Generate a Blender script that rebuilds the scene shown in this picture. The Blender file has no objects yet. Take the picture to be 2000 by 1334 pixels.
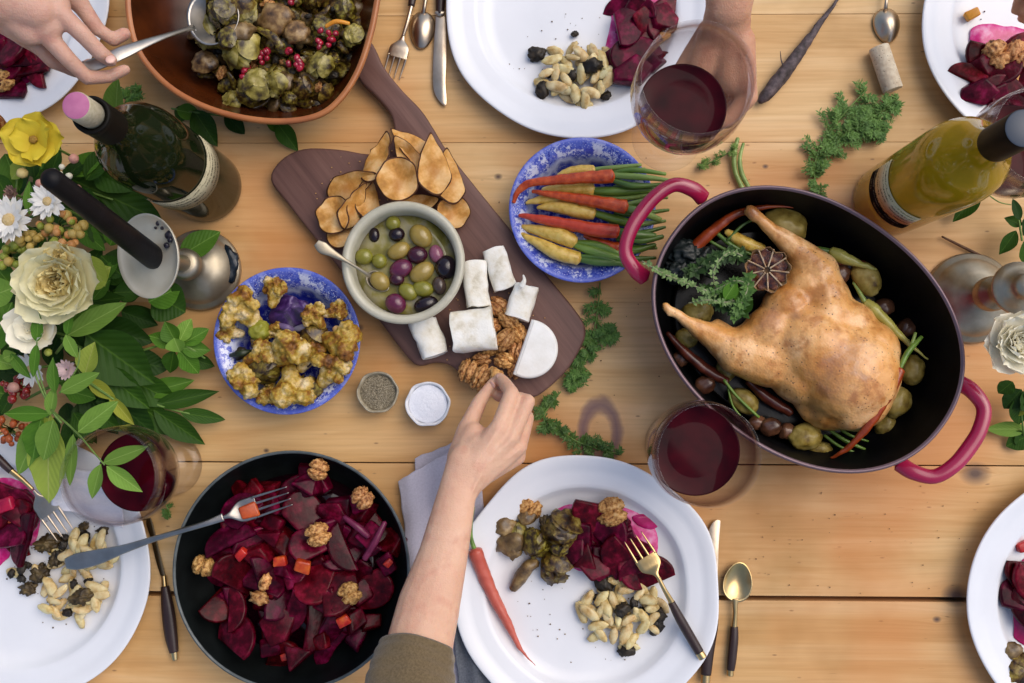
import bpy, bmesh, math, random
from mathutils import Vector, Matrix, Euler, noise
R = math.radians
rnd = random.Random(7)
SC = bpy.context.scene
COL = SC.collection
# ------------------------------------------------------------------ camera
CH = 1.09                      # lens height above the table top, metres
FPX = 1960.0                   # focal length in pixels of the 2000 px wide photograph
cam_d = bpy.data.cameras.new('camera'); cam = bpy.data.objects.new('camera', cam_d); COL.objects.link(cam)
cam_d.sensor_width = 36.0; cam_d.lens = 36.0 * FPX / 2000.0
cam_d.clip_start = 0.02; cam_d.clip_end = 50
cam.location = (0, 0, CH)
cam.rotation_euler = (math.atan(95 / FPX), math.atan(40 / FPX), 0)
SC.camera = cam
CAMR = Euler(cam.rotation_euler).to_matrix()
# ------------------------------------------------------------------ sky, sun, exposure
SUN_EL, SUN_AZ = 55.0, 60.0    # azimuth clockwise from +y
wd = bpy.data.worlds.new("World"); SC.world = wd; wd.use_nodes = True
wn = wd.node_tree; wn.nodes.clear()
sky = wn.nodes.new('ShaderNodeTexSky'); sky.sky_type = 'NISHITA'; sky.sun_disc = False
sky.sun_elevation = R(SUN_EL); sky.sun_rotation = R(SUN_AZ); sky.air_density = 1.0; sky.dust_density = 3.0; sky.ozone_density = 1.0
bg = wn.nodes.new('ShaderNodeBackground'); bg.inputs['Strength'].default_value = 0.135
wo = wn.nodes.new('ShaderNodeOutputWorld')
wn.links.new(sky.outputs[0], bg.inputs[0]); wn.links.new(bg.outputs[0], wo.inputs[0])
sl = bpy.data.lights.new('sun', 'SUN'); sl.energy = 1.25; sl.angle = R(60); sl.color = (1.0, 0.93, 0.84)
so = bpy.data.objects.new('sun', sl); COL.objects.link(so)
d = Vector((math.sin(R(SUN_AZ)) * math.cos(R(SUN_EL)), math.cos(R(SUN_AZ)) * math.cos(R(SUN_EL)), math.sin(R(SUN_EL))))
so.rotation_euler = d.to_track_quat('Z', 'Y').to_euler(); so.location = d * 5
SC.view_settings.view_transform = 'Standard'; SC.view_settings.look = 'None'
SC.view_settings.exposure = 0.27; SC.view_settings.gamma = 1
SC.cycles.max_bounces = 8; SC.cycles.transparent_max_bounces = 16; SC.cycles.transmission_bounces = 8
SC.cycles.caustics_reflective = False; SC.cycles.caustics_refractive = False
SC.cycles.use_denoising = True

# ------------------------------------------------------------------ measuring: a point of the photograph on the plane at height z
def W(px, py, z=0.0):
    v = CAMR @ Vector(((px - 1000) / FPX, -(py - 667) / FPX, -1.0))
    t = (z - CH) / v.z
    return Vector((v.x * t, v.y * t, z))
def S(z=0.0): return (CH - z) / FPX          # metres per photograph pixel at height z
def L(h):
    h = h.lstrip('#'); out = []
    for i in (0, 2, 4):
        c = int(h[i:i+2], 16) / 255; out.append(c / 12.92 if c <= 0.04045 else ((c + .055) / 1.055) ** 2.4)
    return (*out, 1.0)

# ------------------------------------------------------------------ materials
class NT:
    def __init__(s, name):
        s.m = bpy.data.materials.new(name); s.m.use_nodes = True; s.t = s.m.node_tree; s.t.nodes.clear()
        s.out = s.n('ShaderNodeOutputMaterial')
    def n(s, typ, **kw):
        nd = s.t.nodes.new(typ)
        for k, v in kw.items():
            if k.startswith('i_'): nd.inputs[k[2:].replace('_', ' ')].default_value = v
            else: setattr(nd, k, v)
        return nd
    def l(s, a, b): s.t.links.new(a, b)
    def ramp(s, fac, stops, interp='LINEAR'):
        r = s.n('ShaderNodeValToRGB'); r.color_ramp.interpolation = interp
        e = r.color_ramp.elements
        while len(e) < len(stops): e.new(0.5)
        for q, (p, c) in zip(e, stops): q.position = p; q.color = c if not isinstance(c, (int, float)) else (c, c, c, 1)
        s.l(fac, r.inputs[0]); return r.outputs[0]
    def coord(s, kind='Object', stretch=(1, 1, 1), loc=(0, 0, 0), rot=(0, 0, 0)):
        tc = s.n('ShaderNodeTexCoord'); mp = s.n('ShaderNodeMapping'); mp.inputs['Scale'].default_value = stretch
        mp.inputs['Location'].default_value = loc; mp.inputs['Rotation'].default_value = rot
        s.l(tc.outputs[kind], mp.inputs[0]); return mp.outputs[0]
    def noise(s, v, scale, detail=4, rough=.55, dist=0):
        k = s.n('ShaderNodeTexNoise'); k.inputs['Scale'].default_value = scale; k.inputs['Detail'].default_value = detail
        k.inputs['Roughness'].default_value = rough; k.inputs['Distortion'].default_value = dist; s.l(v, k.inputs['Vector']); return k.outputs['Fac']
    def vor(s, v, scale, feature='F1', out='Distance'):
        k = s.n('ShaderNodeTexVoronoi'); k.feature = feature; k.inputs['Scale'].default_value = scale; s.l(v, k.inputs['Vector']); return k.outputs[out]
    def math(s, op, a, b=None, c=None, clamp=False):
        k = s.n('ShaderNodeMath'); k.operation = op; k.use_clamp = clamp
        for i, x in enumerate((a, b, c)):
            if x is None: continue
            if isinstance(x, (int, float)): k.inputs[i].default_value = x
            else: s.l(x, k.inputs[i])
        return k.outputs[0]
    def mix(s, f, a, b, mode='MIX'):
        k = s.n('ShaderNodeMix'); k.data_type = 'RGBA'; k.blend_type = mode
        for i, x in ((0, f), (6, a), (7, b)):
            if isinstance(x, (int, float)): k.inputs[i].default_value = x if i == 0 else (x, x, x, 1)
            elif isinstance(x, tuple): k.inputs[i].default_value = x
            else: s.l(x, k.inputs[i])
        return k.outputs[2]
    def bsdf(s, col, rough=.5, spec=.5, metal=0, coat=0, sss=0, trans=0, bump=None, bstr=.3, bdist=.001, sheen=0, ior=1.45, ssr=(1, .4, .2), sssc=.004, coatr=.1):
        b = s.n('ShaderNodeBsdfPrincipled')
        def put(k, x):
            if isinstance(x, (int, float, tuple)): b.inputs[k].default_value = x
            else: s.l(x, b.inputs[k])
        put('Base Color', col); put('Roughness', rough); put('Specular IOR Level', spec); put('Metallic', metal); put('IOR', ior)
        put('Coat Weight', coat); put('Coat Roughness', coatr); put('Transmission Weight', trans); put('Sheen Weight', sheen)
        if sss: put('Subsurface Weight', sss); put('Subsurface Radius', ssr); put('Subsurface Scale', sssc)
        if bump is not None:
            k = s.n('ShaderNodeBump'); k.inputs['Strength'].default_value = bstr; k.inputs['Distance'].default_value = bdist
            s.l(bump, k.inputs['Height']); s.l(k.outputs[0], b.inputs['Normal'])
        return b.outputs[0]
    def done(s, sh): s.l(sh, s.out.inputs[0]); return s.m
MATS = {}
def mat(name, ramp, scale=60, detail=4, rough=.5, spec=.5, bump=.2, bscale=None, bdist=.001, metal=0, coat=0, sss=0, rand=0.15, stretch=(1, 1, 1), dist=0, kind='noise', trans=0, hue=0.0, ssr=(1, .4, .2), sheen=0, coatr=.1):
    """noise coloured material; rand = brightness spread between alike objects"""
    if name in MATS: return MATS[name]
    n = NT(name); v = n.coord(stretch=stretch)
    if rand or hue:
        oi = n.n('ShaderNodeObjectInfo')
        ad = n.n('ShaderNodeVectorMath'); ad.operation = 'ADD'; n.l(v, ad.inputs[0])
        cm = n.n('ShaderNodeCombineXYZ'); n.l(oi.outputs['Random'], cm.inputs[0]); n.l(oi.outputs['Random'], cm.inputs[1]); n.l(cm.outputs[0], ad.inputs[1]); v = ad.outputs[0]
    f = n.noise(v, scale, detail, dist=dist) if kind == 'noise' else n.vor(v, scale)
    stops = [(p, L(c) if isinstance(c, str) else c) for p, c in ramp]
    c = n.ramp(f, stops) if len(stops) > 1 else stops[0][1]
    if rand or hue:
        hs = n.n('ShaderNodeHueSaturation')
        if isinstance(c, tuple): hs.inputs['Color'].default_value = c
        else: n.l(c, hs.inputs['Color'])
        n.l(n.math('MULTIPLY_ADD', oi.outputs['Random'], 2 * rand, 1 - rand), hs.inputs['Value'])
        r2 = n.math('FRACT', n.math('MULTIPLY', oi.outputs['Random'], 7.31))
        n.l(n.math('MULTIPLY_ADD', r2, 2 * hue, .5 - hue), hs.inputs['Hue']); c = hs.outputs[0]
    bh = n.noise(v, bscale or scale * 3, 5) if bump else None
    MATS[name] = n.done(n.bsdf(c, rough, spec, metal, coat, sss, trans, bump=bh, bstr=bump, bdist=bdist, ssr=ssr, sheen=sheen, coatr=coatr))
    return MATS[name]

# ------------------------------------------------------------------ meshes
class MB:
    def __init__(s): s.v = []; s.f = []; s.m = []
    def add(s, vs, fs, mi=0, M=None):
        b = len(s.v); s.v += [(M @ Vector(p)) if M is not None else Vector(p) for p in vs]
        s.f += [tuple(i + b for i in f) for f in fs]; s.m += [mi] * len(fs); return s
def mesh(name, mb, mats, smooth=True, auto=None):
    me = bpy.data.meshes.new(name); me.from_pydata([tuple(v) for v in mb.v], [], mb.f)
    for m in (mats if isinstance(mats, (list, tuple)) else [mats]): me.materials.append(m)
    me.polygons.foreach_set('material_index', mb.m)
    if smooth: me.polygons.foreach_set('use_smooth', [True] * len(me.polygons))
    me.update()
    bm = bmesh.new(); bm.from_mesh(me); bmesh.ops.recalc_face_normals(bm, faces=bm.faces); bm.to_mesh(me); bm.free()
    if auto: me.set_sharp_from_angle(angle=R(auto))
    return me
def obj(name, me, parent=None, M=None):
    o = bpy.data.objects.new(name, me); COL.objects.link(o)
    if parent is not None: o.parent = parent
    if M is not None: o.matrix_basis = M
    return o
def tag(o, label, cat=None, group=None, kind=None):
    if label: o['label'] = label
    if cat: o['category'] = cat
    if group: o['group'] = group
    if kind: o['kind'] = kind
    return o
ROOTM = {}
def root(name, loc, label, cat, group=None, rz=0.0):
    o = bpy.data.objects.new(name, None); COL.objects.link(o); o.location = loc; o.rotation_euler = (0, 0, rz)
    o.empty_display_size = .02
    ROOTM[o.name] = Matrix.LocRotScale(Vector(loc), Euler((0, 0, rz)), None); return tag(o, label, cat, group)
def part(name, mb, mats, rt, world=True, smooth=True, auto=None, parent=None, label=None):
    """mesh part whose vertices were made in table coordinates (world) of the thing rt"""
    if world:
        inv = ROOTM[rt.name].inverted(); mb.v = [inv @ v for v in mb.v]
    o = obj(name, mesh(name, mb, mats, smooth, auto), parent or rt)
    if label: o['label'] = label
    return o
def single(name, mb, mats, label, cat, group=None, smooth=True, auto=None, kind=None):
    c = sum((v for v in mb.v), Vector()) / len(mb.v); c.z = min(v.z for v in mb.v)
    mb.v = [v - c for v in mb.v]
    o = obj(name, mesh(name, mb, mats, smooth, auto)); o.location = c; return tag(o, label, cat, group, kind)
def lathe(prof, seg=64, rf=None, sx=1, sy=1):
    """prof [(r,z)] from first to last; r=0 ends become poles. rf(angle, r, z)->(r, z) warps"""
    vs, fs, rings = [], [], []
    for r, z in prof:
        if r < 1e-7: rings.append([len(vs)]); vs.append((0, 0, z)); continue
        rg = []
        for i in range(seg):
            a = 2 * math.pi * i / seg; rr, zz = (rf(a, r, z) if rf else (r, z))
            rg.append(len(vs)); vs.append((rr * sx * math.cos(a), rr * sy * math.sin(a), zz))
        rings.append(rg)
    for A, B in zip(rings, rings[1:]):
        for i in range(seg):
            j = (i + 1) % seg
            if len(A) == 1 and len(B) == 1: continue
            if len(A) == 1: fs.append((A[0], B[i], B[j]))
            elif len(B) == 1: fs.append((A[i], B[0], A[j]))
            else: fs.append((A[i], B[i], B[j], A[j]))
    return vs, fs
def frames(pts):
    T = []
    for i in range(len(pts)):
        a = pts[max(i - 1, 0)]; b = pts[min(i + 1, len(pts) - 1)]; T.append((b - a).normalized() if (b - a).length > 1e-9 else Vector((0, 0, 1)))
    up = Vector((0, 0, 1)) if abs(T[0].z) < .95 else Vector((0, 1, 0))
    out = []; N = (up - T[0] * up.dot(T[0])).normalized()
    for t in T:
        N = (N - t * N.dot(t)).normalized(); out.append((t, N, t.cross(N)))
    return out
def tube(pts, rad, seg=10, closed=False, flat=1.0, caps=True):
    """flat = thickness ratio along the frame normal (vertical)"""
    pts = [Vector(p) for p in pts]; n = len(pts)
    if not isinstance(rad, (list, tuple)): rad = [rad] * n
    fr = frames(pts); vs, fs = [], []
    for p, r, (t, N, B) in zip(pts, rad, fr):
        for k in range(seg):
            a = 2 * math.pi * k / seg; vs.append(p + N * (math.cos(a) * r * flat) + B * (math.sin(a) * r))
    for i in range(n - 1 if not closed else n):
        for k in range(seg):
            a = i * seg + k; b = i * seg + (k + 1) % seg; i2 = (i + 1) % n; fs.append((a, b, i2 * seg + (k + 1) % seg, i2 * seg + k))
    if caps and not closed:
        vs.append(pts[0] - fr[0][0] * rad[0] * .6); vs.append(pts[-1] + fr[-1][0] * rad[-1] * .6); c0, c1 = len(vs) - 2, len(vs) - 1
        for k in range(seg):
            fs.append((c0, (k + 1) % seg, k)); fs.append((c1, (n - 1) * seg + k, (n - 1) * seg + (k + 1) % seg))
    return vs, fs
def spline(P, n=8, closed=False):
    P = [Vector(p) if not isinstance(p, (float, int)) else p for p in P]; out = []; N = len(P)
    g = (lambda i: P[i % N]) if closed else (lambda i: P[min(max(i, 0), N - 1)])
    for i in range(N if closed else N - 1):
        a, b, c, dd = g(i - 1), g(i), g(i + 1), g(i + 2)
        for k in range(n):
            t = k / n; out.append(.5 * ((2 * b) + (c - a) * t + (2 * a - 5 * b + 4 * c - dd) * t * t + (3 * b - a - 3 * c + dd) * t ** 3))
    if not closed: out.append(P[-1])
    return out
def pxtube(P, seg=10, n=6, flat=1.0):
    """P [(px,py,z,radius_px)] -> smooth tube in table coordinates"""
    pts = spline([W(a, b, c) for a, b, c, r in P], n); rr = spline([r * S(c) for a, b, c, r in P], n)
    return tube(pts, [max(r, 1e-5) for r in rr], seg, flat=flat)
_ico = {}
def ico(sub):
    if sub not in _ico:
        bm = bmesh.new(); bmesh.ops.create_icosphere(bm, subdivisions=sub, radius=1); _ico[sub] = ([v.co.copy() for v in bm.verts], [tuple(v.index for v in f.verts) for f in bm.faces]); bm.free()
    return _ico[sub]
def blob(rx, ry, rz, sub=2, amp=.12, freq=1.6, seed=0, fn=None):
    vs, fs = ico(sub); out = []; o = Vector((seed * 13.7, seed * 7.1, seed * 3.3))
    for v in vs:
        k = 1 + amp * noise.noise(v * freq + o) + amp * .5 * noise.noise(v * freq * 2.3 + o)
        p = Vector((v.x * rx * k, v.y * ry * k, v.z * rz * k))
        if fn: p = fn(p, v)
        out.append(p)
    return out, fs
def loft(outline, rings, cap0=True, cap1=True, center=None):
    """outline: 2D pts about centre; rings: [(scale or callable, z)]"""
    n = len(outline); vs, fs = [], []
    for s_, z in rings:
        for p in outline:
            q = s_(p) if callable(s_) else Vector((p[0] * s_, p[1] * s_)); vs.append((q[0], q[1], z))
    for i in range(len(rings) - 1):
        for k in range(n): fs.append((i * n + k, i * n + (k + 1) % n, (i + 1) * n + (k + 1) % n, (i + 1) * n + k))
    def fan(i, z, rev):
        c = len(vs); vs.append((sum(vs[i * n + k][0] for k in range(n)) / n, sum(vs[i * n + k][1] for k in range(n)) / n, z))
        for k in range(n):
            f = (c, i * n + (k + 1) % n, i * n + k); fs.append(f if not rev else f[::-1])
    if cap0: fan(0, rings[0][1], False)
    if cap1: fan(len(rings) - 1, rings[-1][1], True)
    return vs, fs
def inset_outline(pts, dist):
    """moves a ccw/cw closed outline inwards by dist"""
    n = len(pts); A = sum(pts[i][0] * pts[(i + 1) % n][1] - pts[(i + 1) % n][0] * pts[i][1] for i in range(n)); sg = 1 if A > 0 else -1; out = []
    for i in range(n):
        a, b = Vector(pts[i - 1][:2]), Vector(pts[(i + 1) % n][:2]); t = (b - a).normalized(); out.append(Vector(pts[i][:2]) + Vector((-t.y, t.x)) * sg * dist)
    return out
def slab(outline, z0, z1, bev=.0015, steps=3):
    """bevelled plate from a closed outline in table coordinates"""
    rings = []
    def ring(dn, z): return [(p.x, p.y, z) for p in (inset_outline(outline, dn) if dn else [Vector(q[:2]) for q in outline])]
    R_ = [ring(bev, z0), ring(0, z0 + bev)]
    for k in range(steps + 1):
        a = math.pi / 2 * k / steps; R_.append(ring(bev * (1 - math.cos(a)), z1 - bev + bev * math.sin(a)))
    vs, fs = [], []; n = len(outline)
    for r in R_: vs += r
    for i in range(len(R_) - 1):
        for k in range(n): fs.append((i * n + k, i * n + (k + 1) % n, (i + 1) * n + (k + 1) % n, (i + 1) * n + k))
    fs.append(tuple(range((len(R_) - 1) * n, len(R_) * n))); fs.append(tuple(range(n))[::-1])
    return vs, fs
def remesh(name, shapes, mats, vox=.002, smooth=6, sub=0):
    """closed overlapping shapes [(verts, faces)] fused into one continuous skin"""
    mb = MB()
    for v, f in shapes: mb.add(v, f)
    me = bpy.data.meshes.new('tmp'); me.from_pydata([tuple(v) for v in mb.v], [], mb.f)
    bm = bmesh.new(); bm.from_mesh(me); bmesh.ops.recalc_face_normals(bm, faces=bm.faces); bm.to_mesh(me); bm.free()
    o = bpy.data.objects.new('tmp', me); COL.objects.link(o)
    m = o.modifiers.new('r', 'REMESH'); m.mode = 'VOXEL'; m.voxel_size = vox; m.adaptivity = 0
    m = o.modifiers.new('s', 'SMOOTH'); m.factor = .5; m.iterations = smooth
    dg = bpy.context.evaluated_depsgraph_get(); dg.update(); ev = o.evaluated_get(dg)
    r = bpy.data.meshes.new_from_object(ev); r.name = name
    bpy.data.objects.remove(o); bpy.data.meshes.remove(me)
    r.materials.clear()
    for mm in (mats if isinstance(mats, (list, tuple)) else [mats]): r.materials.append(mm)
    r.polygons.foreach_set('use_smooth', [True] * len(r.polygons)); return r
def capsule(a, ra, b, rb, seg=16, flat=1.0, k=4):
    a, b = Vector(a), Vector(b); t = (b - a); Ln = t.length; t.normalize(); pts, rr = [], []
    for i in range(k):
        x = math.sin(math.pi / 2 * (i / k)); pts.append(a - t * ra * math.cos(math.asin(x)) ); rr.append(max(ra * x, 1e-5))
    pts = [a - t * ra * math.cos(math.pi / 2 * i / k) for i in range(k)]; rr = [max(ra * math.sin(math.pi / 2 * i / k), 1e-5) for i in range(k)]
    pts += [a.lerp(b, i / 4) for i in range(5)]; rr += [ra + (rb - ra) * i / 4 for i in range(5)]
    pts += [b + t * rb * math.sin(math.pi / 2 * i / k) for i in range(1, k + 1)]; rr += [max(rb * math.cos(math.pi / 2 * i / k), 1e-5) for i in range(1, k + 1)]
    up = Vector((0, 0, 1)) if abs(t.z) < .95 else Vector((0, 1, 0)); N = (up - t * up.dot(t)).normalized(); B = t.cross(N); vs, fs = [], []
    for p, r in zip(pts, rr):
        for q in range(seg):
            an = 2 * math.pi * q / seg; vs.append(p + N * (math.cos(an) * r * flat) + B * (math.sin(an) * r))
    for i in range(len(pts) - 1):
        for q in range(seg): fs.append((i * seg + q, i * seg + (q + 1) % seg, (i + 1) * seg + (q + 1) % seg, (i + 1) * seg + q))
    fs.append(tuple(range(seg))[::-1]); fs.append(tuple(range((len(pts) - 1) * seg, len(pts) * seg))); return vs, fs
def pcap(x0, y0, z0, r0, x1, y1, z1, r1, flat=1.0):
    return capsule(W(x0, y0, z0), r0 * S(z0), W(x1, y1, z1), r1 * S(z1), flat=flat)

# ------------------------------------------------------------------ table and ground
def wood_planks():
    n = NT('honey_pine'); tc = n.n('ShaderNodeTexCoord'); oi = n.n('ShaderNodeObjectInfo')
    geo = n.n('ShaderNodeNewGeometry'); sep = n.n('ShaderNodeSeparateXYZ'); n.l(tc.outputs['Object'], sep.inputs[0])
    # object origin differs per plank: use world position of geometry for the knots
    pos = n.n('ShaderNodeSeparateXYZ'); n.l(geo.outputs['Position'], pos.inputs[0])
    X, Y = pos.outputs[0], pos.outputs[1]
    warp = None; dark = None
    for (kx, ky, kr) in KNOTS:
        p = W(kx, ky); dx = n.math('MULTIPLY', n.math('SUBTRACT', X, p.x), .75); dy = n.math('SUBTRACT', Y, p.y)
        dd = n.math('SQRT', n.math('ADD', n.math('MULTIPLY', dx, dx), n.math('MULTIPLY', dy, dy)))
        g = n.math('EXPONENT', n.math('MULTIPLY', dd, -1 / (kr * 1.6)))
        w = n.math('MULTIPLY', g, n.math('MULTIPLY', n.math('SIGN', dy), kr * 1.1))
        warp = w if warp is None else n.math('ADD', warp, w)
        dk = n.math('SUBTRACT', 1.0, n.math('DIVIDE', dd, kr), clamp=True); dark = dk if dark is None else n.math('ADD', dark, dk)
    Y2 = n.math('SUBTRACT', Y, warp)
    lo = n.n('ShaderNodeCombineXYZ'); n.l(n.math('MULTIPLY_ADD', X, 1.0, n.math('MULTIPLY', oi.outputs['Random'], 9.0)), lo.inputs[0]); n.l(Y2, lo.inputs[1]); n.l(oi.outputs['Random'], lo.inputs[2])
    m1 = n.n('ShaderNodeMapping'); m1.inputs['Scale'].default_value = (1.3, 17, 1); n.l(lo.outputs[0], m1.inputs[0])
    m2 = n.n('ShaderNodeMapping'); m2.inputs['Scale'].default_value = (7, 260, 1); n.l(lo.outputs[0], m2.inputs[0])
    m3 = n.n('ShaderNodeMapping'); m3.inputs['Scale'].default_value = (3, 6, 1); n.l(lo.outputs[0], m3.inputs[0])
    g1 = n.noise(m1.outputs[0], 1, 5, .6, .6); g2 = n.noise(m2.outputs[0], 1, 3, .6); g3 = n.noise(m3.outputs[0], 1, 3)
    c = n.ramp(g1, [(.25, L('96693a')), (.42, L('ad7f4a')), (.55, L('bd915c')), (.72, L('c9a06e'))])
    c = n.mix(n.ramp(g3, [(.35, 0.0), (.7, .55)]), c, L('aa7038'))
    c = n.mix(.25, c, n.ramp(g2, [(.3, (.55, .5, .45, 1)), (.55, (1, 1, 1, 1))]), 'MULTIPLY')
    sc_ = n.n('ShaderNodeMapping'); sc_.inputs['Rotation'].default_value = (0, 0, .5); sc_.inputs['Scale'].default_value = (9, 140, 1); n.l(geo.outputs['Position'], sc_.inputs[0]); c = n.mix(n.ramp(n.vor(sc_.outputs[0], 1.0), [(.025, .5), (.05, 0.0)]), c, L('6b4526'))
    # small dark pores, dents and stains
    m4 = n.n('ShaderNodeMapping'); m4.inputs['Scale'].default_value = (28, 75, 1); n.l(lo.outputs[0], m4.inputs[0])
    pr = n.vor(m4.outputs[0], 1); c = n.mix(n.ramp(pr, [(.03, .7), (.09, 0.0)]), c, L('5d3f28'))
    st = n.noise(geo.outputs['Position'], 5, 4); c = n.mix(n.ramp(st, [(.5, 0.0), (.68, .6)]), c, L('7c5220'))
    wr = n.noise(geo.outputs['Position'], 3.6, 3); c = n.mix(n.ramp(wr, [(.46, 0.0), (.66, .6)]), c, L('a8602a'))
    c = n.mix(n.math('MULTIPLY', n.ramp(dark, [(.0, 0.0), (.35, .5), (.8, .95)]), 1.0), c, L('4a3428'))
    # the dark arch-shaped ring left by a wet pot
    p = W(1172, 845); q = n.math('SUBTRACT', X, p.x); r_ = n.math('MULTIPLY', n.math('SUBTRACT', Y, p.y), .62)
    nz = n.noise(geo.outputs['Position'], 60, 3); d2 = n.math('ADD', n.math('SQRT', n.math('ADD', n.math('MULTIPLY', q, q), n.math('MULTIPLY', r_, r_))), n.math('MULTIPLY', nz, .006))
    rg = n.ramp(n.math('ABSOLUTE', n.math('SUBTRACT', d2, .0215)), [(.0, .8), (.0038, .65), (.0065, 0.0)])
    c = n.mix(rg, c, L('4c3339'))
    c = n.mix(1.0, c, (1.49, 1.80, 2.28, 1), 'MULTIPLY')
    rr = n.ramp(g2, [(.3, .62), (.7, .42)])
    bm_ = n.math('ADD', n.math('MULTIPLY', g2, .6), n.math('MULTIPLY', g1, .5))
    return n.done(n.bsdf(c, rr, .35, bump=bm_, bstr=.35, bdist=.0012))
KNOTS = [(1905, 925, .014), (1868, 1163, .013), (1255, 352, .004), (973, 345, .004), (520, 880, .003), (1445, 318, .003), (1495, 325, .003), (700, 640, .005), (1830, 1210, .004), (640, 300, .003)]
PINE = wood_planks()
ground_m = mat('paving', [(.3, '4a463f'), (.7, '6a655c')], 6, rough=.9, rand=0)
g = MB().add([(-12, -12, 0), (12, -12, 0), (12, 12, 0), (-12, 12, 0)], [(0, 1, 2, 3)])
g.v = [v + Vector((0, 0, -.75)) for v in g.v]; gr = obj('ground', mesh('ground', g, ground_m)); tag(gr, 'dull paving below the table', kind='structure')
def build_table():
    t = root('dining_table', (0, 0, -.75), 'long honey coloured pine table of wide planks under the whole meal', 'table')
    seams = [W(1500, y).y for y in (-330, -110, 26, 276, 590, 906, 1167, 1420, 1700)]
    rot = -.0035
    for i, (y1, y0) in enumerate(zip(seams, seams[1:])):
        GP = {2: .0005, 3: .0004, 4: .0001, 5: .0013, 6: .0050}; g1, g0 = GP.get(i, .0008), GP.get(i + 1, .0008); bev = (.0004, .0004, .0003, .0003, .0003, .0007, .0009)[min(i, 6)]; z = -.0001 if i % 2 else .0
        pts = [(-1.5, y0 + g0 / 2), (1.5, y0 + g0 / 2), (1.5, y1 - g1 / 2), (-1.5, y1 - g1 / 2)]
        pts = [(x, y + x * rot) for x, y in pts]
        vs, fs = slab([Vector(p) for p in pts], -.035, z - .0004, bev, 2); part('plank', MB().add(vs, fs), PINE, t, smooth=False)
    dk = mat('table_frame_wood', [(0, '3a2818')], rand=0)
    for x in (-1.2, 0, 1.2):
        vs, fs = slab([Vector((x - .05, -.62)), Vector((x + .05, -.62)), Vector((x + .05, .62)), Vector((x - .05, .62))], -.075, -.037, .002, 1); part('crossbar', MB().add(vs, fs), dk, t, smooth=False)
    for x in (-1.2, 1.2):
        for y in (-.55, .55):
            vs, fs = slab([Vector((x - .04, y - .04)), Vector((x + .04, y - .04)), Vector((x + .04, y + .04)), Vector((x - .04, y + .04))], -.749, -.077, .002, 1); part('leg', MB().add(vs, fs), dk, t, smooth=False)
build_table()
# ------------------------------------------------------------------ tableware
PORC = mat('white_porcelain', [(.3, 'dcdde0'), (.7, 'e6e7ea')], 9, rough=.28, spec=.5, bump=.12, bscale=14, bdist=.002, rand=0, coat=.15)
def plate(px, py, Rpx, label, seed=0, wob=.008):
    z = .02; r = Rpx * S(.022); c = W(px, py, .022); rt = root('dinner_plate', (c.x, c.y, 0), label, 'plate', 'white dinner plates')
    def rf(a, rr, zz):
        k = rr / r; w = 1 + wob * k ** 3 * (math.sin(5 * a + seed) + .6 * math.sin(8 * a + 2.1 * seed) + .5 * math.sin(3 * a + seed * 3)); return rr * w, zz + .0012 * k * k * math.sin(4 * a + seed * 1.7)
    prof = [(0, .0062), (r * .3, .006), (r * .62, .0062), (r * .69, .0075), (r * .725, .0105), (r * .75, .0155), (r * .765, .0172), (r * .79, .0178), (r * .86, .0192), (r * .9, .0200), (r * .915, .0212), (r * .96, .0226), (r * .985, .0235), (r * .998, .0232), (r, .0222), (r * .99, .0208), (r * .9, .0165), (r * .76, .0115), (r * .66, .004), (r * .6, .0008), (r * .56, .0008), (r * .55, .003), (0, .003)]
    v, f = lathe(prof, 128, rf); o = obj('dish', mesh('dish', MB().add(v, f), PORC), rt); return rt
P_UL = plate(-38, 0, 260, 'white plate at the upper left corner, under the hand holding a serving spoon', 1)
P_TOP = plate(1127, 14, 263, 'white plate with pale beans at the top edge, left of the raised wine glass', 2)
P_UR = plate(2064, 45, 263, 'white plate with beets and walnuts at the upper right corner', 3, .004)
P_LL = plate(36, 1108, 262, 'white plate with beans and a fork at the lower left, below the bouquet', 4)
P_BC = plate(1145, 1152, 258, 'white plate with beets, sprouts and one whole carrot at the bottom centre', 5, .014)
P_LR = plate(2155, 1180, 258, 'white plate with a pink beet stain cut off by the right edge', 6, .004)
PLZ = .0065
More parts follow.
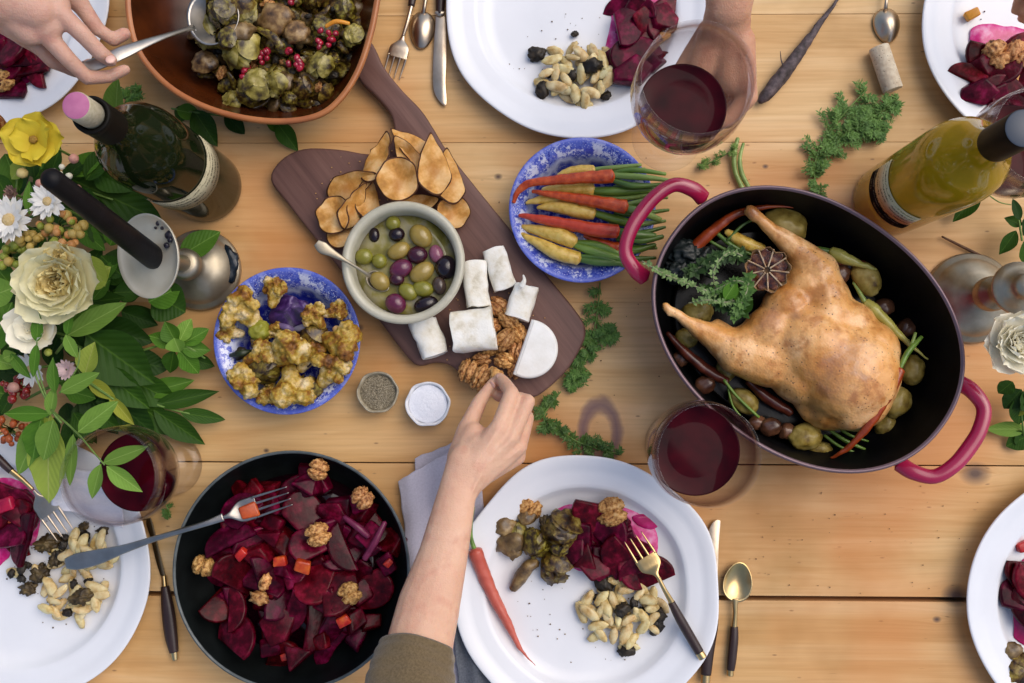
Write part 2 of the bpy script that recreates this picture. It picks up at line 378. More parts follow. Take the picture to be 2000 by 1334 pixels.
def blue_china():
    n = NT('blue_transferware'); tc = n.n('ShaderNodeTexCoord'); s = n.n('ShaderNodeSeparateXYZ'); n.l(tc.outputs['Object'], s.inputs[0])
    x, y, z = s.outputs; r = n.math('SQRT', n.math('ADD', n.math('MULTIPLY', x, x), n.math('MULTIPLY', y, y)))
    nz = n.noise(tc.outputs['Object'], 55, 2); v1 = n.vor(tc.outputs['Object'], 190, 'DISTANCE_TO_EDGE'); v2 = n.vor(tc.outputs['Object'], 420); n3 = n.noise(tc.outputs['Object'], 210, 5, .7)
    BL, MD, WH = L('28349c'), L('6474c8'), L('dce0f0')
    flo = n.mix(n.ramp(n3, [(.44, 0.0), (.5, 1.0)]), BL, MD)
    flo = n.mix(n.ramp(v2, [(.2, .9), (.3, 0.0)]), flo, WH)
    flo = n.mix(n.math('MULTIPLY', n.ramp(v1, [(.0, 1.0), (.05, 0.0)]), n.ramp(nz, [(.5, 0.0), (.54, 1.0)])), flo, WH)
    big = n.ramp(n.noise(tc.outputs['Object'], 34, 1), [(.42, 0.0), (.55, 1.0)])
    flo = n.mix(n.math('MULTIPLY', big, .6), flo, L('4656c0')); flo = n.mix(n.math('MULTIPLY', n.ramp(n.noise(tc.outputs['Object'], 120, 3, .7), [(.5, 0.0), (.56, .85)]), n.ramp(nz, [(.42, 0.0), (.5, 1.0)])), flo, WH)
    ang = n.math('ARCTAN2', y, x); sc = n.math('MULTIPLY', n.math('SINE', n.math('MULTIPLY', ang, 9)), .0018); sc2 = n.math('MULTIPLY', n.math('SINE', n.math('MULTIPLY', ang, 31)), .0006)
    r2 = n.math('ADD', r, n.math('ADD', n.math('ADD', sc, sc2), n.math('MULTIPLY', nz, .004)))
    edge = n.ramp(r2, [(.0, 0.0), (.0550, 0.0), (.0558, 1.0), (.0606, 1.0), (.0616, 0.0)])
    c = n.mix(edge, flo, L('ccd3ec'))
    c = n.mix(n.ramp(r2, [(.0542, 1.0), (.0552, 0.0)]), c, L('18208a'))
    c = n.mix(n.math('MULTIPLY', n.ramp(r, [(.045, 1.0), (.047, 0.0)]), n.ramp(n3, [(.5, 0.0), (.56, .8)])), c, L('8a93cc'))
    c = n.mix(n.ramp(r, [(.0728, 0.0), (.0740, .8)]), c, L('5565c4'))
    return n.done(n.bsdf(c, .22, .5, coat=.3))
BLUE = blue_china()
def blue_bowl(px, py, Rpx, label):
    zt = .042; r = Rpx * S(zt); c = W(px, py, zt); k = r / .0757; rt = root('blue_bowl', (c.x, c.y, 0), label, 'bowl', 'blue and white patterned bowls')
    prof = [(0, .0065), (.030, .007), (.043, .0095), (.0515, .016), (.0555, .0245), (.0585, .032), (.063, .0365), (.0705, .0405), (.0748, .0425), (.0757, .0417), (.0750, .0400), (.0705, .0375), (.0625, .033), (.056, .022), (.049, .010), (.040, .004), (.038, .0005), (.034, .0005), (.033, .003), (0, .003)]
    v, f = lathe([(a * k, b) for a, b in prof], 96, lambda a, rr, zz: (rr * (1 + .004 * math.sin(3 * a)), zz)); obj('dish', mesh('dish', MB().add(v, f), BLUE), rt); return rt
BB1 = blue_bowl(560, 665, 145, 'blue patterned bowl of roasted cauliflower, left of the pepper dish')
BB2 = blue_bowl(1137, 409, 144, 'blue patterned bowl of baby carrots touching the red pot handle')
# olive bowl
def olive_bowl():
    zb = .019; zt = .07; r = 122 * S(zt); c = W(787, 512, zt); rt = root('olive_bowl', (c.x, c.y, zb), 'frosted cream glass bowl of mixed olives in oil on the wooden board', 'bowl')
    gm = mat('frosted_glass', [(.3, 'b2ad98'), (.7, 'bfbaa6')], 60, rough=.35, spec=.5, bump=.1, rand=0, sss=.4, coat=.3, ssr=(1, 1, .8))
    prof = [(0, .006), (.036, .007), (.047, .014), (.0525, .028), (.0535, .041), (.0545, .0480), (.0575, .0508), (.0615, .0508), (.0636, .0485), (.0632, .044), (.0605, .026), (.052, .010), (.040, .0025), (.036, 0), (.030, 0), (.028, .002), (0, .002)]
    k = r / .0636; v, f = lathe([(a * k, b) for a, b in prof], 96); obj('dish', mesh('dish', MB().add(v, f), gm), rt)
    n = NT('olive_oil'); vv = n.coord(); f_ = n.noise(vv, 38, 3, dist=.6); cc = n.ramp(f_, [(.35, L('6b6426')), (.48, L('857d3c')), (.58, L('989068')), (.75, L('8f8c80'))])
    s = n.n('ShaderNodeSeparateXYZ'); n.l(vv, s.inputs[0]); om = n.done(n.bsdf(cc, .05, .4, coat=.3, bump=n.noise(vv, 60, 2), bstr=.15, bdist=.002, coatr=.02))
    v, f = lathe([(0, .0275), (.02, .0275), (.04, .0275), (.0522 * k, .0278), (.0512 * k, .024), (0, .02)], 64); op = obj('oil', mesh('oil', MB().add(v, f), om), rt); return rt
OB = olive_bowl()
# small pinch bowls
def pinch(px, py, Rpx, label, salt):
    zt = .024; r = Rpx * S(zt); c = W(px, py, zt); rt = root('pinch_bowl', (c.x, c.y, 0), label, 'bowl', 'small pinch bowls')
    gm = mat('white_glaze' if salt else 'grey_glaze', [(.3, 'd2d4d8'), (.7, 'e2e3e6')] if salt else [(.3, '8b8069'), (.6, 'a39a84'), (.8, 'b5ad99')], 120, rough=.35, rand=0)
    def rf(a, rr, zz):
        k = rr / r; return rr * (1 + (.02 * math.sin(6 * a + 1) + .012 * math.sin(9 * a)) * k), zz + (.0008 * math.sin(8 * a) if zz > .02 else 0)
    v, f = lathe([(0, .004), (r * .5, .005), (r * .78, .011), (r * .86, .020), (r * .92, .0238), (r * .98, .024), (r, .0225), (r * .96, .014), (r * .75, .003), (r * .6, 0), (0, 0)], 56, rf)
    obj('dish', mesh('dish', MB().add(v, f), gm), rt)
    return rt, r, c
def heap_fill(name, c, r, z, m, label, cat, amp):
    vs, fs = [], []; n = 40; idx = {}
    for i in range(n + 1):
        for j in range(48):
            rr = r * i / n; a = 2 * math.pi * j / 48; p = Vector((c.x + rr * math.cos(a), c.y + rr * math.sin(a), 0))
            idx[i, j] = len(vs); vs.append((p.x, p.y, z + .002 * math.cos(rr / r * 1.4) + amp * noise.noise(p * 500) + amp * noise.noise(p * 180)))
    for i in range(n):
        for j in range(48): fs.append((idx[i, j], idx[i + 1, j], idx[i + 1, (j + 1) % 48], idx[i, (j + 1) % 48]))
    b = len(vs); 
    for j in range(48):
        a = 2 * math.pi * j / 48; vs.append((c.x + r * .5 * math.cos(a), c.y + r * .5 * math.sin(a), z - .012))
    for j in range(48): fs.append((idx[n, j], b + j, b + (j + 1) % 48, idx[n, (j + 1) % 48]))
    fs.append(tuple(range(b, b + 48))[::-1])
    return single(name, MB().add(vs, fs), m, label, cat, kind='stuff')
_, r1, c1 = pinch(737, 766, 41, 'small grey dish of ground pepper between the blue bowl and the salt', False)
heap_fill('ground_pepper', c1, r1 * .85, .0185, mat('pepper', [(.3, '2e2820'), (.45, '6f6550'), (.6, '9a8f78'), (.75, 'b3a98f')], 900, rough=.8, bump=.8, bscale=1500, rand=0), 'coarse grey ground pepper filling the left small dish', 'pepper', .0007)
_, r2, c2 = pinch(835, 789, 44, 'small white dish of salt beside the reaching hand', True)
heap_fill('table_salt', c2, r2 * .85, .0195, mat('salt', [(.3, 'dadde6'), (.7, 'eceef4')], 900, rough=.6, bump=.3, bscale=1800, rand=0), 'fine white salt filling the right small dish', 'salt', .0003)
# ------------------------------------------------------------------ chopping board
def board():
    z1 = .019
    P = [(528, 350), (548, 312), (592, 290), (660, 291), (718, 300), (752, 292), (768, 262), (764, 226), (738, 192), (706, 160), (684, 122), (672, 80), (700, 60), (728, 86), (748, 128), (782, 172), (822, 214), (846, 250), (872, 292), (930, 366), (1000, 452), (1070, 540), (1124, 606), (1143, 640), (1138, 672), (1108, 722), (1066, 762), (1038, 776), (1000, 770), (940, 758), (905, 736), (880, 714), (850, 708), (818, 714), (798, 700), (760, 652), (700, 572), (630, 484), (560, 396)]
    out = [Vector((p.x, p.y)) for p in spline([W(x, y, z1) for x, y in P], 4, True)]
    n = NT('walnut_board'); v = n.coord(rot=(0, 0, R(-53)), kind='Object'); mp = n.n('ShaderNodeMapping'); mp.inputs['Rotation'].default_value = (0, 0, R(52)); mp.inputs['Scale'].default_value = (1, 1, 1)
    tc = n.n('ShaderNodeTexCoord'); n.l(tc.outputs['Object'], mp.inputs[0]); m2 = n.n('ShaderNodeMapping'); m2.inputs['Scale'].default_value = (6, 120, 6); n.l(mp.outputs[0], m2.inputs[0])
    m3 = n.n('ShaderNodeMapping'); m3.inputs['Scale'].default_value = (3, 22, 3); n.l(mp.outputs[0], m3.inputs[0])
    a = n.noise(m2.outputs[0], 1, 4, .65, .3); b = n.noise(m3.outputs[0], 1, 3, .5, .8)
    c = n.mix(.5, n.ramp(a, [(.3, L('4e3530')), (.55, L('6f5048')), (.75, L('7f6056'))]), n.ramp(b, [(.35, L('553b35')), (.65, L('7c5b50'))]))
    m = n.done(n.bsdf(c, .5, .35, bump=a, bstr=.3, bdist=.0008))
    vs, fs = slab(out, .0005, z1, .003, 3)
    return single('chopping_board', MB().add(vs, fs), m, 'dark walnut paddle board with a handle, under the olives, pear slices and cheese', 'board', auto=35)
board()
BZ = .0195
# ------------------------------------------------------------------ oval pot
def superell(a, b, e, n=120, rot=0.0):
    out = []
    for i in range(n):
        t = 2 * math.pi * i / n; c, s = math.cos(t), math.sin(t); x = a * abs(c) ** (2 / e) * (1 if c > 0 else -1); y = b * abs(s) ** (2 / e) * (1 if s > 0 else -1)
        out.append(Vector((x * math.cos(rot) - y * math.sin(rot), x * math.sin(rot) + y * math.cos(rot))))
    return out
OVZ = .105; OVC = W(1578, 641, OVZ); OVA = 322 * S(OVZ); OVB = 246 * S(OVZ); OVR = -R(36.5)
def oval_pot():
    rt = root('oval_pot', (OVC.x, OVC.y, 0), 'raspberry red enamelled oval pot with a black inside, holding the roast duck', 'pot')
    red = mat('raspberry_enamel', [(.3, '96143c'), (.7, 'a81c48')], 20, rough=.22, spec=.5, bump=0, rand=0, coat=.5)
    blk = mat('black_enamel', [(.3, '070708'), (.7, '0e0e10')], 60, rough=.5, spec=.12, bump=.1, rand=0)
    rimm = mat('rim_iron', [(0, '6e5a60')], rough=.35, rand=0, bump=0, metal=.4)
    ol = superell(OVA, OVB, 2.15, 128, OVR)
    sc = lambda dn: (lambda p: p * (1 - dn / p.length))
    v, f = loft(ol, [(lambda p: p * .55, .004), (lambda p: p * .72, .001), (lambda p: p * .80, .004), (lambda p: p * .86, .014), (sc(.011), .045), (sc(.005), .085), (sc(.002), OVZ - .006)], cap1=False)
    part('outer_wall', MB().add(v, f), red, rt, world=False)
    v, f = loft(ol, [(sc(.002), OVZ - .006), (sc(.0), OVZ - .003), (sc(.0008), OVZ), (sc(.003), OVZ + .0004), (sc(.0045), OVZ - .002)], False, False); part('rim', MB().add(v, f), rimm, rt, world=False)
    v, f = loft(ol, [(sc(.0045), OVZ - .002), (sc(.007), .085), (sc(.013), .045), (lambda p: p * .84, .018), (lambda p: p * .76, .010), (lambda p: p * .5, .009)], False, True); f = [q[::-1] for q in f]
    part('inner_wall', MB().add(v, f), blk, rt, world=False)
    ux = Vector((math.cos(OVR), math.sin(OVR))); uy = Vector((-ux.y, ux.x))
    for sg in (-1, 1):
        P = []
        for (a, b, z, r) in [(-.001, -.050, .078, .0100), (.012, -.050, .084, .0095), (.030, -.042, .088, .0085), (.0385, -.022, .090, .0085), (.0405, 0, .090, .0088), (.0385, .022, .090, .0085), (.030, .042, .088, .0085), (.012, .050, .084, .0095), (-.001, .050, .078, .0100)]:
            q = ux * sg * (OVA + a - .004) + uy * b; P.append((Vector((q.x, q.y, z)), r))
        pts = spline([p for p, r in P], 6); rr = spline([r * .86 for p, r in P], 6)
        v, f = tube(pts, rr, 16, flat=.7); part('handle', MB().add(v, f), red, rt, world=False)
    return rt
POT = oval_pot()
# ------------------------------------------------------------------ black beet pan
PNZ = .058; PNC = W(568, 1114, PNZ); PNR = 232 * S(PNZ)
def black_pan():
    rt = root('black_pan', (PNC.x, PNC.y, 0), 'wide round black bowl full of beet salad at the lower left', 'bowl')
    blk = mat('black_stoneware', [(.3, '0c0e0e'), (.7, '151919')], 40, rough=.42, spec=.22, bump=.15, bscale=80, rand=0)
    rim = mat('stoneware_rim', [(.3, '3e4444'), (.7, '5a6060')], 90, rough=.35, rand=0)
    r = PNR; v, f = lathe([(0, .0), (r * .6, .0), (r * .72, .004), (r * .86, .018), (r * .95, .038), (r * .988, PNZ - .004)], 96); part('outer_wall', MB().add(v, f), blk, rt, world=False)
    v, f = lathe([(r * .988, PNZ - .004), (r * 1.0, PNZ - .0015), (r * .998, PNZ), (r * .986, PNZ + .0003), (r * .975, PNZ - .0015)], 96); part('rim', MB().add(v, f), rim, rt, world=False)
    v, f = lathe([(r * .975, PNZ - .0015), (r * .955, PNZ - .012), (r * .92, .034), (r * .83, .017), (r * .7, .008), (r * .5, .006), (0, .006)], 96); part('inner_wall', MB().add(v, f), blk, rt, world=False)
black_pan()
# ------------------------------------------------------------------ terracotta wooden bowl at the top
WBZ = .075
def clay_bowl():
    P = [(246, -60), (243, 20), (262, 98), (312, 162), (380, 206), (462, 233), (548, 242), (622, 230), (668, 196), (704, 140), (728, 70), (742, 0), (752, -80), (742, -180), (680, -250), (500, -270), (330, -250), (262, -170)]
    pts = spline([W(x, y, WBZ) for x, y in P], 6, True); c = sum(pts, Vector()) / len(pts); ol = [Vector((p.x - c.x, p.y - c.y)) for p in pts][::-1]
    rt = root('clay_bowl', (c.x, c.y, 0), 'large brown rounded triangular bowl of sprouts and mushrooms at the top edge', 'bowl')
    m = mat('brown_glaze', [(.3, '5a2a12'), (.5, '7d4018'), (.7, '8f4d20')], 14, rough=.25, spec=.5, bump=.1, rand=0, coat=.4)
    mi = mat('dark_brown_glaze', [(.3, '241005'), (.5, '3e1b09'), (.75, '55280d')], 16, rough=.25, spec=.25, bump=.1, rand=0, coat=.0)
    mr = mat('rim_glaze', [(.3, '9a5a34'), (.7, 'b0703f')], 30, rough=.3, rand=0, bump=.1)
    sc = lambda dn: (lambda p: p * (1 - dn / p.length))
    v, f = loft(ol, [(lambda p: p * .5, .0), (lambda p: p * .62, .002), (sc(.035), .02), (sc(.012), .045), (sc(.003), WBZ - .008)], True, False); part('outer_wall', MB().add(v, f), m, rt, world=False)
    v, f = loft(ol, [(sc(.003), WBZ - .008), (sc(.0), WBZ - .003), (sc(.001), WBZ), (sc(.004), WBZ + .0005), (sc(.0065), WBZ - .002)], False, False); part('rim', MB().add(v, f), mr, rt, world=False)
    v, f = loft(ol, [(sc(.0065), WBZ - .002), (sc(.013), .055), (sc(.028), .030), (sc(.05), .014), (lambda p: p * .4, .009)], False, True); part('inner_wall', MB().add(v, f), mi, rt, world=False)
    return c
WBC = clay_bowl()
# ------------------------------------------------------------------ wine glasses
def thin_glass(name, tint, edge, fres=1.35, power=1.0):
    n = NT(name); lw = n.n('ShaderNodeLayerWeight'); lw.inputs['Blend'].default_value = .35
    col = n.mix(n.math('POWER', lw.outputs['Facing'], 2.2), tint, edge); tr = n.n('ShaderNodeBsdfTransparent'); n.l(col, tr.inputs[0])
    gl = n.n('ShaderNodeBsdfGlossy'); gl.inputs['Roughness'].default_value = .03; gl.inputs['Color'].default_value = (1, 1, 1, 1)
    fw = n.n('ShaderNodeLayerWeight'); fw.inputs['Blend'].default_value = .5; F = n.math('MULTIPLY_ADD', n.math('POWER', fw.outputs['Facing'], 4.0), .5 * power, .02 * power)
    mx = n.n('ShaderNodeMixShader'); n.l(F, mx.inputs[0]); n.l(tr.outputs[0], mx.inputs[1]); n.l(gl.outputs[0], mx.inputs[2])
    return n.done(mx.outputs[0])
GLASS = thin_glass('clear_glass', (.975, .97, .97, 1), (.60, .52, .52, 1), power=1.35)
n = NT('red_wine'); vv = n.coord(); f_ = n.noise(vv, 30, 2)
WINE = n.done(n.bsdf(n.ramp(f_, [(.3, L('220209')), (.7, L('480412'))]), .03, .1))
def wine_glass(fx, fy, fz, h, bowl_r, wine_h, label, tilt=(0, 0)):
    c = W(fx, fy, fz); rt = root('wine_glass', c, label, 'wine glass', 'stemmed glasses of red wine'); rt.rotation_euler = (tilt[0], tilt[1], 0)
    st = .38 * h; b = bowl_r; H = h - st
    out = [(.0335, .0008), (.0335, .0018), (.022, .0028), (.009, .0052), (.0045, .011), (.0036, .03), (.0034, st * .8), (.0045, st - .004), (.010, st + .002), (b * .52, st + .08 * H), (b * .80, st + .22 * H), (b * .95, st + .40 * H), (b, st + .56 * H), (b * .985, st + .75 * H), (b * .94, st + H)]
    inn = [(r - .0012, z + (.0012 if i < 3 else 0)) for i, (r, z) in enumerate(out[9:])]
    v, f = lathe([(0, 0)] + [(.0335, 0)] + out[:] + inn[::-1] + [(b * .25, st + .035 * H), (0, st + .02 * H)], 72); obj('glass', mesh('glass', MB().add(v, f), GLASS), rt)
    zz = st + wine_h * H; import bisect
    pr = [(0, st + .03 * H)]
    for r, z in inn:
        if z < zz: pr.append((r - .0006, z + .0008)); last = (r, z)
        else:
            t = (zz - last[1]) / (z - last[1]); rw = last[0] + (r - last[0]) * t - .0006; break
    pr += [(rw, zz), (rw * .97, zz - .0006), (rw * .6, zz - .0008), (0, zz - .0008)]
    v, f = lathe(pr, 72); obj('wine', mesh('wine', MB().add(v, f), WINE), rt); return rt
wine_glass(1320, 866, 0, .205, .0485, .38, 'glass of red wine standing between the red pot and the bottom centre plate')
wine_glass(1303, 266, .150, .18, .0475, .26, 'glass of red wine raised by a hand above the blue carrot bowl')
wine_glass(335, 908, 0, .165, .0480, .3, 'glass of red wine under the green leaf sprig, above the lower left plate')
wine_glass(1872, 345, 0, .185, .0490, .42, 'glass of red wine at the right edge behind the white wine bottle')
# ------------------------------------------------------------------ bottles
def text_lines(n, u, v, dens, lo, hi):
    """broken dark lines standing for printing too small to read"""
    c = n.n('ShaderNodeCombineXYZ'); n.l(u, c.inputs[0]); n.l(v, c.inputs[1]); k = n.n('ShaderNodeTexNoise'); k.inputs['Scale'].default_value = dens; k.inputs['Detail'].default_value = 1; n.l(c.outputs[0], k.inputs['Vector']); return k.outputs['Fac']
def label_mat(name, base, ink, rows, rowh, zc):
    n = NT(name); tc = n.n('ShaderNodeTexCoord'); s = n.n('ShaderNodeSeparateXYZ'); n.l(tc.outputs['Object'], s.inputs[0]); x, y, z = s.outputs
    ang = n.math('ARCTAN2', y, x); row = n.math('FRACT', n.math('DIVIDE', n.math('SUBTRACT', z, zc), rowh)); inrow = n.math('MULTIPLY', n.math('GREATER_THAN', row, .25), n.math('LESS_THAN', row, .7))
    c = n.n('ShaderNodeCombineXYZ'); n.l(n.math('MULTIPLY', ang, 40), c.inputs[0]); n.l(n.math('FLOOR', n.math('DIVIDE', z, rowh)), c.inputs[1]); n.l(n.math('MULTIPLY', z, 300), c.inputs[2])
    k = n.noise(c.outputs[0], 1.2, 2); tx = n.math('MULTIPLY', n.ramp(k, [(.46, 0.0), (.5, 1.0)]), inrow)
    c2 = n.n('ShaderNodeCombineXYZ'); n.l(n.math('MULTIPLY', ang, 2.2), c2.inputs[0]); n.l(n.math('FLOOR', n.math('DIVIDE', z, rowh)), c2.inputs[1]); wd = n.ramp(n.noise(c2.outputs[0], 1.7, 0), [(.42, 0.0), (.46, 1.0)])
    return n.done(n.bsdf(n.mix(n.math('MULTIPLY', n.math('MULTIPLY', tx, wd), .85), base, ink), .9, .05))
BPROF = [(.0, .004), (.020, .003), (.035, .0), (.0385, .002), (.0395, .006), (.0398, .02), (.0405, .17), (.0400, .186), (.0370, .203), (.0295, .219), (.0205, .233), (.0158, .25), (.0145, .27)]
def bottle(bx, by, tx, ty, h, label, kind):
    c = W(bx, by, 0); t = W(tx, ty, h); ax = (t - c); rt = root('wine_bottle', (c.x, c.y, 0), label, 'bottle', 'wine bottles')
    q = Vector((0, 0, 1)).rotation_difference(ax.normalized()); sc = ax.length / .30
    M = Matrix.LocRotScale(None, q, Vector((1, 1, sc)))
    # a bottle stands upright: keep only a little lean from measuring
    M = Matrix.LocRotScale(None, Vector((0, 0, 1)).rotation_difference(Vector((ax.x * .0, ax.y * .0, 1))), Vector((1, 1, 1)))
    red = kind == 'red'
    gm = mat('dark_green_glass', [(.3, '10170a'), (.7, '1a230e')], 10, rough=.07, spec=.2, bump=0, rand=0, coat=.0) if red else None
    if not red:
        n = NT('pale_wine_glass'); v_ = n.coord(); f2 = n.noise(v_, 22, 3); cc = n.ramp(f2, [(.3, L('a4840e')), (.7, L('c4a020'))]); gm = n.done(n.bsdf(cc, .05, .4, trans=.25))
    v, f = lathe(BPROF + [(.0143, .285), (.0, .285)], 72); o = obj('glass', mesh('glass', MB().add(v, f), gm), rt)
    def band(z0, z1, a0, a1, m, nm, off=.0005):
        vs, fs = [], []; N = 40
        for i in range(N + 1):
            a = a0 + (a1 - a0) * i / N
            for z in (z0, z1):
                for r_ in (.0403 + .0007 * (z - .06) / .06, .0409 + .0007 * (z - .06) / .06): vs.append((r_ * math.cos(a), r_ * math.sin(a), z))
        for i in range(N):
            b = i * 4; fs += [(b, b + 4, b + 6, b + 2), (b + 1, b + 3, b + 7, b + 5), (b, b + 1, b + 5, b + 4), (b + 2, b + 6, b + 7, b + 3)]
        fs += [(0, 2, 3, 1), (4 * N, 4 * N + 1, 4 * N + 3, 4 * N + 2)]
        p = obj(nm, mesh(nm, MB().add(vs, fs), m), rt); return p
    face = math.atan2(-c.y + .03, -c.x)     # labels face the middle of the table
    if red:
        band(.088, .128, face - 1.55, face + 1.15, label_mat('cream_label', L('bdb393'), L('2f2a20'), 4, .0085, .09), 'label')
        cap = mat('bottle_capsule', [(0, '14120f')], rough=.5, spec=.15, rand=0, bump=0)
        v, f = lathe([(.0149, .222), (.0160, .235), (.0156, .24), (.0153, .285), (.0158, .286), (.0158, .292), (.0153, .293), (.0125, .293), (.012, .285), (0, .285)], 48); obj('capsule', mesh('capsule', MB().add(v, f), cap), rt)
        ck = mat('cork_side', [(.3, 'b0a688'), (.6, 'c4baa0')], 300, rough=.8, rand=0); pk = mat('wine_stained_cork', [(.3, 'a85c84'), (.7, 'bd7496')], 60, rough=.7, rand=0)
        v, f = lathe([(0, .28), (.0112, .28), (.0114, .3175), (.0108, .319)], 40); k1 = obj('cork', mesh('cork', MB().add(v, f), ck), rt)
        v, f = lathe([(.0108, .319), (.0095, .3196), (0, .3196)], 40); obj('cork_end', mesh('cork_end', MB().add(v, f), pk), k1)
    else:
        bl = label_mat('black_label', L('16100e'), L('6b604e'), 2, .008, .07); cl = label_mat('ivory_label', L('d0c399'), L('3a3020'), 4, .0078, .083)
        band(.060, .078, face - .9, face + .95, bl, 'label'); band(.0785, .116, face - .9, face + .9, cl, 'label')
        cap = mat('black_screw_cap', [(0, '0b0c0b')], rough=.5, spec=.15, rand=0, bump=0); tp = mat('cap_top', [(0, '3c4450')], rough=.4, rand=0, bump=0)
        v, f = lathe([(.0150, .238), (.0156, .239), (.0156, .300), (.0150, .302)], 48); k1 = obj('screw_cap', mesh('screw_cap', MB().add(v, f), cap), rt)
        v, f = lathe([(.0150, .302), (.0140, .3026), (0, .3026)], 48); obj('cap_top', mesh('cap_top', MB().add(v, f), tp), k1)
        v, f = lathe([(.0152, .228), (.0162, .230), (.0162, .235), (.0153, .237)], 40); obj('neck_ring', mesh('neck_ring', MB().add(v, f), gm), rt)
    return rt
bottle(405, 366, 185, 232, .28, 'dark green red wine bottle with a pink stained cork, left of the board', 'red')
bottle(1735, 392, 2000, 255, .30, 'standing bottle of yellow white wine with a black cap, above the red pot', 'white')
# ------------------------------------------------------------------ food pieces (shared meshes)
VAR = {}
def variants(kind, builder, count, mats, smooth=True, auto=None):
    VAR[kind] = []
    for i in range(count):
        mb = MB(); r = builder(i)
        if isinstance(r, MB): mb = r
        else: mb.add(*r)
        VAR[kind].append(mesh(kind, mb, mats, smooth, auto))
_cnt = {}
def put(kind, px, py, z, label, cat, rz=None, s=1.0, tilt=(0, 0), group=None, var=None, name=None, sxyz=None, M=None):
    i = _cnt.get(kind, 0); _cnt[kind] = i + 1; v = VAR[kind]; me = v[(i if var is None else var) % len(v)]
    o = obj(name or kind, me); o.location = W(px, py, z)
    o.rotation_euler = (tilt[0], tilt[1], rnd.uniform(0, 6.28) if rz is None else rz)
    o.scale = sxyz or (s, s, s); return tag(o, label, cat, group)
BZ = .0195
# --- walnut half
WALN = mat('walnut_kernel', [(.33, '56300f'), (.44, 'a06a34'), (.58, 'c89658'), (.75, 'e0b882')], 300, rough=.6, bump=.5, bscale=600, sss=.05, rand=.22, hue=.01)
def walnut(i):
    vs, fs = ico(4); o = Vector((i * 9.1, i * 4.3, 1)); out = []
    for v in vs:
        lobe = 1 + .18 * abs(math.sin(math.atan2(v.y, v.x))) - .1
        g = math.exp(-(v.y / .12) ** 2) * .42
        q = v * 2.6 + o; w = q + noise.noise_vector(q * .8) * 1.1
        rid = 1 - abs(noise.noise(w)) * 2.6; rid = max(rid, -.2); rid2 = 1 - abs(noise.noise(w * 2.1 + o)) * 2
        k = lobe * (1 + .20 * rid - .08 + .07 * rid2) - g
        out.append(Vector((v.x * .0130 * k * (1 + .1 * math.sin(i * 2.)), v.y * .0115 * k, (v.z * .0075 if v.z > 0 else v.z * .0045) * k)))
    return out, fs
variants('walnut_half', walnut, 5, WALN)
def crumb(i):
    return blob(.0075, .0045, .004, 3, .5, 2.4, 40 + i)
variants('walnut_piece', crumb, 4, WALN)
# --- beets
BEET = mat('beet_flesh', [(.3, '2a020c'), (.5, '480416'), (.66, '6c0c2a'), (.82, '7c2044')], 120, rough=.22, spec=.16, bump=.35, bscale=220, sss=.08, rand=.35, hue=.015, stretch=(1, 1, 1), ssr=(1, .1, .25))
def wedge(i):
    r = random.Random(300 + i); n = r.choice((3, 4, 4, 5)); bm = bmesh.new(); pts = []
    for k in range(n):
        a = 2 * math.pi * k / n + r.uniform(-.35, .35); q = r.uniform(.013, .019); pts.append((q * math.cos(a), q * .85 * math.sin(a)))
    h = r.uniform(.003, .0065); vs = []
    for z, s_, dx in ((-h, r.uniform(.8, 1.05), r.uniform(-.002, .002)), (h, r.uniform(.75, 1.0), 0)):
        for p in pts: vs.append(bm.verts.new((p[0] * s_ + dx, p[1] * s_, z + r.uniform(-.0012, .0012))))
    bmesh.ops.convex_hull(bm, input=vs)
    bmesh.ops.dissolve_limit(bm, angle_limit=R(8), verts=bm.verts[:], edges=bm.edges[:])
    bmesh.ops.bevel(bm, geom=bm.edges[:] , offset=.0022, segments=3, profile=.6, affect='EDGES')
    bm.verts.ensure_lookup_table(); bm.faces.ensure_lookup_table()
    for v in bm.verts: v.co += noise.noise_vector(v.co * 120 + Vector((i, 0, 0))) * .0008
    for i_, v in enumerate(bm.verts): v.index = i_
    out = [v.co.copy() for v in bm.verts], [tuple(v.index for v in f.verts) for f in bm.faces]; bm.free(); return out
variants('beet_wedge', wedge, 12, BEET, auto=50)
def slc(i):
    r = random.Random(i); N = 16; a0, a1 = 0, math.pi * r.uniform(.95, 1.4); R0 = .021; vs = []; up = []; dn = []
    ol = [(0, 0)] if i % 2 else []
    ol += [(R0 * math.cos(a0 + (a1 - a0) * k / N), R0 * .8 * math.sin(a0 + (a1 - a0) * k / N)) for k in range(N + 1)]
    n = len(ol); cx = sum(p[0] for p in ol) / n; cy = sum(p[1] for p in ol) / n
    ol = [Vector((p[0] - cx, p[1] - cy)) for p in ol]
    v, f = slab(ol, -.003, .003, .0018, 3); return [Vector((p[0], p[1], p[2] + 7 * (p[0] ** 2))) for p in v], f
variants('beet_slice', slc, 4, BEET, auto=50)
REDB = mat('red_root_flesh', [(.3, '8e1016'), (.6, 'b52a1c'), (.8, 'c63a22')], 120, rough=.28, bump=.2, sss=.2, rand=.15, hue=.02)
ORAN = mat('orange_squash', [(.3, '98200f'), (.5, 'b9461a'), (.75, 'cf7022')], 110, rough=.3, bump=.3, sss=.2, rand=.12, hue=.015)
ORA2 = mat('orange_piece', [(.3, 'c47a14'), (.7, 'd99a35')], 110, rough=.35, bump=.3, sss=.2, rand=.08)
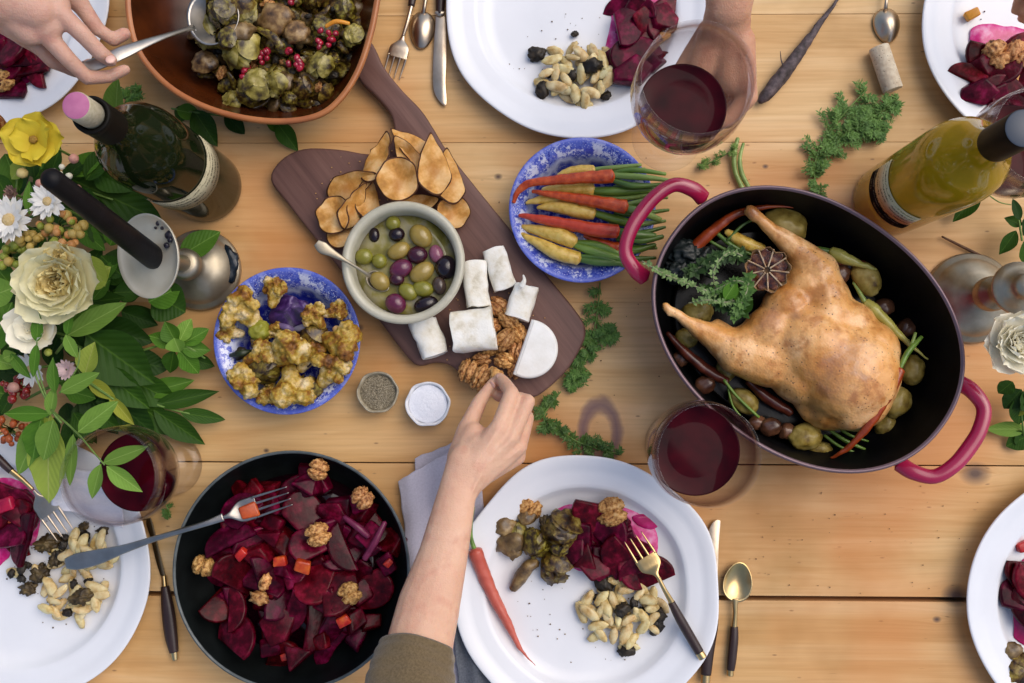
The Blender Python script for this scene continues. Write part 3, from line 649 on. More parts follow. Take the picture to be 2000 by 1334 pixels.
for nm, mm, sd in (('squash_cube', ORAN, 700), ('red_cube', REDB, 740), ('orange_cube', ORA2, 780)):
    def cube(i, sd=sd):
        r = random.Random(sd + i); bm = bmesh.new(); bmesh.ops.create_cube(bm, size=1)
        for v in bm.verts: v.co = Vector((v.co.x * .0125 * r.uniform(.85, 1.15), v.co.y * .0095 * r.uniform(.85, 1.15), v.co.z * .008 * r.uniform(.85, 1.1)))
        bmesh.ops.bevel(bm, geom=bm.edges[:], offset=.0016, segments=3, profile=.5, affect='EDGES')
        for v in bm.verts: v.co += noise.noise_vector(v.co * 150 + Vector((sd + i, 0, 0))) * .001
        for k, v in enumerate(bm.verts): v.index = k
        out = [v.co.copy() for v in bm.verts], [tuple(v.index for v in f.verts) for f in bm.faces]; bm.free(); return out
    variants(nm, cube, 3, mm, auto=60)
# --- beans
BEAN = mat('cream_bean', [(.3, 'b08c4c'), (.45, 'ccb27a'), (.6, 'd8c794'), (.8, 'e2d6ad')], 120, rough=.38, bump=.25, bscale=300, sss=.25, rand=.12, hue=.008, ssr=(1, .8, .5))
def bean(i):
    r = random.Random(i); ln = r.uniform(.0088, .0118); w = r.uniform(.0040, .0054); cv = r.uniform(-.2, .3)
    def fn(p, v):
        p.y += cv * (p.x / ln) ** 2 * .006; p.x, p.y, p.z = p.x, p.y, p.z * .9; return p
    return blob(ln, w, w * .75, 3, .16, 1.8, i, fn)
variants('bean', bean, 8, BEAN)
DARK = mat('charred_bit', [(.3, '120e09'), (.55, '2a2114'), (.75, '423420')], 250, rough=.5, bump=.6, rand=.25)
variants('brown_bit', lambda i: blob(.0052, .004, .003, 4, .6, 2.4, 90 + i), 4, mat('brown_bit', [(.3, '21180c'), (.5, '43341a'), (.75, '6e5a30')], 200, rough=.5, bump=.6, rand=.25))
variants('dark_bit', lambda i: blob(.0052, .004, .003, 3, .55, 2.2, 60 + i), 5, DARK)
# --- sprouts and mushrooms
SPR = mat('roasted_sprout', [(.32, '180f04'), (.43, '3c280c'), (.54, '645218'), (.66, '8c7c30'), (.8, 'b0a058')], 190, rough=.4, bump=.6, bscale=260, rand=.25, hue=.015, sss=.1, coat=.2)
def sprout(i, flat=1.0, n_=13):
    r = random.Random(i * 5 + 3); mb = MB(); vs, fs = blob(.0095, .0085, .008 * flat, 2, .2, 1.6, i); mb.add(vs, fs)
    for k in range(n_):
        ax = Vector((r.uniform(-1, 1), r.uniform(-1, 1), r.uniform(.0, 1))).normalized(); t1 = ax.orthogonal().normalized(); t2 = ax.cross(t1); th = R(r.uniform(38, 62)); g_ = 6; rad = 1 + .035 * k + r.uniform(0, .05); lift = r.uniform(.05, .3); vv = []
        for a in range(g_ + 1):
            for b in range(g_ + 1):
                u, w = (a / g_ * 2 - 1), (b / g_ * 2 - 1); q = max(abs(u), abs(w)); ln = math.hypot(u, w) or 1; u2, w2 = u * q / ln, w * q / ln; e = math.hypot(u2, w2)
                dv = (ax * math.cos(e * th) + (t1 * u2 + t2 * w2) / (e or 1) * math.sin(e * th)); m_ = rad + lift * e ** 3 + .22 * noise.noise(dv * 5 + Vector((k, i, 0))) * e
                vv.append(Vector((dv.x * .0098 * m_, dv.y * .0088 * m_, dv.z * .0080 * m_ * flat)))
        mb.add(vv, [(a * (g_ + 1) + b, (a + 1) * (g_ + 1) + b, (a + 1) * (g_ + 1) + b + 1, a * (g_ + 1) + b + 1) for a in range(g_) for b in range(g_)])
    return mb
variants('brussels_sprout', sprout, 5, SPR)
def sprhalf(i):
    """cut half: flat face with leaf layers"""
    vs, fs = ico(4); o = Vector((i * 3.7, 9, i)); out = []
    for v in vs:
        k = 1 + .35 * noise.noise(v * 1.8 + o) + .12 * noise.noise(v * 5 + o); x, y = v.x * .0145 * k, v.y * .0095 * k
        z = v.z * .009 * k
        if z > 0: rr = math.sqrt((v.x) ** 2 + (v.y) ** 2); z = .0011 * math.sin(rr * 15 + 7 * noise.noise(v * 2.2 + o)) + .0014 * noise.noise(v * 5 + o) + .0022 * noise.noise(v * 1.5 + o) + .001
        out.append(Vector((x, y, z)))
    return out, fs
variants('sprout_half', lambda i: sprout(i + 40, .6, 7), 4, SPR)
MUSH = mat('brown_mushroom', [(.3, '3a2a17'), (.5, '69512f'), (.68, '8d7448'), (.82, 'a8905f')], 110, rough=.4, bump=.4, bscale=260, rand=.2, coat=.25)
def mush(i):
    vs, fs = ico(3); o = Vector((i, i * 3., 4)); out = []
    for v in vs:
        k = 1 + .30 * noise.noise(v * 1.8 + o) + .12 * noise.noise(v * 5 + o)
        if v.z > -.1: p = Vector((v.x * .013 * k, v.y * .0115 * k, v.z * .008 * k))
        else: p = Vector((v.x * .0055 * k, v.y * .0055 * k, v.z * .011))
        out.append(p)
    return out, fs
variants('mushroom', mush, 4, MUSH)
def strip_(i):
    r = random.Random(i + 5); pts = [Vector((x * .006, .004 * math.sin(x * r.uniform(.6, 1.1) + i), .002 * math.cos(x + i))) for x in range(-2, 3)]
    return tube(spline(pts, 4), [.0025 + .0025 * math.sin(math.pi * k / 16) for k in range(17)], 10, flat=.6)
variants('roast_strip', strip_, 5, SPR)
POM = mat('pomegranate', [(.3, '7a0a20'), (.6, 'a51832'), (.8, 'c03a55')], 200, rough=.12, spec=.6, bump=0, rand=.25, sss=.3, coat=.5)
variants('pomegranate_seed', lambda i: blob(.0040, .0031, .0028, 2, .2, 1.5, i), 3, POM)
# --- cauliflower
def cauli_mat():
    n = NT('roasted_cauliflower'); v = n.coord(); s = n.n('ShaderNodeSeparateXYZ'); n.l(v, s.inputs[0])
    oi = n.n('ShaderNodeObjectInfo'); ad = n.n('ShaderNodeVectorMath'); ad.operation = 'ADD'; n.l(v, ad.inputs[0]); n.l(oi.outputs['Random'], ad.inputs[1])
    f = n.noise(ad.outputs[0], 60, 4, .65); f2 = n.noise(ad.outputs[0], 420, 2)
    c = n.ramp(f, [(.3, L('4e2a0e')), (.41, L('8a5a1e')), (.48, L('ab8a30')), (.55, L('c4a75c')), (.63, L('d8c294')), (.8, L('e0d0a8'))]); c = n.mix(n.ramp(f2, [(.3, .5), (.5, 0.0)]), c, L('6b4a18'))
    st = n.ramp(s.outputs[0], [(0, 0.0), (.5, 0.0)])
    return n.done(n.bsdf(c, .5, .4, bump=n.vor(ad.outputs[0], 420), bstr=.5, bdist=.001, sss=.15))
CAUL = cauli_mat()
def floret(i):
    r = random.Random(i); shapes = []; 
    shapes.append(capsule((-.009, 0, -.001), .0055, (.002, 0, 0), .0085, 10))
    for k in range(12):
        a = r.uniform(-1.9, 1.9); rr = r.uniform(.004, .011); c = Vector((.006 + rr * math.cos(a), rr * 1.15 * math.sin(a), r.uniform(-.002, .007)))
        v, f = ico(2); q = r.uniform(.0042, .0066); shapes.append(([c + w * q for w in v], f))
    return shapes
VAR['cauliflower_floret'] = []
for i in range(6):
    me = remesh('cauliflower_floret', floret(i), CAUL, .0011, 1)
    o_ = Vector((i * 7.0, 0, 0))
    for v in me.vertices:
        p = v.co * 260 + o_; k = (v.co.x + .012) / .03; d_, _ = noise.voronoi(p * 1.1)
        v.co += v.normal * (.0026 * max(0, min(1, k * 1.6)) * (.5 - d_[0]) + .0008 * noise.noise(p))
    VAR['cauliflower_floret'].append(me)
# --- potatoes, purple cabbage
POTA = mat('olive_potato', [(.28, '57421a'), (.42, '8a7430'), (.6, 'a8944c'), (.8, 'b8a668')], 90, rough=.42, bump=.4, bscale=300, rand=.15, coat=.15)
variants('baby_potato', lambda i: blob(.0165, .0125, .0115, 4, .14, 1.3, i), 4, POTA)
SHAL = mat('brown_shallot', [(.3, '3a1e14'), (.6, '6b4630'), (.8, '8c6a4a')], 70, rough=.3, bump=.3, rand=.2, coat=.3, stretch=(.3, 1, 1))
variants('roast_shallot', lambda i: blob(.012, .0095, .009, 3, .22, 1.6, 20 + i), 3, SHAL)

# ------------------------------------------------------------------ beet pan contents
def sector(px, py, cx, cy, r):
    dx, dy = px - cx, py - cy
    if math.hypot(dx, dy) < r * .38: return 'in the middle of the'
    a = math.degrees(math.atan2(-dy, dx)) % 360
    return ['at the right side of the', 'at the upper right of the', 'at the top of the', 'at the upper left of the', 'at the left side of the', 'at the lower left of the', 'at the bottom of the', 'at the lower right of the'][int((a + 22.5) // 45) % 8]
rb = random.Random(21)
jm = mat('beet_juice', [(.3, '12020a'), (.7, '25040f')], 20, rough=.12, bump=0, rand=0)
v, f = lathe([(0, .017), (PNR * .6, .017), (PNR * .78, .0165), (PNR * .76, .0145), (0, .0145)], 72)
o = single('beet_juice', MB().add(v, f), jm, 'dark beet juice lying under the salad in the black bowl', 'juice', kind='stuff'); o.location = (PNC.x, PNC.y, .0145)
pts = []
def outside_pan(px, py):
    # contents keep off the empty left and lower rim, as photographed
    dx, dy = px - 596, py - 1110; return (dx / 174) ** 2 + (dy / 192) ** 2 > 1
tries = 0
while len(pts) < 84 and tries < 20000:
    tries += 1; px, py = rb.uniform(380, 780), rb.uniform(905, 1318)
    if outside_pan(px, py): continue
    layer = len(pts) // 28
    if layer > 0 and ((px - 590) / 170) ** 2 + ((py - 1110) / 185) ** 2 > 1: continue
    if any(l == layer and (px - a) ** 2 + (py - b) ** 2 < 38 ** 2 for a, b, l in pts): continue
    pts.append((px, py, layer))
for px, py, l in pts:
    k = 'beet_slice' if rb.random() < .42 else 'beet_wedge'
    put(k, px, py, .024 + l * .0085 + rb.uniform(0, .003), 'red beet %s %s, %s black bowl' % ('slice' if k == 'beet_slice' else 'wedge', ('low down', 'half buried', 'on top')[l], sector(px, py, 590, 1112, 190)), 'beet', s=rb.uniform(1.05, 1.45), tilt=(rb.uniform(-.55, .55), rb.uniform(-.55, .55)), group='beet pieces in the black bowl', var=rb.randrange(12))
def feat(kind, L_, cat, group=None, dz=0):
    for it in L_:
        px, py, z, rz, s, lab = it[:6]; put(kind, px, py, z, lab, cat, rz=rz, s=s, group=group, tilt=(rb.uniform(-.2, .2), rb.uniform(-.2, .2)))
feat('walnut_half', [(708, 972, .056, .8, .88, 'walnut half near the upper right rim of the black beet bowl'), (621, 1044, .062, .3, .9, 'walnut half just above the centre of the black beet bowl'), (397, 1105, .044, 1.3, .9, 'walnut half at the left edge of the beet salad'), (622, 917, .050, -.3, .85, 'walnut half partly sunk at the top of the beet salad'), (682, 1160, .052, .4, .9, 'dark stained walnut half right of centre in the beet salad')], 'walnut', 'walnut halves on the beet salad')
feat('walnut_piece', [(517, 1138, .058, 1.2, 1.2, 'small walnut crumb upright left of centre in the beet salad'), (506, 1168, .058, -.2, 1.4, 'small walnut crumb below the other crumb in the beet salad')], 'walnut')
feat('squash_cube', [(546, 1096, .060, .1, 1.1, 'orange squash cube in the middle of the beet salad'), (592, 1106, .060, -.3, 1.25, 'larger orange squash cube beside the middle cube'), (671, 1212, .054, .5, 1.0, 'orange squash cube low on the right of the beet salad'), (435, 1104, .043, .2, .9, 'red orange cube touching the left walnut half')], 'squash', 'squash cubes in the beet salad')
feat('red_cube', [(487, 998, .058, .3, 1.5, 'bright red piece lifted by the serving fork'), (471, 1082, .050, .8, 1.0, 'bright red piece left of the middle squash cube'), (758, 1100, .048, .8, .7, 'small pink red piece at the right rim of the beet salad'), (558, 1283, .040, .3, .8, 'bright red piece at the bottom of the beet salad')], 'beet', 'bright red pieces in the beet salad')
for (x0, y0, x1, y1, lab) in ((752, 1020, 712, 1092, 'thin purple beet stick at the right of the beet salad'), (672, 1010, 720, 1048, 'pinkish beet stick beside the upper right walnut')):
    v, f = pxtube([(x0, y0, .050, 5), ((x0 + x1) / 2 + 2, (y0 + y1) / 2, .053, 7), (x1, y1, .050, 6)], 8); single('beet_stick', MB().add(v, f), mat('beet_stick', [(.3, '5a1434'), (.7, '7a2a4c')], 90, rough=.35), lab, 'beet')

# ------------------------------------------------------------------ brown bowl contents
rb = random.Random(5)
cx, cy = 545, 100
for lay in range(3):
    P_ = []; t = 0
    while t < 4000 and len(P_) < (95, 85, 60)[lay]:
        t += 1; px, py = rb.uniform(370, 705), rb.uniform(-60, 215)
        e = ((px - 545) / 168) ** 2 + ((py - 60) / 158) ** 2
        if e > 1 - .12 * lay: continue
        if px < 430 + (py - 100) * .0 and py > 150: continue
        if any((px - a) ** 2 + (py - b) ** 2 < 20 ** 2 for a, b in P_): continue
        P_.append((px, py))
    for px, py in P_:
        k, cat, nm = rb.choice((('brussels_sprout', 'sprout', 'roasted sprout'), ('sprout_half', 'sprout', 'cut sprout half'), ('mushroom', 'mushroom', 'brown mushroom'), ('walnut_piece', 'nut', 'brown nut piece'), ('roast_strip', 'vegetable strip', 'roasted green strip'), ('dark_bit', 'roasted bit', 'charred dark bit'), ('sprout_half', 'sprout', 'cut sprout half')))
        put(k, px, py, .022 + lay * .011 + rb.uniform(0, .004), '%s %s brown bowl' % (nm, sector(px, py, 545, 60, 170)), cat, s=rb.uniform(.7, 1.1), tilt=(rb.uniform(-.8, .8), rb.uniform(-.8, .8)), group=nm + 's in the brown bowl', var=rb.randrange(5))
for (x, y, n_, sp) in ((520, 108, 6, 14), (575, 112, 5, 14), (585, 132, 3, 8), (640, 75, 9, 18), (480, 140, 4, 12), (570, 2, 2, 6)):
    for k in range(n_):
        put('pomegranate_seed', x + rb.uniform(-sp, sp), y + rb.uniform(-sp, sp), .060 + rb.uniform(0, .004), 'red pomegranate seed %s brown bowl' % sector(x, y, 545, 60, 170), 'pomegranate seed', s=rb.uniform(.9, 1.25), tilt=(rb.uniform(-1, 1), rb.uniform(-1, 1)), group='pomegranate seeds in the brown bowl')
variants('pale_sprout_half', lambda i: sprout(i + 20, .7, 9), 3, mat('pale_sprout', [(.32, '33240c'), (.44, '6f6222'), (.56, '9a8c40'), (.68, 'b8a868'), (.8, 'c4b488')], 120, rough=.4, bump=.6, bscale=260, rand=.15, coat=.2))
variants('pale_mushroom', mush, 3, mat('pale_mushroom', [(.32, '2e1c0c'), (.48, '6b4e2c'), (.62, '98794c'), (.8, 'b89c70')], 120, rough=.4, bump=.4, rand=.15, coat=.2))
feat('pale_sprout_half', [(470, 95, .064, 1.2, 1.7, 'large pale cut sprout left of the pomegranate seeds'), (500, 165, .058, -.1, 1.4, 'long pale cut sprout at the lower middle of the brown bowl'), (540, 160, .058, 1.2, 1.2, 'upright pale cut sprout at the lower middle of the brown bowl'), (625, 128, .060, .5, 1.1, 'yellow green sprout leaf at the right of the brown bowl'), (690, 70, .058, .9, .9, 'green sprout half against the right rim of the brown bowl'), (458, 196, .045, .2, .9, 'pale green slice at the bottom of the brown bowl'), (412, 60, .060, 1.3, 1.5, 'yellow green sprout leaf resting in the serving spoon'), (470, 30, .066, 1.4, 1.6, 'pale chunky sprout half right of the serving spoon')], 'sprout')
feat('pale_mushroom', [(578, 65, .062, .1, 1.15, 'large pale mushroom in the right half of the brown bowl'), (540, 38, .060, .4, 1.5, 'greyish brown large mushroom at the top of the brown bowl'), (400, 122, .050, .1, 1.1, 'yellow brown piece at the left of the brown bowl')], 'mushroom')
for (x, y, k_, lb) in ((430, 20, 'brussels_sprout', 'sprout in the upper part of the serving spoon'), (452, 48, 'dark_bit', 'dark mushroom bits in the serving spoon'), (440, 75, 'sprout_half', 'sprout piece over the lower lip of the serving spoon'), (458, 22, 'brown_bit', 'brown bit at the right of the serving spoon'), (425, 45, 'brown_bit', 'brown bit in the middle of the serving spoon'), (470, 60, 'mushroom', 'brown mushroom beside the serving spoon lip'), (468, 5, 'brussels_sprout', 'sprout at the right lip of the serving spoon'), (448, -8, 'mushroom', 'mushroom at the top lip of the serving spoon')):
    put(k_, x, y, .078 if x < 465 else .072, lb, 'sprout' if 'sprout' in k_ else 'roasted bit', s=1.15, tilt=(.3, -.3))
v, f = pxtube([(500, 55, .066, 5), (530, 70, .070, 9), (550, 92, .068, 9)], 10, flat=.5); single('green_pepper_strip', MB().add(v, f), SPR, 'glossy green strip above the pomegranate seeds', 'vegetable strip')
v, f = pxtube([(636, 52, .066, 4), (656, 42, .068, 5), (682, 46, .066, 4)], 8, flat=.7); single('orange_peel_strip', MB().add(v, f), ORA2, 'curved orange rind strip near the right rim of the brown bowl', 'peel')

# ------------------------------------------------------------------ cauliflower bowl
rb = random.Random(9)
for (x, y, k_, lb) in ((470, 690, 'dark_bit', 'dark charred bit at the left of the cauliflower bowl'), (600, 690, 'dark_bit', 'dark charred bit in the middle of the cauliflower bowl'), (615, 660, 'sprout_half', 'browned sprout leaf between the cauliflower florets'), (520, 720, 'brussels_sprout', 'browned green sprout low among the florets'), (600, 760, 'sprout_half', 'green leafy bit at the bottom of the cauliflower bowl'), (560, 655, 'brown_bit', 'brown onion bit under the purple cabbage'), (640, 700, 'brown_bit', 'brown onion bit by the right florets'), (500, 670, 'brown_bit', 'brown bit left of the middle floret')):
    put(k_, x, y, .040, lb, 'roasted bit', s=1.3, tilt=(.2, -.2))
pc = mat('purple_cabbage', [(.35, '1c0c30'), (.5, '34184f'), (.62, '4a2d66'), (.72, '8a7a9c')], 60, rough=.35, bump=.4, rand=0, dist=1.5)
v, f = blob(.023, .024, .012, 4, .22, 1.6, 3); o = single('purple_cabbage', MB().add([p + W(570, 622, .028) for p in v], f), pc, 'purple cabbage wedge at the top of the cauliflower bowl', 'cabbage')
yl = mat('yellow_green_floret', [(.3, '7c7a1e'), (.7, '9fa03c')], 70, rough=.45, bump=.4, bscale=300, rand=0)
v, f = blob(.011, .012, .010, 4, .2, 1.8, 6); single('green_cauliflower', MB().add([p + W(505, 645, .040) for p in v], f), yl, 'smooth yellow green cauliflower knob at the upper left of the bowl', 'cauliflower')
gl_ = mat('herb_dark', [(.3, '12200c'), (.7, '2a3c18')], 120, rough=.5)
FL = [(485, 615, .044, 2.2, 1.5, 'toasted orange brown floret'), (536, 576, .046, 1.3, 1.0, 'small pale floret'), (500, 700, .044, .2, 1.1, 'cream stemmed floret'), (556, 692, .050, .6, 1.5, 'large orange toasted floret'), (495, 735, .044, 3.6, 1.35, 'yellow brown floret'), (570, 745, .046, -1.3, 1.5, 'broad mottled floret'), (642, 730, .046, .9, 1.3, 'yellow edged floret'), (618, 622, .050, 2.2, .95, 'small toasted floret'), (655, 668, .046, -.4, 1.5, 'yellow based floret'), (648, 610, .046, .2, .8, 'little cream floret'), (600, 700, .038, 1, 1.2, 'half hidden brown floret'), (456, 650, .034, 3, .85, 'pale browned floret'), (545, 655, .030, 2, .8, 'low brown floret'), (636, 690, .034, 4, .8, 'shaded floret'), (525, 762, .034, 4.5, .9, 'golden floret')]
FP = ['at the upper left', 'at the very top', 'left of the middle', 'in the middle', 'at the lower left', 'at the bottom', 'at the lower right', 'right of the purple cabbage', 'at the right', 'at the upper right', 'between the middle and right florets', 'against the left rim', 'below the purple cabbage', 'behind the right floret', 'against the bottom rim']
for (x, y, z, a, s_, lb), wh in zip(FL, FP): put('cauliflower_floret', x, y, z, lb + ' ' + wh + ' of the blue bowl', 'cauliflower', rz=a, s=s_, tilt=(rb.uniform(-.4, .4), rb.uniform(-.5, .1)), group='cauliflower florets in the blue bowl')
v, f = pxtube([(655, 640, .048, 7), (665, 660, .052, 10), (668, 690, .048, 8)], 10); single('cauliflower_stalk_piece', MB().add(v, f), mat('cream_stem', [(.3, 'b08a50'), (.7, 'd0b080')], 80, rough=.5, sss=.2), 'cream cut stem at the right of the cauliflower bowl', 'cauliflower')
for (x, y, a, c_) in ((595, 665, 1.7, '5c4436'), (605, 705, .9, '2c1a30'), (470, 690, .2, '26301a'), (590, 640, .2, '8d8698'), (560, 640, 2.8, '6d5a80')):
    v, f = pxtube([(x - 22 * math.cos(a), y + 22 * math.sin(a), .036, 3), (x, y, .043, 7), (x + 22 * math.cos(a), y - 22 * math.sin(a), .038, 3)], 8, flat=.5); single('cabbage_shred', MB().add(v, f), mat('shred_' + c_, [(.3, c_), (.7, c_)], 50, rough=.4), {'5c4436': 'brown onion strip in the middle', '2c1a30': 'dark purple shred under the right florets', '26301a': 'dark green shred at the left', '8d8698': 'pale grey shred on the purple cabbage', '6d5a80': 'violet shred on the purple cabbage'}[c_] + ' of the cauliflower bowl', 'shred')

# ------------------------------------------------------------------ olives
def olive_mat(nm, a, b): return mat(nm, [(.3, a), (.7, b)], 60, rough=.15, spec=.5, bump=.1, bscale=200, rand=0, coat=.3, coatr=.08, sss=.1)
OLV = dict(green=olive_mat('green_olive', '6e6a1c', '8c8834'), tan=olive_mat('tan_olive', '8a7430', 'a58d48'), black=olive_mat('black_olive', '120a10', '241018'), wine_=olive_mat('wine_olive', '4a1730', '6d2a4a'), plum=olive_mat('plum_olive', '2c0d1c', '48182c'), pink=olive_mat('pink_olive', '80465c', '965e70'), brown=olive_mat('brown_olive', '3e3028', '54443a'))
OL = [(775, 458, 15, 13, .2, 'black', 'black olive at the top of the olive bowl'), (731, 459, 10, 14, 0, 'black', 'half sunk black olive at the upper left of the olive bowl'), (768, 436, 14, 14, 0, 'green', 'green olive against the top rim of the olive bowl'), (822, 461, 24, 19, -.8, 'tan', 'large greenish tan olive at the upper right'), (779, 490, 22, 15, .5, 'tan', 'long tan green olive above the centre of the olive bowl'), (711, 501, 17, 15, 0, 'green', 'green olive at the left of the olive bowl'), (741, 510, 14, 14, 0, 'green', 'round green olive next to the small spoon'), (815, 498, 19, 16, .1, 'plum', 'dark plum olive right of centre in the olive bowl'), (852, 496, 13, 17, .3, 'pink', 'dull pink olive at the right of the olive bowl'), (871, 522, 20, 22, 0, 'black', 'large black olive at the right rim of the olive bowl'), (783, 525, 22, 17, .4, 'wine_', 'wine red olive in the middle of the olive bowl'), (775, 545, 14, 12, 0, 'plum', 'small plum olive under the wine red olive'), (824, 532, 25, 17, .6, 'tan', 'large brownish tan olive right of centre'), (742, 549, 20, 16, -.7, 'tan', 'tan olive lying in the small spoon'), (797, 570, 19, 15, -.6, 'green', 'yellow green olive below the centre of the olive bowl'), (826, 564, 20, 15, -.1, 'green', 'yellow green olive at the lower right'), (858, 558, 13, 17, .2, 'brown', 'grey brown olive at the lower right rim'), (773, 593, 20, 18, -.6, 'wine_', 'purple olive at the bottom of the olive bowl'), (832, 595, 23, 15, .3, 'black', 'shiny black olive at the bottom right of the olive bowl')]
for i, (x, y, a, b, rz, k, lb) in enumerate(OL):
    z = .019 + .031; vs, fs = blob(a * S(z) * 1.08, b * S(z) * 1.08, min(a, b) * S(z) * .95, 4, .03, 1, i); p = W(x, y, z - (.004 if 'sunk' in lb else 0)); M = Matrix.Rotation(rz, 4, 'Z')
    single('olive', MB().add([p + (M @ v) for v in vs], fs), OLV[k], lb, 'olive', 'olives in the frosted bowl')

# ------------------------------------------------------------------ pear slices
def pear_mat():
    n = NT('dried_pear'); v = n.coord(); oi = n.n('ShaderNodeObjectInfo'); f = n.noise(v, 55, 4, .6); s = n.n('ShaderNodeSeparateXYZ'); n.l(v, s.inputs[0])
    x = n.math('MULTIPLY', s.outputs[0], s.outputs[0]); y = n.math('MULTIPLY', n.math('ADD', s.outputs[1], .006), n.math('ADD', s.outputs[1], .006)); r = n.math('SQRT', n.math('ADD', n.math('MULTIPLY', x, 2.2), y))
    c = n.ramp(f, [(.3, L('a06a2c')), (.46, L('c8924a')), (.58, L('dcae70')), (.72, L('e6c490'))])
    st = n.math('MULTIPLY', n.ramp(n.math('ADD', r, n.math('MULTIPLY', f, .006)), [(.0, .9), (.009, .5), (.013, 0.0)]), n.math('GREATER_THAN', oi.outputs['Random'], .35))
    c = n.mix(st, c, L('b06d24')); return n.done(n.bsdf(c, .6, .3, bump=f, bstr=.4, bdist=.002, sss=.15))
PEAR = pear_mat(); RIND = mat('pear_rind', [(.3, '3a1e0c'), (.7, '5c3414')], 150, rough=.7, rand=0)
def pear(i):
    r = random.Random(i * 3 + 1); N = 44; ol = []
    nk = r.uniform(.30, .5); asym = r.uniform(-.08, .08)
    for k in range(N):
        a = 2 * math.pi * k / N; t = (1 + math.sin(a)) / 2; w = .0165 * (1 - (1 - nk) * max(0, t - .25) ** .9 * 1.25); x = w * math.cos(a) + asym * .02 * t; y = .026 * math.sin(a) + (.004 if t > .5 else 0) - .002
        if i == 4: x, y = .020 * math.cos(a), .021 * math.sin(a)
        ol.append((x * (1 + .05 * math.sin(5 * a + i)), y))
    mb = MB(); vs = []; h = .0009; wav = r.uniform(.9, 1.7); ph = r.uniform(0, 6)
    def zz(x, y): return wav * (.0035 * math.sin(x * 120 + ph) * math.cos(y * 90 + ph) + 8 * (x * x + .5 * y * y))
    rings = (0, .3, .6, .85, .935, 1.0)
    for side in (1, -1):
        for rr in rings[1:]:
            for x, y in ol: vs.append((x * rr, y * rr, zz(x * rr, y * rr) + .0016 * rr ** 6 * math.sin(7 * math.atan2(y, x) + ph) + side * h * (.4 if rr == 1 else 1)))
        vs.append((0, 0, zz(0, 0) + side * h))
    B = N * 5 + 1
    for sd in (0, 1):
        b = sd * B
        for q in range(4):
            for k in range(N):
                fc = (b + q * N + k, b + (q + 1) * N + k, b + (q + 1) * N + (k + 1) % N, b + q * N + (k + 1) % N)
                mb.f.append(fc if sd == 0 else fc[::-1]); mb.m.append(1 if q == 3 else 0)
        for k in range(N):
            fc = (b + 5 * N, b + k, b + (k + 1) % N); mb.f.append(fc if sd == 0 else fc[::-1]); mb.m.append(0)
    for k in range(N): mb.f.append((4 * N + k, B + 4 * N + k, B + 4 * N + (k + 1) % N, 4 * N + (k + 1) % N)); mb.m.append(1)
    mb.v = [Vector(p) for p in vs]; return mb
variants('pear_slice', pear, 6, [PEAR, RIND])
PS = [(778, 350, .050, .05, 1.12, 4, .15, 0, 'large round pear slice in the middle, just above the olive bowl'), (740, 308, .042, .35, 1.05, 0, .1, -.5, 'upright pear slice with a stem tip at the left of the upper group'), (803, 285, .036, -.9, 1.0, 1, .2, .3, 'pear slice curling at the top of the upper group'), (845, 322, .046, -.05, 1.22, 2, 0, .5, 'tall pear slice right of the large round one'), (876, 345, .036, -.05, 1.12, 3, 0, .5, 'pear slice at the right end of the upper group'), (884, 414, .030, .6, .9, 4, 0, .3, 'pale blunt pear slice at the lower right by the olive bowl rim'), (690, 362, .036, 1.15, 1.15, 1, .5, .2, 'long pear slice across the top of the left group'), (655, 420, .038, .2, 1.0, 4, .1, -.3, 'pale rounded pear slice at the left end of the left group'), (690, 400, .044, .4, .98, 3, .2, .9, 'folded pear slice in the middle of the left group'), (716, 382, .034, .1, .95, 2, 0, .8, 'pear slice standing on edge at the right of the left group'), (822, 398, .028, 1.4, .8, 5, .2, 0, 'small pear slice half hidden behind the olive bowl'), (795, 302, .040, -.6, .85, 5, .3, 0, 'small pear slice behind the large round one'), (668, 440, .028, .3, .95, 0, 0, .2, 'lowest pear slice of the left group')]
for (x, y, z, rz, s_, vi, tx, ty, lb) in PS: put('pear_slice', x, y, z, lb, 'pear slice', rz=-rz, s=s_, var=vi, tilt=(tx, ty), group='dried pear slices on the board')

# ------------------------------------------------------------------ cheese
CHW = mat('goat_cheese', [(.28, 'c8bea4'), (.42, 'e6e0d0'), (.55, 'efece2'), (.75, 'f4f1e8')], 70, rough=.55, bump=.7, bscale=420, bdist=.0006, rand=0, sss=.3, ssr=(1, .9, .8))
def cheese_log(x0, y0, x1, y1, wpx, label, seed):
    z = BZ + wpx * S(.03) * .42; a, b = W(x0, y0, z), W(x1, y1, z); ax = b - a; n = 12; seg = 28; vs, fs = [], []; r = wpx / 2 * S(z); ex = ax.normalized(); B = Vector((-ex.y, ex.x, 0))
    st = [(0, .0), (0, .55), (0, .93), (.003, .985), (.02, 1.0)] + [(t, 1.0) for t in (.2, .35, .5, .65, .8)] + [(.98, 1.0), (.997, .985), (1, .93), (1, .55), (1, 0)]
    for t, k in st:
        for q in range(seg):
            an = 2 * math.pi * q / seg; sx = abs(math.cos(an)) ** .6 * (1 if math.cos(an) > 0 else -1); sz = abs(math.sin(an)) ** .6 * (1 if math.sin(an) > 0 else -1)
            p = a + ax * t + B * (sx * r * k) + Vector((0, 0, 1)) * (sz * r * .84 * k); o_ = noise.noise_vector(p * 130 + Vector((seed, 0, 0))) * .0016 + noise.noise_vector(p * 45 + Vector((seed, 3, 0))) * .0028; vs.append(p + o_)
    for i in range(len(st) - 1):
        for q in range(seg): fs.append((i * seg + q, i * seg + (q + 1) % seg, (i + 1) * seg + (q + 1) % seg, (i + 1) * seg + q))
    mb = MB().add(vs, fs)
    single('cheese_log', mb, CHW, label, 'cheese', 'goat cheese log pieces on the board', auto=40)
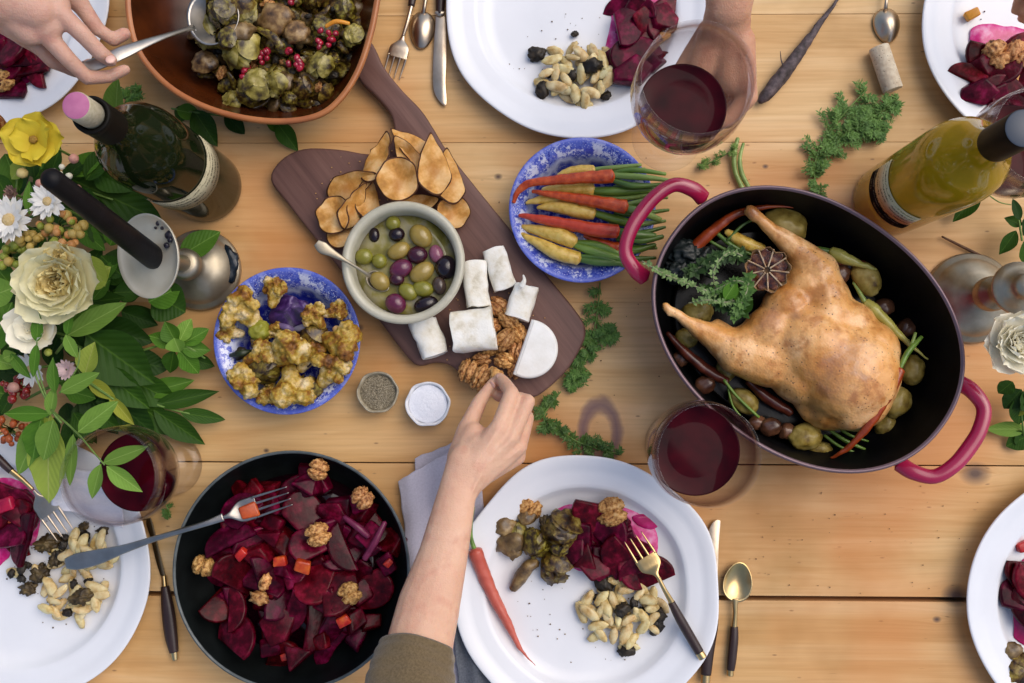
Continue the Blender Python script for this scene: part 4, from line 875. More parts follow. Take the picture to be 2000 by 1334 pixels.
cheese_log(962, 487, 988, 562, 44, 'topmost white goat cheese piece, upper right of the cheeses', 1)
cheese_log(926, 512, 934, 600, 48, 'upright white goat cheese piece beside the olive bowl', 2)
cheese_log(1030, 558, 1008, 622, 52, 'small white goat cheese piece with a torn tip above the half wheel', 3)
cheese_log(884, 650, 966, 640, 82, 'largest white goat cheese piece in the middle, cut across', 4)
cheese_log(826, 626, 850, 694, 56, 'lowest left white goat cheese piece under the olive bowl', 5)
v, f = pxtube([(1018, 560, .05, 7), (1024, 548, .052, 4), (1022, 537, .05, 1.5)], 8, flat=.4); single('cheese_flake', MB().add(v, f), CHW, 'thin torn curl of cheese standing on the small upper right piece', 'cheese')
v, f = slab([Vector((W(x, y, .05).x, W(x, y, .05).y)) for x, y in ((905, 646), (966, 642), (968, 660), (940, 668), (905, 664))], .0505, .0545, .001); single('cheese_slice', MB().add(v, f), CHW, 'loose cheese slice lying on the largest goat cheese piece', 'cheese', auto=40)
def brie():
    z0, z1 = BZ + .0003, BZ + .021; c = W(1032, 681, z1); r = 58 * S(z1); ol = []
    for k in range(41):
        a = R(-122 + 206 * k / 40); ol.append(Vector((c.x + r * math.cos(a), c.y + r * math.sin(a))))
    vs, fs = slab(ol, z0, z1, .0035, 4)
    m = mat('brie_rind', [(.3, 'e8e6de'), (.7, 'f4f3ee')], 60, rough=.75, bump=.3, bscale=300, rand=0, sss=.2, ssr=(1, .9, .8))
    single('half_cheese_wheel', MB().add(vs, fs), m, 'smooth white half wheel of soft cheese right of the walnuts', 'cheese', auto=40)
brie()
WN = [(974, 600, .032, -.7, 1.15, ''), (994, 626, .034, -.9, 1.05, ''), (962, 636, .030, .2, .9, ''), (1012, 652, .032, -1.1, 1.1, ''), (986, 664, .038, .9, 1.05, ''), (958, 676, .032, .5, 1.1, ''), (1008, 690, .034, 1.4, 1.0, ''), (984, 704, .036, -.3, 1.0, ''), (1006, 722, .030, 1.2, .9, ''), (940, 702, .030, .1, .85, ''), (914, 724, .034, 1.2, 1.15, ''), (942, 738, .036, 1.0, 1.2, '')]
WLB = ['topmost walnut half beside the torn goat cheese', 'walnut half just below the topmost one', 'walnut half beside the largest goat cheese piece', 'walnut half touching the upper end of the half cheese wheel', 'walnut half in the middle of the walnut heap', 'broad walnut half below the largest goat cheese piece', 'walnut half left of the half cheese wheel centre', 'walnut half against the flat cut of the half wheel', 'walnut half at the lower end of the half cheese wheel', 'walnut half at the left of the heap, under the goat cheese', 'lowest left walnut half at the board edge', 'large walnut half right of the lowest left one', 'raised walnut half on top of the upper heap', 'raised walnut half on top of the lower heap', 'walnut half under the fingertips']
for (x, y, z, a, s_, _), lb in list(zip(WN, WLB))[:12]: put('walnut_half', x, y, z - .004 + rb.uniform(-.003, .004), lb, 'walnut', rz=a, sxyz=(s_ * .92, s_ * .66, s_ * .9), tilt=(rb.uniform(-.35, .35), rb.uniform(-.35, .35)), group='walnut halves on the board')
put('walnut_piece', 973, 738, .048, 'walnut piece pinched between the fingertips', 'walnut', rz=-1.0, s=1.5)

# ------------------------------------------------------------------ carrots in the blue bowl
def carrot(P, m, label, tops=(), cat='carrot', group=None, rings=True):
    if group == 'baby carrots in the blue bowl': P = [(a, b, c, r * 1.16) for a, b, c, r in P]; tops = [[(a, b, c, r * 1.15) for a, b, c, r in t] for t in tops]
    """P from the thin tip to the crown [(px,py,z,r)]; tops: list of stem paths"""
    p0 = W(*P[len(P) // 2][:3]); rt = root('carrot', (p0.x, p0.y, max(0, p0.z - .008)), label, cat, group)
    v, f = pxtube(P, 14, 8); vs = []
    for i, q in enumerate(v):
        k = 1 + (.0 if not rings else .0); vs.append(q + noise.noise_vector(q * 130) * .0009 + noise.noise_vector(q * 420) * .00035)
    part('root', MB().add(vs, f), m, rt)
    for t in tops:
        v, f = pxtube(t, 8, 5); part('leaf_stalk', MB().add(v, f), STK[rnd.randrange(3)], rt)
    return rt
STK = [mat('green_stalk_%d' % i, [(.3, a), (.7, b)], 90, rough=.4, rand=0, coat=.2, stretch=(.2, 1, 1)) for i, (a, b) in enumerate((('4a6c20', '7c9c42'), ('648034', '98ae60'), ('3a5a1c', '628238')))]
CO = mat('orange_carrot', [(.26, '5a2410'), (.34, 'a03512'), (.55, 'c8501e'), (.8, 'd8743c')], 130, rough=.35, bump=.3, bscale=200, rand=0, coat=.2, sss=.15)
CY = mat('yellow_carrot', [(.26, '7a4a1c'), (.34, 'c09a38'), (.5, 'dcb858'), (.8, 'e6cc7c')], 130, rough=.35, bump=.3, bscale=200, rand=0, coat=.2, sss=.2)
CR = mat('red_orange_carrot', [(.26, '5a2010'), (.34, 'b0341a'), (.6, 'c8462a'), (.8, 'd86a44')], 130, rough=.35, bump=.3, bscale=200, rand=0, coat=.2, sss=.15)
G = 'baby carrots in the blue bowl'
carrot([(1003, 395, .043, 3), (1012, 374, .046, 5), (1035, 358, .050, 7), (1080, 352, .054, 8), (1130, 348, .056, 10), (1196, 344, .058, 12)], CO, 'topmost long orange carrot with a bent tip', [[(1195, 342, .058, 5), (1240, 345, .060, 6), (1290, 350, .060, 4), (1343, 360, .058, 2)], [(1195, 350, .055, 5), (1230, 362, .058, 6), (1270, 362, .058, 4), (1320, 356, .056, 2)], [(1195, 338, .054, 3), (1240, 332, .058, 5), (1300, 340, .058, 3)]], group=G)
carrot([(1040, 374, .044, 3), (1080, 380, .048, 6), (1130, 388, .052, 9), (1180, 397, .056, 11), (1222, 405, .057, 12)], CO, 'orange carrot in the middle, under the bent one', [[(1222, 406, .056, 6), (1250, 413, .058, 7), (1290, 430, .050, 5)], [(1222, 400, .054, 4), (1260, 392, .056, 5), (1300, 384, .054, 4)]], group=G)
carrot([(1014, 420, .042, 3), (1050, 427, .046, 7), (1110, 438, .050, 10), (1160, 448, .053, 12), (1206, 452, .054, 12)], CR, 'lower long red orange carrot', [[(1206, 452, .053, 7), (1240, 458, .056, 8), (1280, 462, .052, 6)], [(1206, 458, .050, 4), (1250, 470, .054, 6), (1295, 462, .052, 4)]], group=G)
carrot([(1140, 460, .040, 3), (1170, 472, .042, 7), (1208, 484, .043, 9)], CO, 'short orange carrot under the red orange one', [[(1208, 484, .042, 7), (1240, 488, .046, 7), (1280, 478, .046, 4)]], group=G)
carrot([(1090, 345, .038, 5), (1120, 334, .040, 9), (1160, 333, .041, 9)], CY, 'pale yellow carrot at the top of the bunch', [[(1160, 332, .041, 5), (1200, 328, .050, 5), (1252, 322, .054, 3)], [(1160, 336, .040, 4), (1210, 334, .050, 4), (1260, 330, .054, 3)]], group=G)
carrot([(1060, 372, .036, 5), (1100, 368, .040, 9), (1158, 372, .044, 12)], CY, 'yellow carrot between the two upper orange ones', [[(1158, 373, .044, 7), (1200, 374, .048, 9), (1275, 370, .048, 6)], [(1158, 378, .043, 5), (1210, 388, .046, 5), (1270, 380, .046, 4)]], group=G)
carrot([(1050, 406, .036, 3), (1085, 404, .040, 10), (1130, 412, .044, 13), (1160, 416, .044, 12)], CY, 'bright yellow carrot in the middle of the bunch', [[(1160, 416, .044, 6), (1200, 428, .046, 8), (1250, 440, .046, 6)]], group=G)
carrot([(1028, 396, .034, 3), (1060, 390, .037, 8), (1100, 388, .038, 8)], CY, 'dull yellow carrot tip at the left of the bunch', group=G)
carrot([(1020, 442, .036, 4), (1060, 452, .040, 11), (1100, 462, .044, 14), (1122, 474, .043, 11)], CY, 'yellow carrot with a brown split face', [[(1122, 478, .042, 6), (1165, 492, .044, 9), (1225, 508, .044, 4)], [(1122, 474, .041, 5), (1170, 480, .044, 8), (1220, 500, .044, 4)]], group=G)
carrot([(1014, 455, .036, 3), (1050, 474, .040, 9), (1090, 494, .042, 13), (1130, 505, .040, 12)], CY, 'lowest yellow carrot of the bunch', [[(1130, 506, .040, 5), (1170, 512, .043, 7), (1228, 514, .043, 4)], [(1130, 500, .041, 4), (1180, 504, .044, 5), (1226, 522, .042, 3)]], group=G)
for k in range(9):
    y = 366 + k * 17; pts_ = [(1190 + rb.uniform(-10, 20), y, .040, 4), (1240, y + rb.uniform(-6, 6), .043, 6), (1290 + rb.uniform(-10, 24), y + rb.uniform(-8, 4), .040, 3)]
    v, f = pxtube(pts_, 8, 5); single('carrot_stalk', MB().add(v, f), STK[k % 3], 'loose green carrot stalk under the bunch, reaching towards the red pot handle', 'stalk', 'loose carrot stalks')

# ------------------------------------------------------------------ plate heaps
def heap(cx, cy, rx, ry, n_, kinds, z0, where_, group, seed, lay=2, dist=15):
    where = where_.replace('in the heap ', ''); r = random.Random(seed); P_ = []; t = 0
    while len(P_) < n_ and t < 6000:
        t += 1; a, q = r.uniform(0, 6.28), math.sqrt(r.random()); l = len(P_) * lay // n_; q *= (1 - .18 * l); x, y = cx + rx * q * math.cos(a), cy + ry * q * math.sin(a)
        if any(l == l2 and (x - a_) ** 2 + (y - b_) ** 2 < dist ** 2 for a_, b_, l2 in P_): continue
        P_.append((x, y, l))
    for x, y, l in P_:
        k, cat, nm, s_ = r.choice(kinds)
        dx, dy = (x - cx) / rx, (y - cy) / ry; side = 'middle' if math.hypot(dx, dy) < .4 else ('right' if dx > 0 else 'left') if abs(dx) > abs(dy) * 2 else ('bottom' if dy > 0 else 'top') if abs(dy) > abs(dx) * 2 else ('lower' if dy > 0 else 'upper') + (' right' if dx > 0 else ' left')
        lb = '%s %s, %s, %s' % (nm, 'on top' if l == lay - 1 and lay > 1 else 'low', side, where)
        put(k, x, y, z0 + l * .0065 + r.uniform(0, .002), lb, cat, s=s_ * r.uniform(.85, 1.15), tilt=(r.uniform(-.35, .35), r.uniform(-.35, .35)), group=group, var=r.randrange(12))
BN = ('bean', 'bean', 'cream bean', 1.0); DK = ('dark_bit', 'roasted bit', 'charred bit', 1.0)
heap(1130, 145, 88, 62, 42, [BN] * 9 + [DK], PLZ + .0045, 'in the heap on the top middle plate', 'beans on the top middle plate', 1)
feat('dark_bit', [(1048, 106, PLZ + .004, .1, 1.9, 'black bit at the left end of the beans on the top plate'), (1155, 128, .022, .1, 2.0, 'large dark mushroom lump among the beans on the top plate'), (1060, 175, .014, 1.4, 1.9, 'greenish black bit at the lower left of the beans on the top plate'), (1122, 66, .010, .3, .8, 'lone dark crumb above the beans on the top plate')], 'roasted bit')
heap(1218, 1200, 82, 68, 48, [BN] * 9 + [DK], PLZ + .0045, 'in the heap on the bottom centre plate', 'beans on the bottom centre plate', 2)
feat('dark_bit', [(1180, 1142, .012, -.8, 2.0, 'dark olive half at the top left of the beans on the bottom plate'), (1285, 1205, .014, 1, 1.8, 'black bit at the right of the beans on the bottom plate'), (1282, 1222, .012, 1, 1.8, 'second black bit at the right of the beans on the bottom plate'), (1225, 1270, .012, .1, 1.8, 'black bit at the bottom of the beans on the bottom plate'), (1215, 1190, .022, .5, 1.6, 'brown bit in the middle of the beans on the bottom plate')], 'roasted bit')
heap(165, 1085, 62, 50, 26, [BN] * 7 + [DK] * 2, PLZ + .0045, 'in the upper heap on the lower left plate', 'beans on the lower left plate', 3)
heap(140, 1170, 75, 45, 26, [BN] * 6 + [DK], PLZ + .0045, 'in the lower heap on the lower left plate', 'beans on the lower left plate', 4)
heap(45, 1118, 32, 16, 6, [BN, BN, DK], PLZ + .0045, 'left of the heaps on the lower left plate', 'beans on the lower left plate', 6)
feat('brown_bit', [(95, 1060, .014, .3, 2.2, 'large dark olive coloured piece left of the fork tines'), (110, 1092, .016, .9, 1.6, 'brown piece under the serving fork handle'), (55, 1150, .010, .3, 1.6, 'small black bit at the left of the lower left plate'), (78, 1120, .012, .9, 2.0, 'reddish brown bit beside the left beans'), (160, 1165, .022, .3, 2.0, 'dark crumbly lump in the lower heap of beans'), (163, 1028, .010, .3, 1.0, 'tiny black crumb at the top of the beans, left one'), (200, 1038, .010, .3, 1.1, 'tiny black crumb at the top of the beans, right one')], 'roasted bit')
BW = ('beet_wedge', 'beet', 'red beet wedge', 1.25); BS = ('beet_slice', 'beet', 'red beet slice', 1.3)
heap(1262, 40, 42, 48, 9, [BW, BS], PLZ + .005, 'on the upper right of the top middle plate', 'beets on the top middle plate', 11, 2, 24)
heap(1240, 118, 38, 32, 6, [BW, BS], PLZ + .005, 'beside the beans on the top middle plate', 'beets on the top middle plate', 12, 2, 22)
feat('orange_cube', [(1299, 68, .014, .6, .9, 'small orange cube at the right of the beets on the top plate'), (1898, 28, .0125, .5, 1.15, 'orange piece alone at the top of the upper right plate'), (1988, 152, .014, .1, 1.3, 'orange piece at the right edge, below the walnuts')], 'squash')
heap(1168, 1062, 72, 62, 16, [BW, BS, BW], PLZ + .005, 'in the heap on the bottom centre plate', 'beets on the bottom centre plate', 13, 2, 26)
heap(1232, 1090, 46, 36, 6, [BW, BS], PLZ + .006, 'under the fork on the bottom centre plate', 'beets on the bottom centre plate', 14, 2, 24)
heap(20, 1010, 62, 50, 12, [BW, BS], PLZ + .005, 'at the left edge of the lower left plate', 'beets on the lower left plate', 15, 2, 26)
feat('red_cube', [(12, 985, .022, .3, 1.6, 'bright red piece at the left edge of the lower left plate'), (25, 1010, .020, .3, 1.0, 'smaller bright red piece at the left edge of the lower left plate')], 'beet')
heap(22, 118, 66, 64, 16, [BW, BS], PLZ + .005, 'on the upper left plate under the hand', 'beets on the upper left plate', 16, 2, 26)
heap(48, 112, 26, 16, 4, [('sprout_half', 'sprout', 'yellowish sprout half', 1.0)], PLZ + .006, 'on the upper left plate beside the wrist', 'sprouts on the upper left plate', 17, 1, 16)
heap(1935, 150, 62, 52, 12, [BW, BS], PLZ + .005, 'on the upper right plate', 'beets on the upper right plate', 18, 2, 26)
feat('walnut_half', [(1946, 108, .022, .5, 1.25, 'walnut half on the beets of the upper right plate'), (1988, 106, .022, 1.0, 1.15, 'walnut half at the right edge of the upper right plate'), (1194, 1000, .024, .2, 1.15, 'walnut half on the beets of the bottom centre plate'), (1034, 992, .012, .9, 1.0, 'pinkish walnut half at the upper left of the bottom centre plate'), (4, 160, .020, .3, 1.0, 'walnut half at the left edge of the upper left plate')], 'walnut')
heap(1055, 1045, 66, 44, 9, [('brussels_sprout', 'sprout', 'browned green sprout', .95), ('pale_sprout_half', 'sprout', 'yellow green sprout half', .95), ('brown_bit', 'roasted bit', 'brown roasted bit', 1.8), ('mushroom', 'mushroom', 'brown mushroom', .8)], PLZ + .007, 'on the bottom centre plate', 'sprouts on the bottom centre plate', 19, 2, 30)
feat('brussels_sprout', [(1095, 1035, .022, .3, 1.5, 'largest green sprout touching the beets of the bottom centre plate'), (1088, 1108, .016, .9, 1.35, 'loose leafy sprout low in the sprout heap'), (1048, 1060, .020, 1.9, 1.1, 'small green sprout in the middle of the sprout heap')], 'sprout')
feat('mushroom', [(1000, 1058, .014, .3, 1.3, 'brown mushroom piece at the left of the sprout heap'), (988, 1030, .014, .3, 1.0, 'dark reddish piece at the upper left of the sprout heap')], 'mushroom')
v, f = pxtube([(1002, 1150, .012, 9), (1018, 1125, .015, 14), (1035, 1104, .016, 12), (1050, 1098, .015, 8)], 10); single('mushroom_slice', MB().add([q + noise.noise_vector(q * 120) * .0015 for q in v], f), MUSH, 'long brown mushroom slice below the sprouts on the bottom centre plate', 'mushroom')
# pink juice on the plates
def crumbs(cx, cy, rx, ry, n_, z, cols, label, seed, sz=.0011):
    r = random.Random(seed); mb = MB(); vs0, fs0 = ico(1)
    for k in range(n_):
        a, q = r.uniform(0, 6.28), r.random() ** .6; p = W(cx + rx * q * math.cos(a), cy + ry * q * math.sin(a), z); s_ = sz * r.uniform(.3, 1.1); mb.add([p + Vector((v.x * s_ * r.uniform(.8, 1.4), v.y * s_, v.z * s_ * .6 + s_ * .4)) for v in vs0], fs0)
    single('crumbs', mb, mat('crumb_' + cols[0], [(.3, cols[0]), (.7, cols[1])], 300, rough=.7, rand=0), label, 'crumbs', kind='stuff')
crumbs(1140, 130, 150, 110, 60, PLZ, ('3a2a18', '8a7048'), 'tiny dark crumbs round the beans on the top middle plate', 1, .0009)
crumbs(1170, 1180, 170, 120, 80, PLZ, ('4a3418', '9a7c4c'), 'tiny brown crumbs round the food on the bottom centre plate', 2, .0009)
crumbs(120, 1120, 130, 110, 70, PLZ, ('2c2014', '6b5030'), 'tiny dark crumbs round the beans on the lower left plate', 3, .0010)
crumbs(1950, 120, 90, 110, 30, PLZ, ('3a1820', '6b3040'), 'tiny dark crumbs on the upper right plate', 4, .0009)
crumbs(960, 650, 110, 110, 70, BZ, ('9a6c3c', 'caa070'), 'walnut and cheese crumbs on the chopping board', 5, .0010)
crumbs(730, 400, 130, 110, 50, BZ, ('a87840', 'd8b070'), 'pear crumbs on the chopping board', 6, .0009)
crumbs(1560, 1050, 480, 130, 70, .0005, ('5a3c20', 'a8845c'), 'scattered small crumbs on the bare table at the lower right', 7, .0008)
crumbs(1250, 560, 420, 260, 90, .0005, ('5a3c20', 'b8946c'), 'scattered small crumbs on the table in the middle', 8, .0008)
PINK = mat('pink_beet_juice', [(.35, 'c2106a'), (.5, 'd23a86'), (.62, 'dd80ac'), (.75, 'dcb4cc')], 70, rough=.15, rand=0, bump=0, detail=3)
PNK2 = mat('deep_pink_juice', [(.35, '9a0f4c'), (.6, 'b81f66'), (.75, 'c8488a')], 60, rough=.12, rand=0, bump=0)
PUD = [0]
def puddle(pts, m, label, z=PLZ + .0006):
    PUD[0] += 1; z += (PUD[0] % 5) * .00035
    ol = [Vector((p.x, p.y)) for p in spline([W(x, y, z) for x, y in pts], 6, True)]; ol = [p + Vector((noise.noise(Vector((p.x, p.y, 0)) * 90), noise.noise(Vector((p.x, p.y, 5)) * 90))) * .0016 for p in ol]
    c_ = sum(ol, Vector((0, 0))) / len(ol); v, f = loft([p - c_ for p in ol], [(1, z - .0004), (.995, z), (.96, z + .0005), (.5, z + .0006)], True, True); single('beet_juice', MB().add([Vector(p) + Vector((c_.x, c_.y, 0)) for p in v], f), m, label, 'juice')
puddle([(1205, -10), (1190, 60), (1184, 95), (1210, 115), (1250, 105), (1300, 80), (1318, 40), (1312, -20), (1260, -30)], PINK, 'pink beet juice round the beets on the top middle plate')
puddle([(1895, 60), (1898, 90), (1930, 110), (1975, 100), (2010, 90), (2010, 60), (1960, 50), (1925, 46)], PINK, 'pink beet juice above the beets on the upper right plate')
puddle([(1902, 190), (1905, 214), (1918, 216), (1930, 190)], PNK2, 'deep pink drip below the beets on the upper right plate')
puddle([(1236, 1008), (1240, 1022), (1262, 1034), (1284, 1030), (1290, 1012), (1270, 1004)], PNK2, 'deep pink drop at the right of the bottom centre plate')
puddle([(1080, 1000), (1120, 985), (1200, 985), (1262, 1010), (1285, 1050), (1270, 1110), (1200, 1120), (1120, 1110), (1090, 1050)], PINK, 'pink juice under the beets of the bottom centre plate')
puddle([(-20, 1040), (30, 1056), (66, 1062), (80, 1000), (70, 960), (40, 940), (-20, 940), (-20, 1100), (10, 1096), (20, 1070)], PINK, 'pink juice at the left edge of the lower left plate')
puddle([(1990, 1100), (1982, 1160), (1980, 1210), (1986, 1250), (2040, 1260), (2060, 1160), (2030, 1090)], PNK2, 'deep pink beet juice at the right edge of the lower right plate')
puddle([(-20, 170), (40, 172), (90, 166), (100, 160), (60, 130), (-20, 60)], PNK2, 'deep pink juice on the upper left plate')
put('red_cube', 1999, 1068, .012, 'red piece at the right edge, top of the lower right plate', 'beet', rz=.3, s=1.1)
heap(2030, 1180, 40, 60, 7, [BW, BS], PLZ + .005, 'on the lower right plate at the right edge', 'beets on the lower right plate', 33, 2, 26)
put('mushroom', 1975, 1272, .013, 'pinkish brown piece below the juice on the lower right plate', 'mushroom', rz=.6, s=.9)
put('sprout_half', 1996, 1312, .014, 'olive green sprout at the corner of the lower right plate', 'sprout', rz=.3, s=1.6)
# ------------------------------------------------------------------ the roast duck
def Z5(zx, zy): return 1220 + zx * .45, 340 + zy * .45
def duck():
    def E(px, py, z, rx, ry, rz_, rot=0):
        v, f = ico(4); p = W(px, py, z); s = S(z); M = Matrix.Rotation(rot, 3, 'Z'); return [p + (M @ Vector((q.x * rx * s, q.y * ry * s, q.z * rz_))) for q in v], f
    sh = [E(1656, 728, .062, 102, 100, .042, R(-50)), E(1600, 685, .060, 112, 84, .040, R(-45)), E(1665, 770, .056, 76, 72, .038), E(1690, 690, .056, 66, 66, .036), E(1610, 620, .056, 60, 70, .034, R(40)), E(1540, 700, .052, 92, 56, .032, R(-22)), E(1620, 800, .046, 48, 42, .028),
          E(1545, 640, .056, 62, 50, .030), 
          pcap(1605, 585, .058, 54, 1590, 530, .060, 44), pcap(1592, 532, .060, 46, 1560, 492, .062, 29), pcap(1560, 492, .062, 29, 1504, 446, .070, 14), pcap(1504, 446, .070, 14, 1470, 414, .074, 11), pcap(1466, 410, .074, 12, 1474, 420, .074, 14), pcap(1458, 416, .073, 6, 1474, 420, .073, 9),
          pcap(1505, 705, .054, 54, 1440, 688, .058, 44), pcap(1440, 686, .058, 43, 1386, 654, .062, 25), pcap(1386, 654, .062, 25, 1330, 620, .068, 11), pcap(1330, 618, .068, 12, 1302, 602, .072, 8), pcap(1300, 598, .072, 9, 1306, 612, .072, 7), pcap(1425, 660, .058, 24, 1402, 636, .060, 14),
          E(1600, 590, .050, 62, 66, .030, R(50)), E(1500, 645, .056, 66, 46, .030, R(35)), E(1536, 596, .058, 52, 44, .028, R(30)), E(1462, 665, .056, 44, 34, .024), E(1570, 560, .056, 46, 42, .028), E(1640, 640, .052, 70, 60, .034), E(1560, 745, .050, 70, 44, .030, R(-30)), pcap(1585, 800, .046, 26, 1560, 770, .042, 20)]
    n = NT('roast_duck_skin'); v = n.coord(); f1 = n.noise(v, 16, 5, .6, .4); f2 = n.noise(v, 55, 4, .6); sp = n.vor(v, 230); sp2 = n.noise(v, 30, 2)
    c = n.ramp(f1, [(.28, L('a66a2e')), (.4, L('c68c4a')), (.52, L('d8a466')), (.63, L('e0b683')), (.78, L('e8c89c'))])
    c = n.mix(n.ramp(f2, [(.36, .7), (.5, 0.0)]), c, L('a56a30')); c = n.mix(n.math('MULTIPLY', n.ramp(sp, [(.12, .9), (.2, 0.0)]), n.ramp(sp2, [(.42, 0.0), (.52, 1.0)])), c, L('3c2416'))
    g = n.n('ShaderNodeNewGeometry'); 
    for (kx, ky, kr, kc, ks) in ((1640, 736, .024, '8a6660', .6), (1505, 620, .016, '9d7465', .45), (1552, 618, .007, '7b5a58', .5), (1612, 690, .012, 'd8c0a8', .5), (1668, 705, .02, 'dcc4ac', .5), (1466, 412, .018, '7a4a2c', .6), (1302, 602, .012, '6b4020', .7), (1700, 790, .022, '9a5a26', .5), (1600, 830, .03, '94652c', .6)):
        p = W(kx, ky, .085); vd = n.n('ShaderNodeVectorMath'); vd.operation = 'DISTANCE'; n.l(g.outputs['Position'], vd.inputs[0]); vd.inputs[1].default_value = p
        m = n.ramp(n.math('ADD', n.math('DIVIDE', vd.outputs['Value'], kr * 1.6), n.math('MULTIPLY', n.math('SUBTRACT', f2, .5), 1.2)), [(.1, ks), (.75, 0.0)]); c = n.mix(m, c, L(kc))
    c = n.mix(1.0, c, (1.2, 1.14, 1.06, 1), 'MULTIPLY')
    b = n.math('ADD', n.math('MULTIPLY', f2, .8), n.math('MULTIPLY', n.vor(v, 420), .25))
    m = n.done(n.bsdf(c, .38, .45, bump=b, bstr=.5, bdist=.002, coat=.5, coatr=.16, sss=.1, sssc=.004))
    me = remesh('roast_duck', sh, m, .0022, 14)
    for q in me.vertices: q.co += q.normal * (.0012 * noise.noise(q.co * 40) + .0005 * noise.noise(q.co * 130) - .0012 * max(0, .25 - abs(noise.noise(q.co * 26 + Vector((7, 0, 0))))) * 3 * max(0, noise.noise(q.co * 15)))
    c0 = W(1600, 660, 0); c0.z = .02
    for q in me.vertices: q.co -= c0
    o = obj('roast_duck', me); o.location = c0; tag(o, 'whole golden roast duck with two bare leg ends lying in the red oval pot', 'roast duck')
duck()
ol = superell(OVA * .80, OVB * .80, 2.1, 72, OVR); v, f = loft(ol, [(.9, .010), (1, .0165), (.96, .017), (.5, .0172)], True, True)
o = single('dark_gravy', MB().add([Vector(p) + Vector((OVC.x, OVC.y, 0)) for p in v], f), mat('gravy', [(.3, '080604'), (.7, '120c06')], 20, rough=.25, bump=.2, rand=0, spec=.3), 'dark gravy on the bottom of the red oval pot', 'gravy', kind='stuff')
PT = [(1535, 442, .046, -.4, 1.45, 'large olive skinned potato at the top of the pot, right of the duck leg'), (1692, 543, .040, -1.0, 1.15, 'potato at the upper right of the duck, below the pale root'), (1783, 722, .038, 1.4, .95, 'narrow potato against the right side, below the green stalk'), (1752, 786, .036, 1.0, 1.05, 'potato right of the lower carrot'), (1574, 853, .036, .1, 1.1, 'potato at the bottom of the pot under the duck'), (1452, 782, .032, -.5, 1.0, 'half hidden potato at the lower left of the pot'), (1362, 612, .034, .2, 1.05, 'dark green potato between the herbs and the left leg')]
for x, y, z, a, s_, lb in PT: put('baby_potato', x, y, z, lb, 'potato', rz=a, s=s_, group='potatoes round the duck')
SH = [(1640, 535, .036, 1.2, 1.1, 'brown shallot between the duck and the upper right potato'), (1505, 834, .034, .3, 1.0, 'brown shallot left of the bottom potato'), (1536, 842, .034, .9, .8, 'small shallot touching the bottom potato'), (1478, 826, .030, .3, .8, 'leftmost shallot of the bottom three'), (1376, 752, .030, .4, 1.0, 'shallot at the lower left wall of the pot'), (1770, 640, .030, .4, 1.0, 'dark shallot at the right wall of the pot'), (1662, 520, .030, .1, 1.0, 'shaded shallot under the pale root'), (1330, 700, .030, .6, .9, 'shaded shallot at the left wall of the pot'), (1725, 600, .028, 0, 1.0, 'dark shallot right of the green stalked root')]
for x, y, z, a, s_, lb in SH: put('roast_shallot', x, y, z, lb, 'shallot', rz=a, s=s_, group='shallots round the duck')
G2 = 'carrots and roots round the duck'
CP = mat('roasted_carrot', [(.3, '7a2c10'), (.6, 'a5461e'), (.8, 'b05a30')], 60, rough=.3, bump=.3, bscale=200, rand=0, coat=.3)
CD = mat('brown_carrot', [(.3, '3e1810'), (.6, '6b3020'), (.8, '7a4028')], 60, rough=.3, bump=.3, bscale=200, rand=0, coat=.3)
PR = mat('pale_root', [(.3, '98923a'), (.55, 'b0aa55'), (.8, 'c0b870')], 60, rough=.35, bump=.2, rand=0, coat=.2)
carrot([(1560, 404, .062, 2), (1500, 404, .060, 4), (1440, 418, .056, 8), (1395, 448, .052, 11), (1353, 488, .046, 13)], CP, 'orange carrot curving along the upper left wall of the pot', group=G2)
carrot([(1492, 486, .050, 8), (1462, 478, .052, 13), (1440, 466, .052, 12), (1418, 452, .050, 6)], CY, 'yellow carrot beside the browned garlic', group=G2)
carrot([(1622, 894, .058, 2), (1652, 878, .066, 5), (1692, 836, .076, 8), (1730, 778, .082, 11), (1757, 722, .080, 11)], CP, 'red orange carrot along the lower right of the duck', [[(1757, 722, .080, 4), (1772, 690, .078, 6), (1800, 658, .070, 4)], [(1757, 722, .078, 3), (1778, 680, .074, 4), (1788, 650, .070, 3)]], group=G2)
carrot([(1812, 702, .058, 1.5), (1780, 676, .058, 4), (1740, 638, .058, 9), (1706, 606, .056, 13), (1690, 590, .054, 9)], PR, 'pale green root with a long thin tip right of the duck', [[(1690, 592, .054, 6), (1678, 570, .054, 4), (1666, 552, .052, 2)]], group=G2)
carrot([(1712, 526, .052, 2), (1680, 516, .052, 7), (1640, 500, .050, 13), (1622, 490, .048, 10)], PR, 'pale root with green stalks at the upper right of the pot', [[(1625, 492, .048, 6), (1600, 488, .046, 7), (1580, 484, .044, 3)]], group=G2)
carrot([(1690, 511, .048, 3), (1650, 512, .048, 6), (1606, 508, .044, 6)], CD, 'thin brown carrot under the pale root', group=G2)
carrot([(1304, 650, .040, 4), (1340, 690, .040, 10), (1380, 722, .038, 11), (1420, 745, .034, 9)], CD, 'brown carrot along the left wall of the pot', group=G2)
carrot([(1460, 745, .034, 6), (1500, 778, .034, 11), (1545, 806, .032, 9)], CD, 'brown carrot under the lower edge of the duck', group=G2)
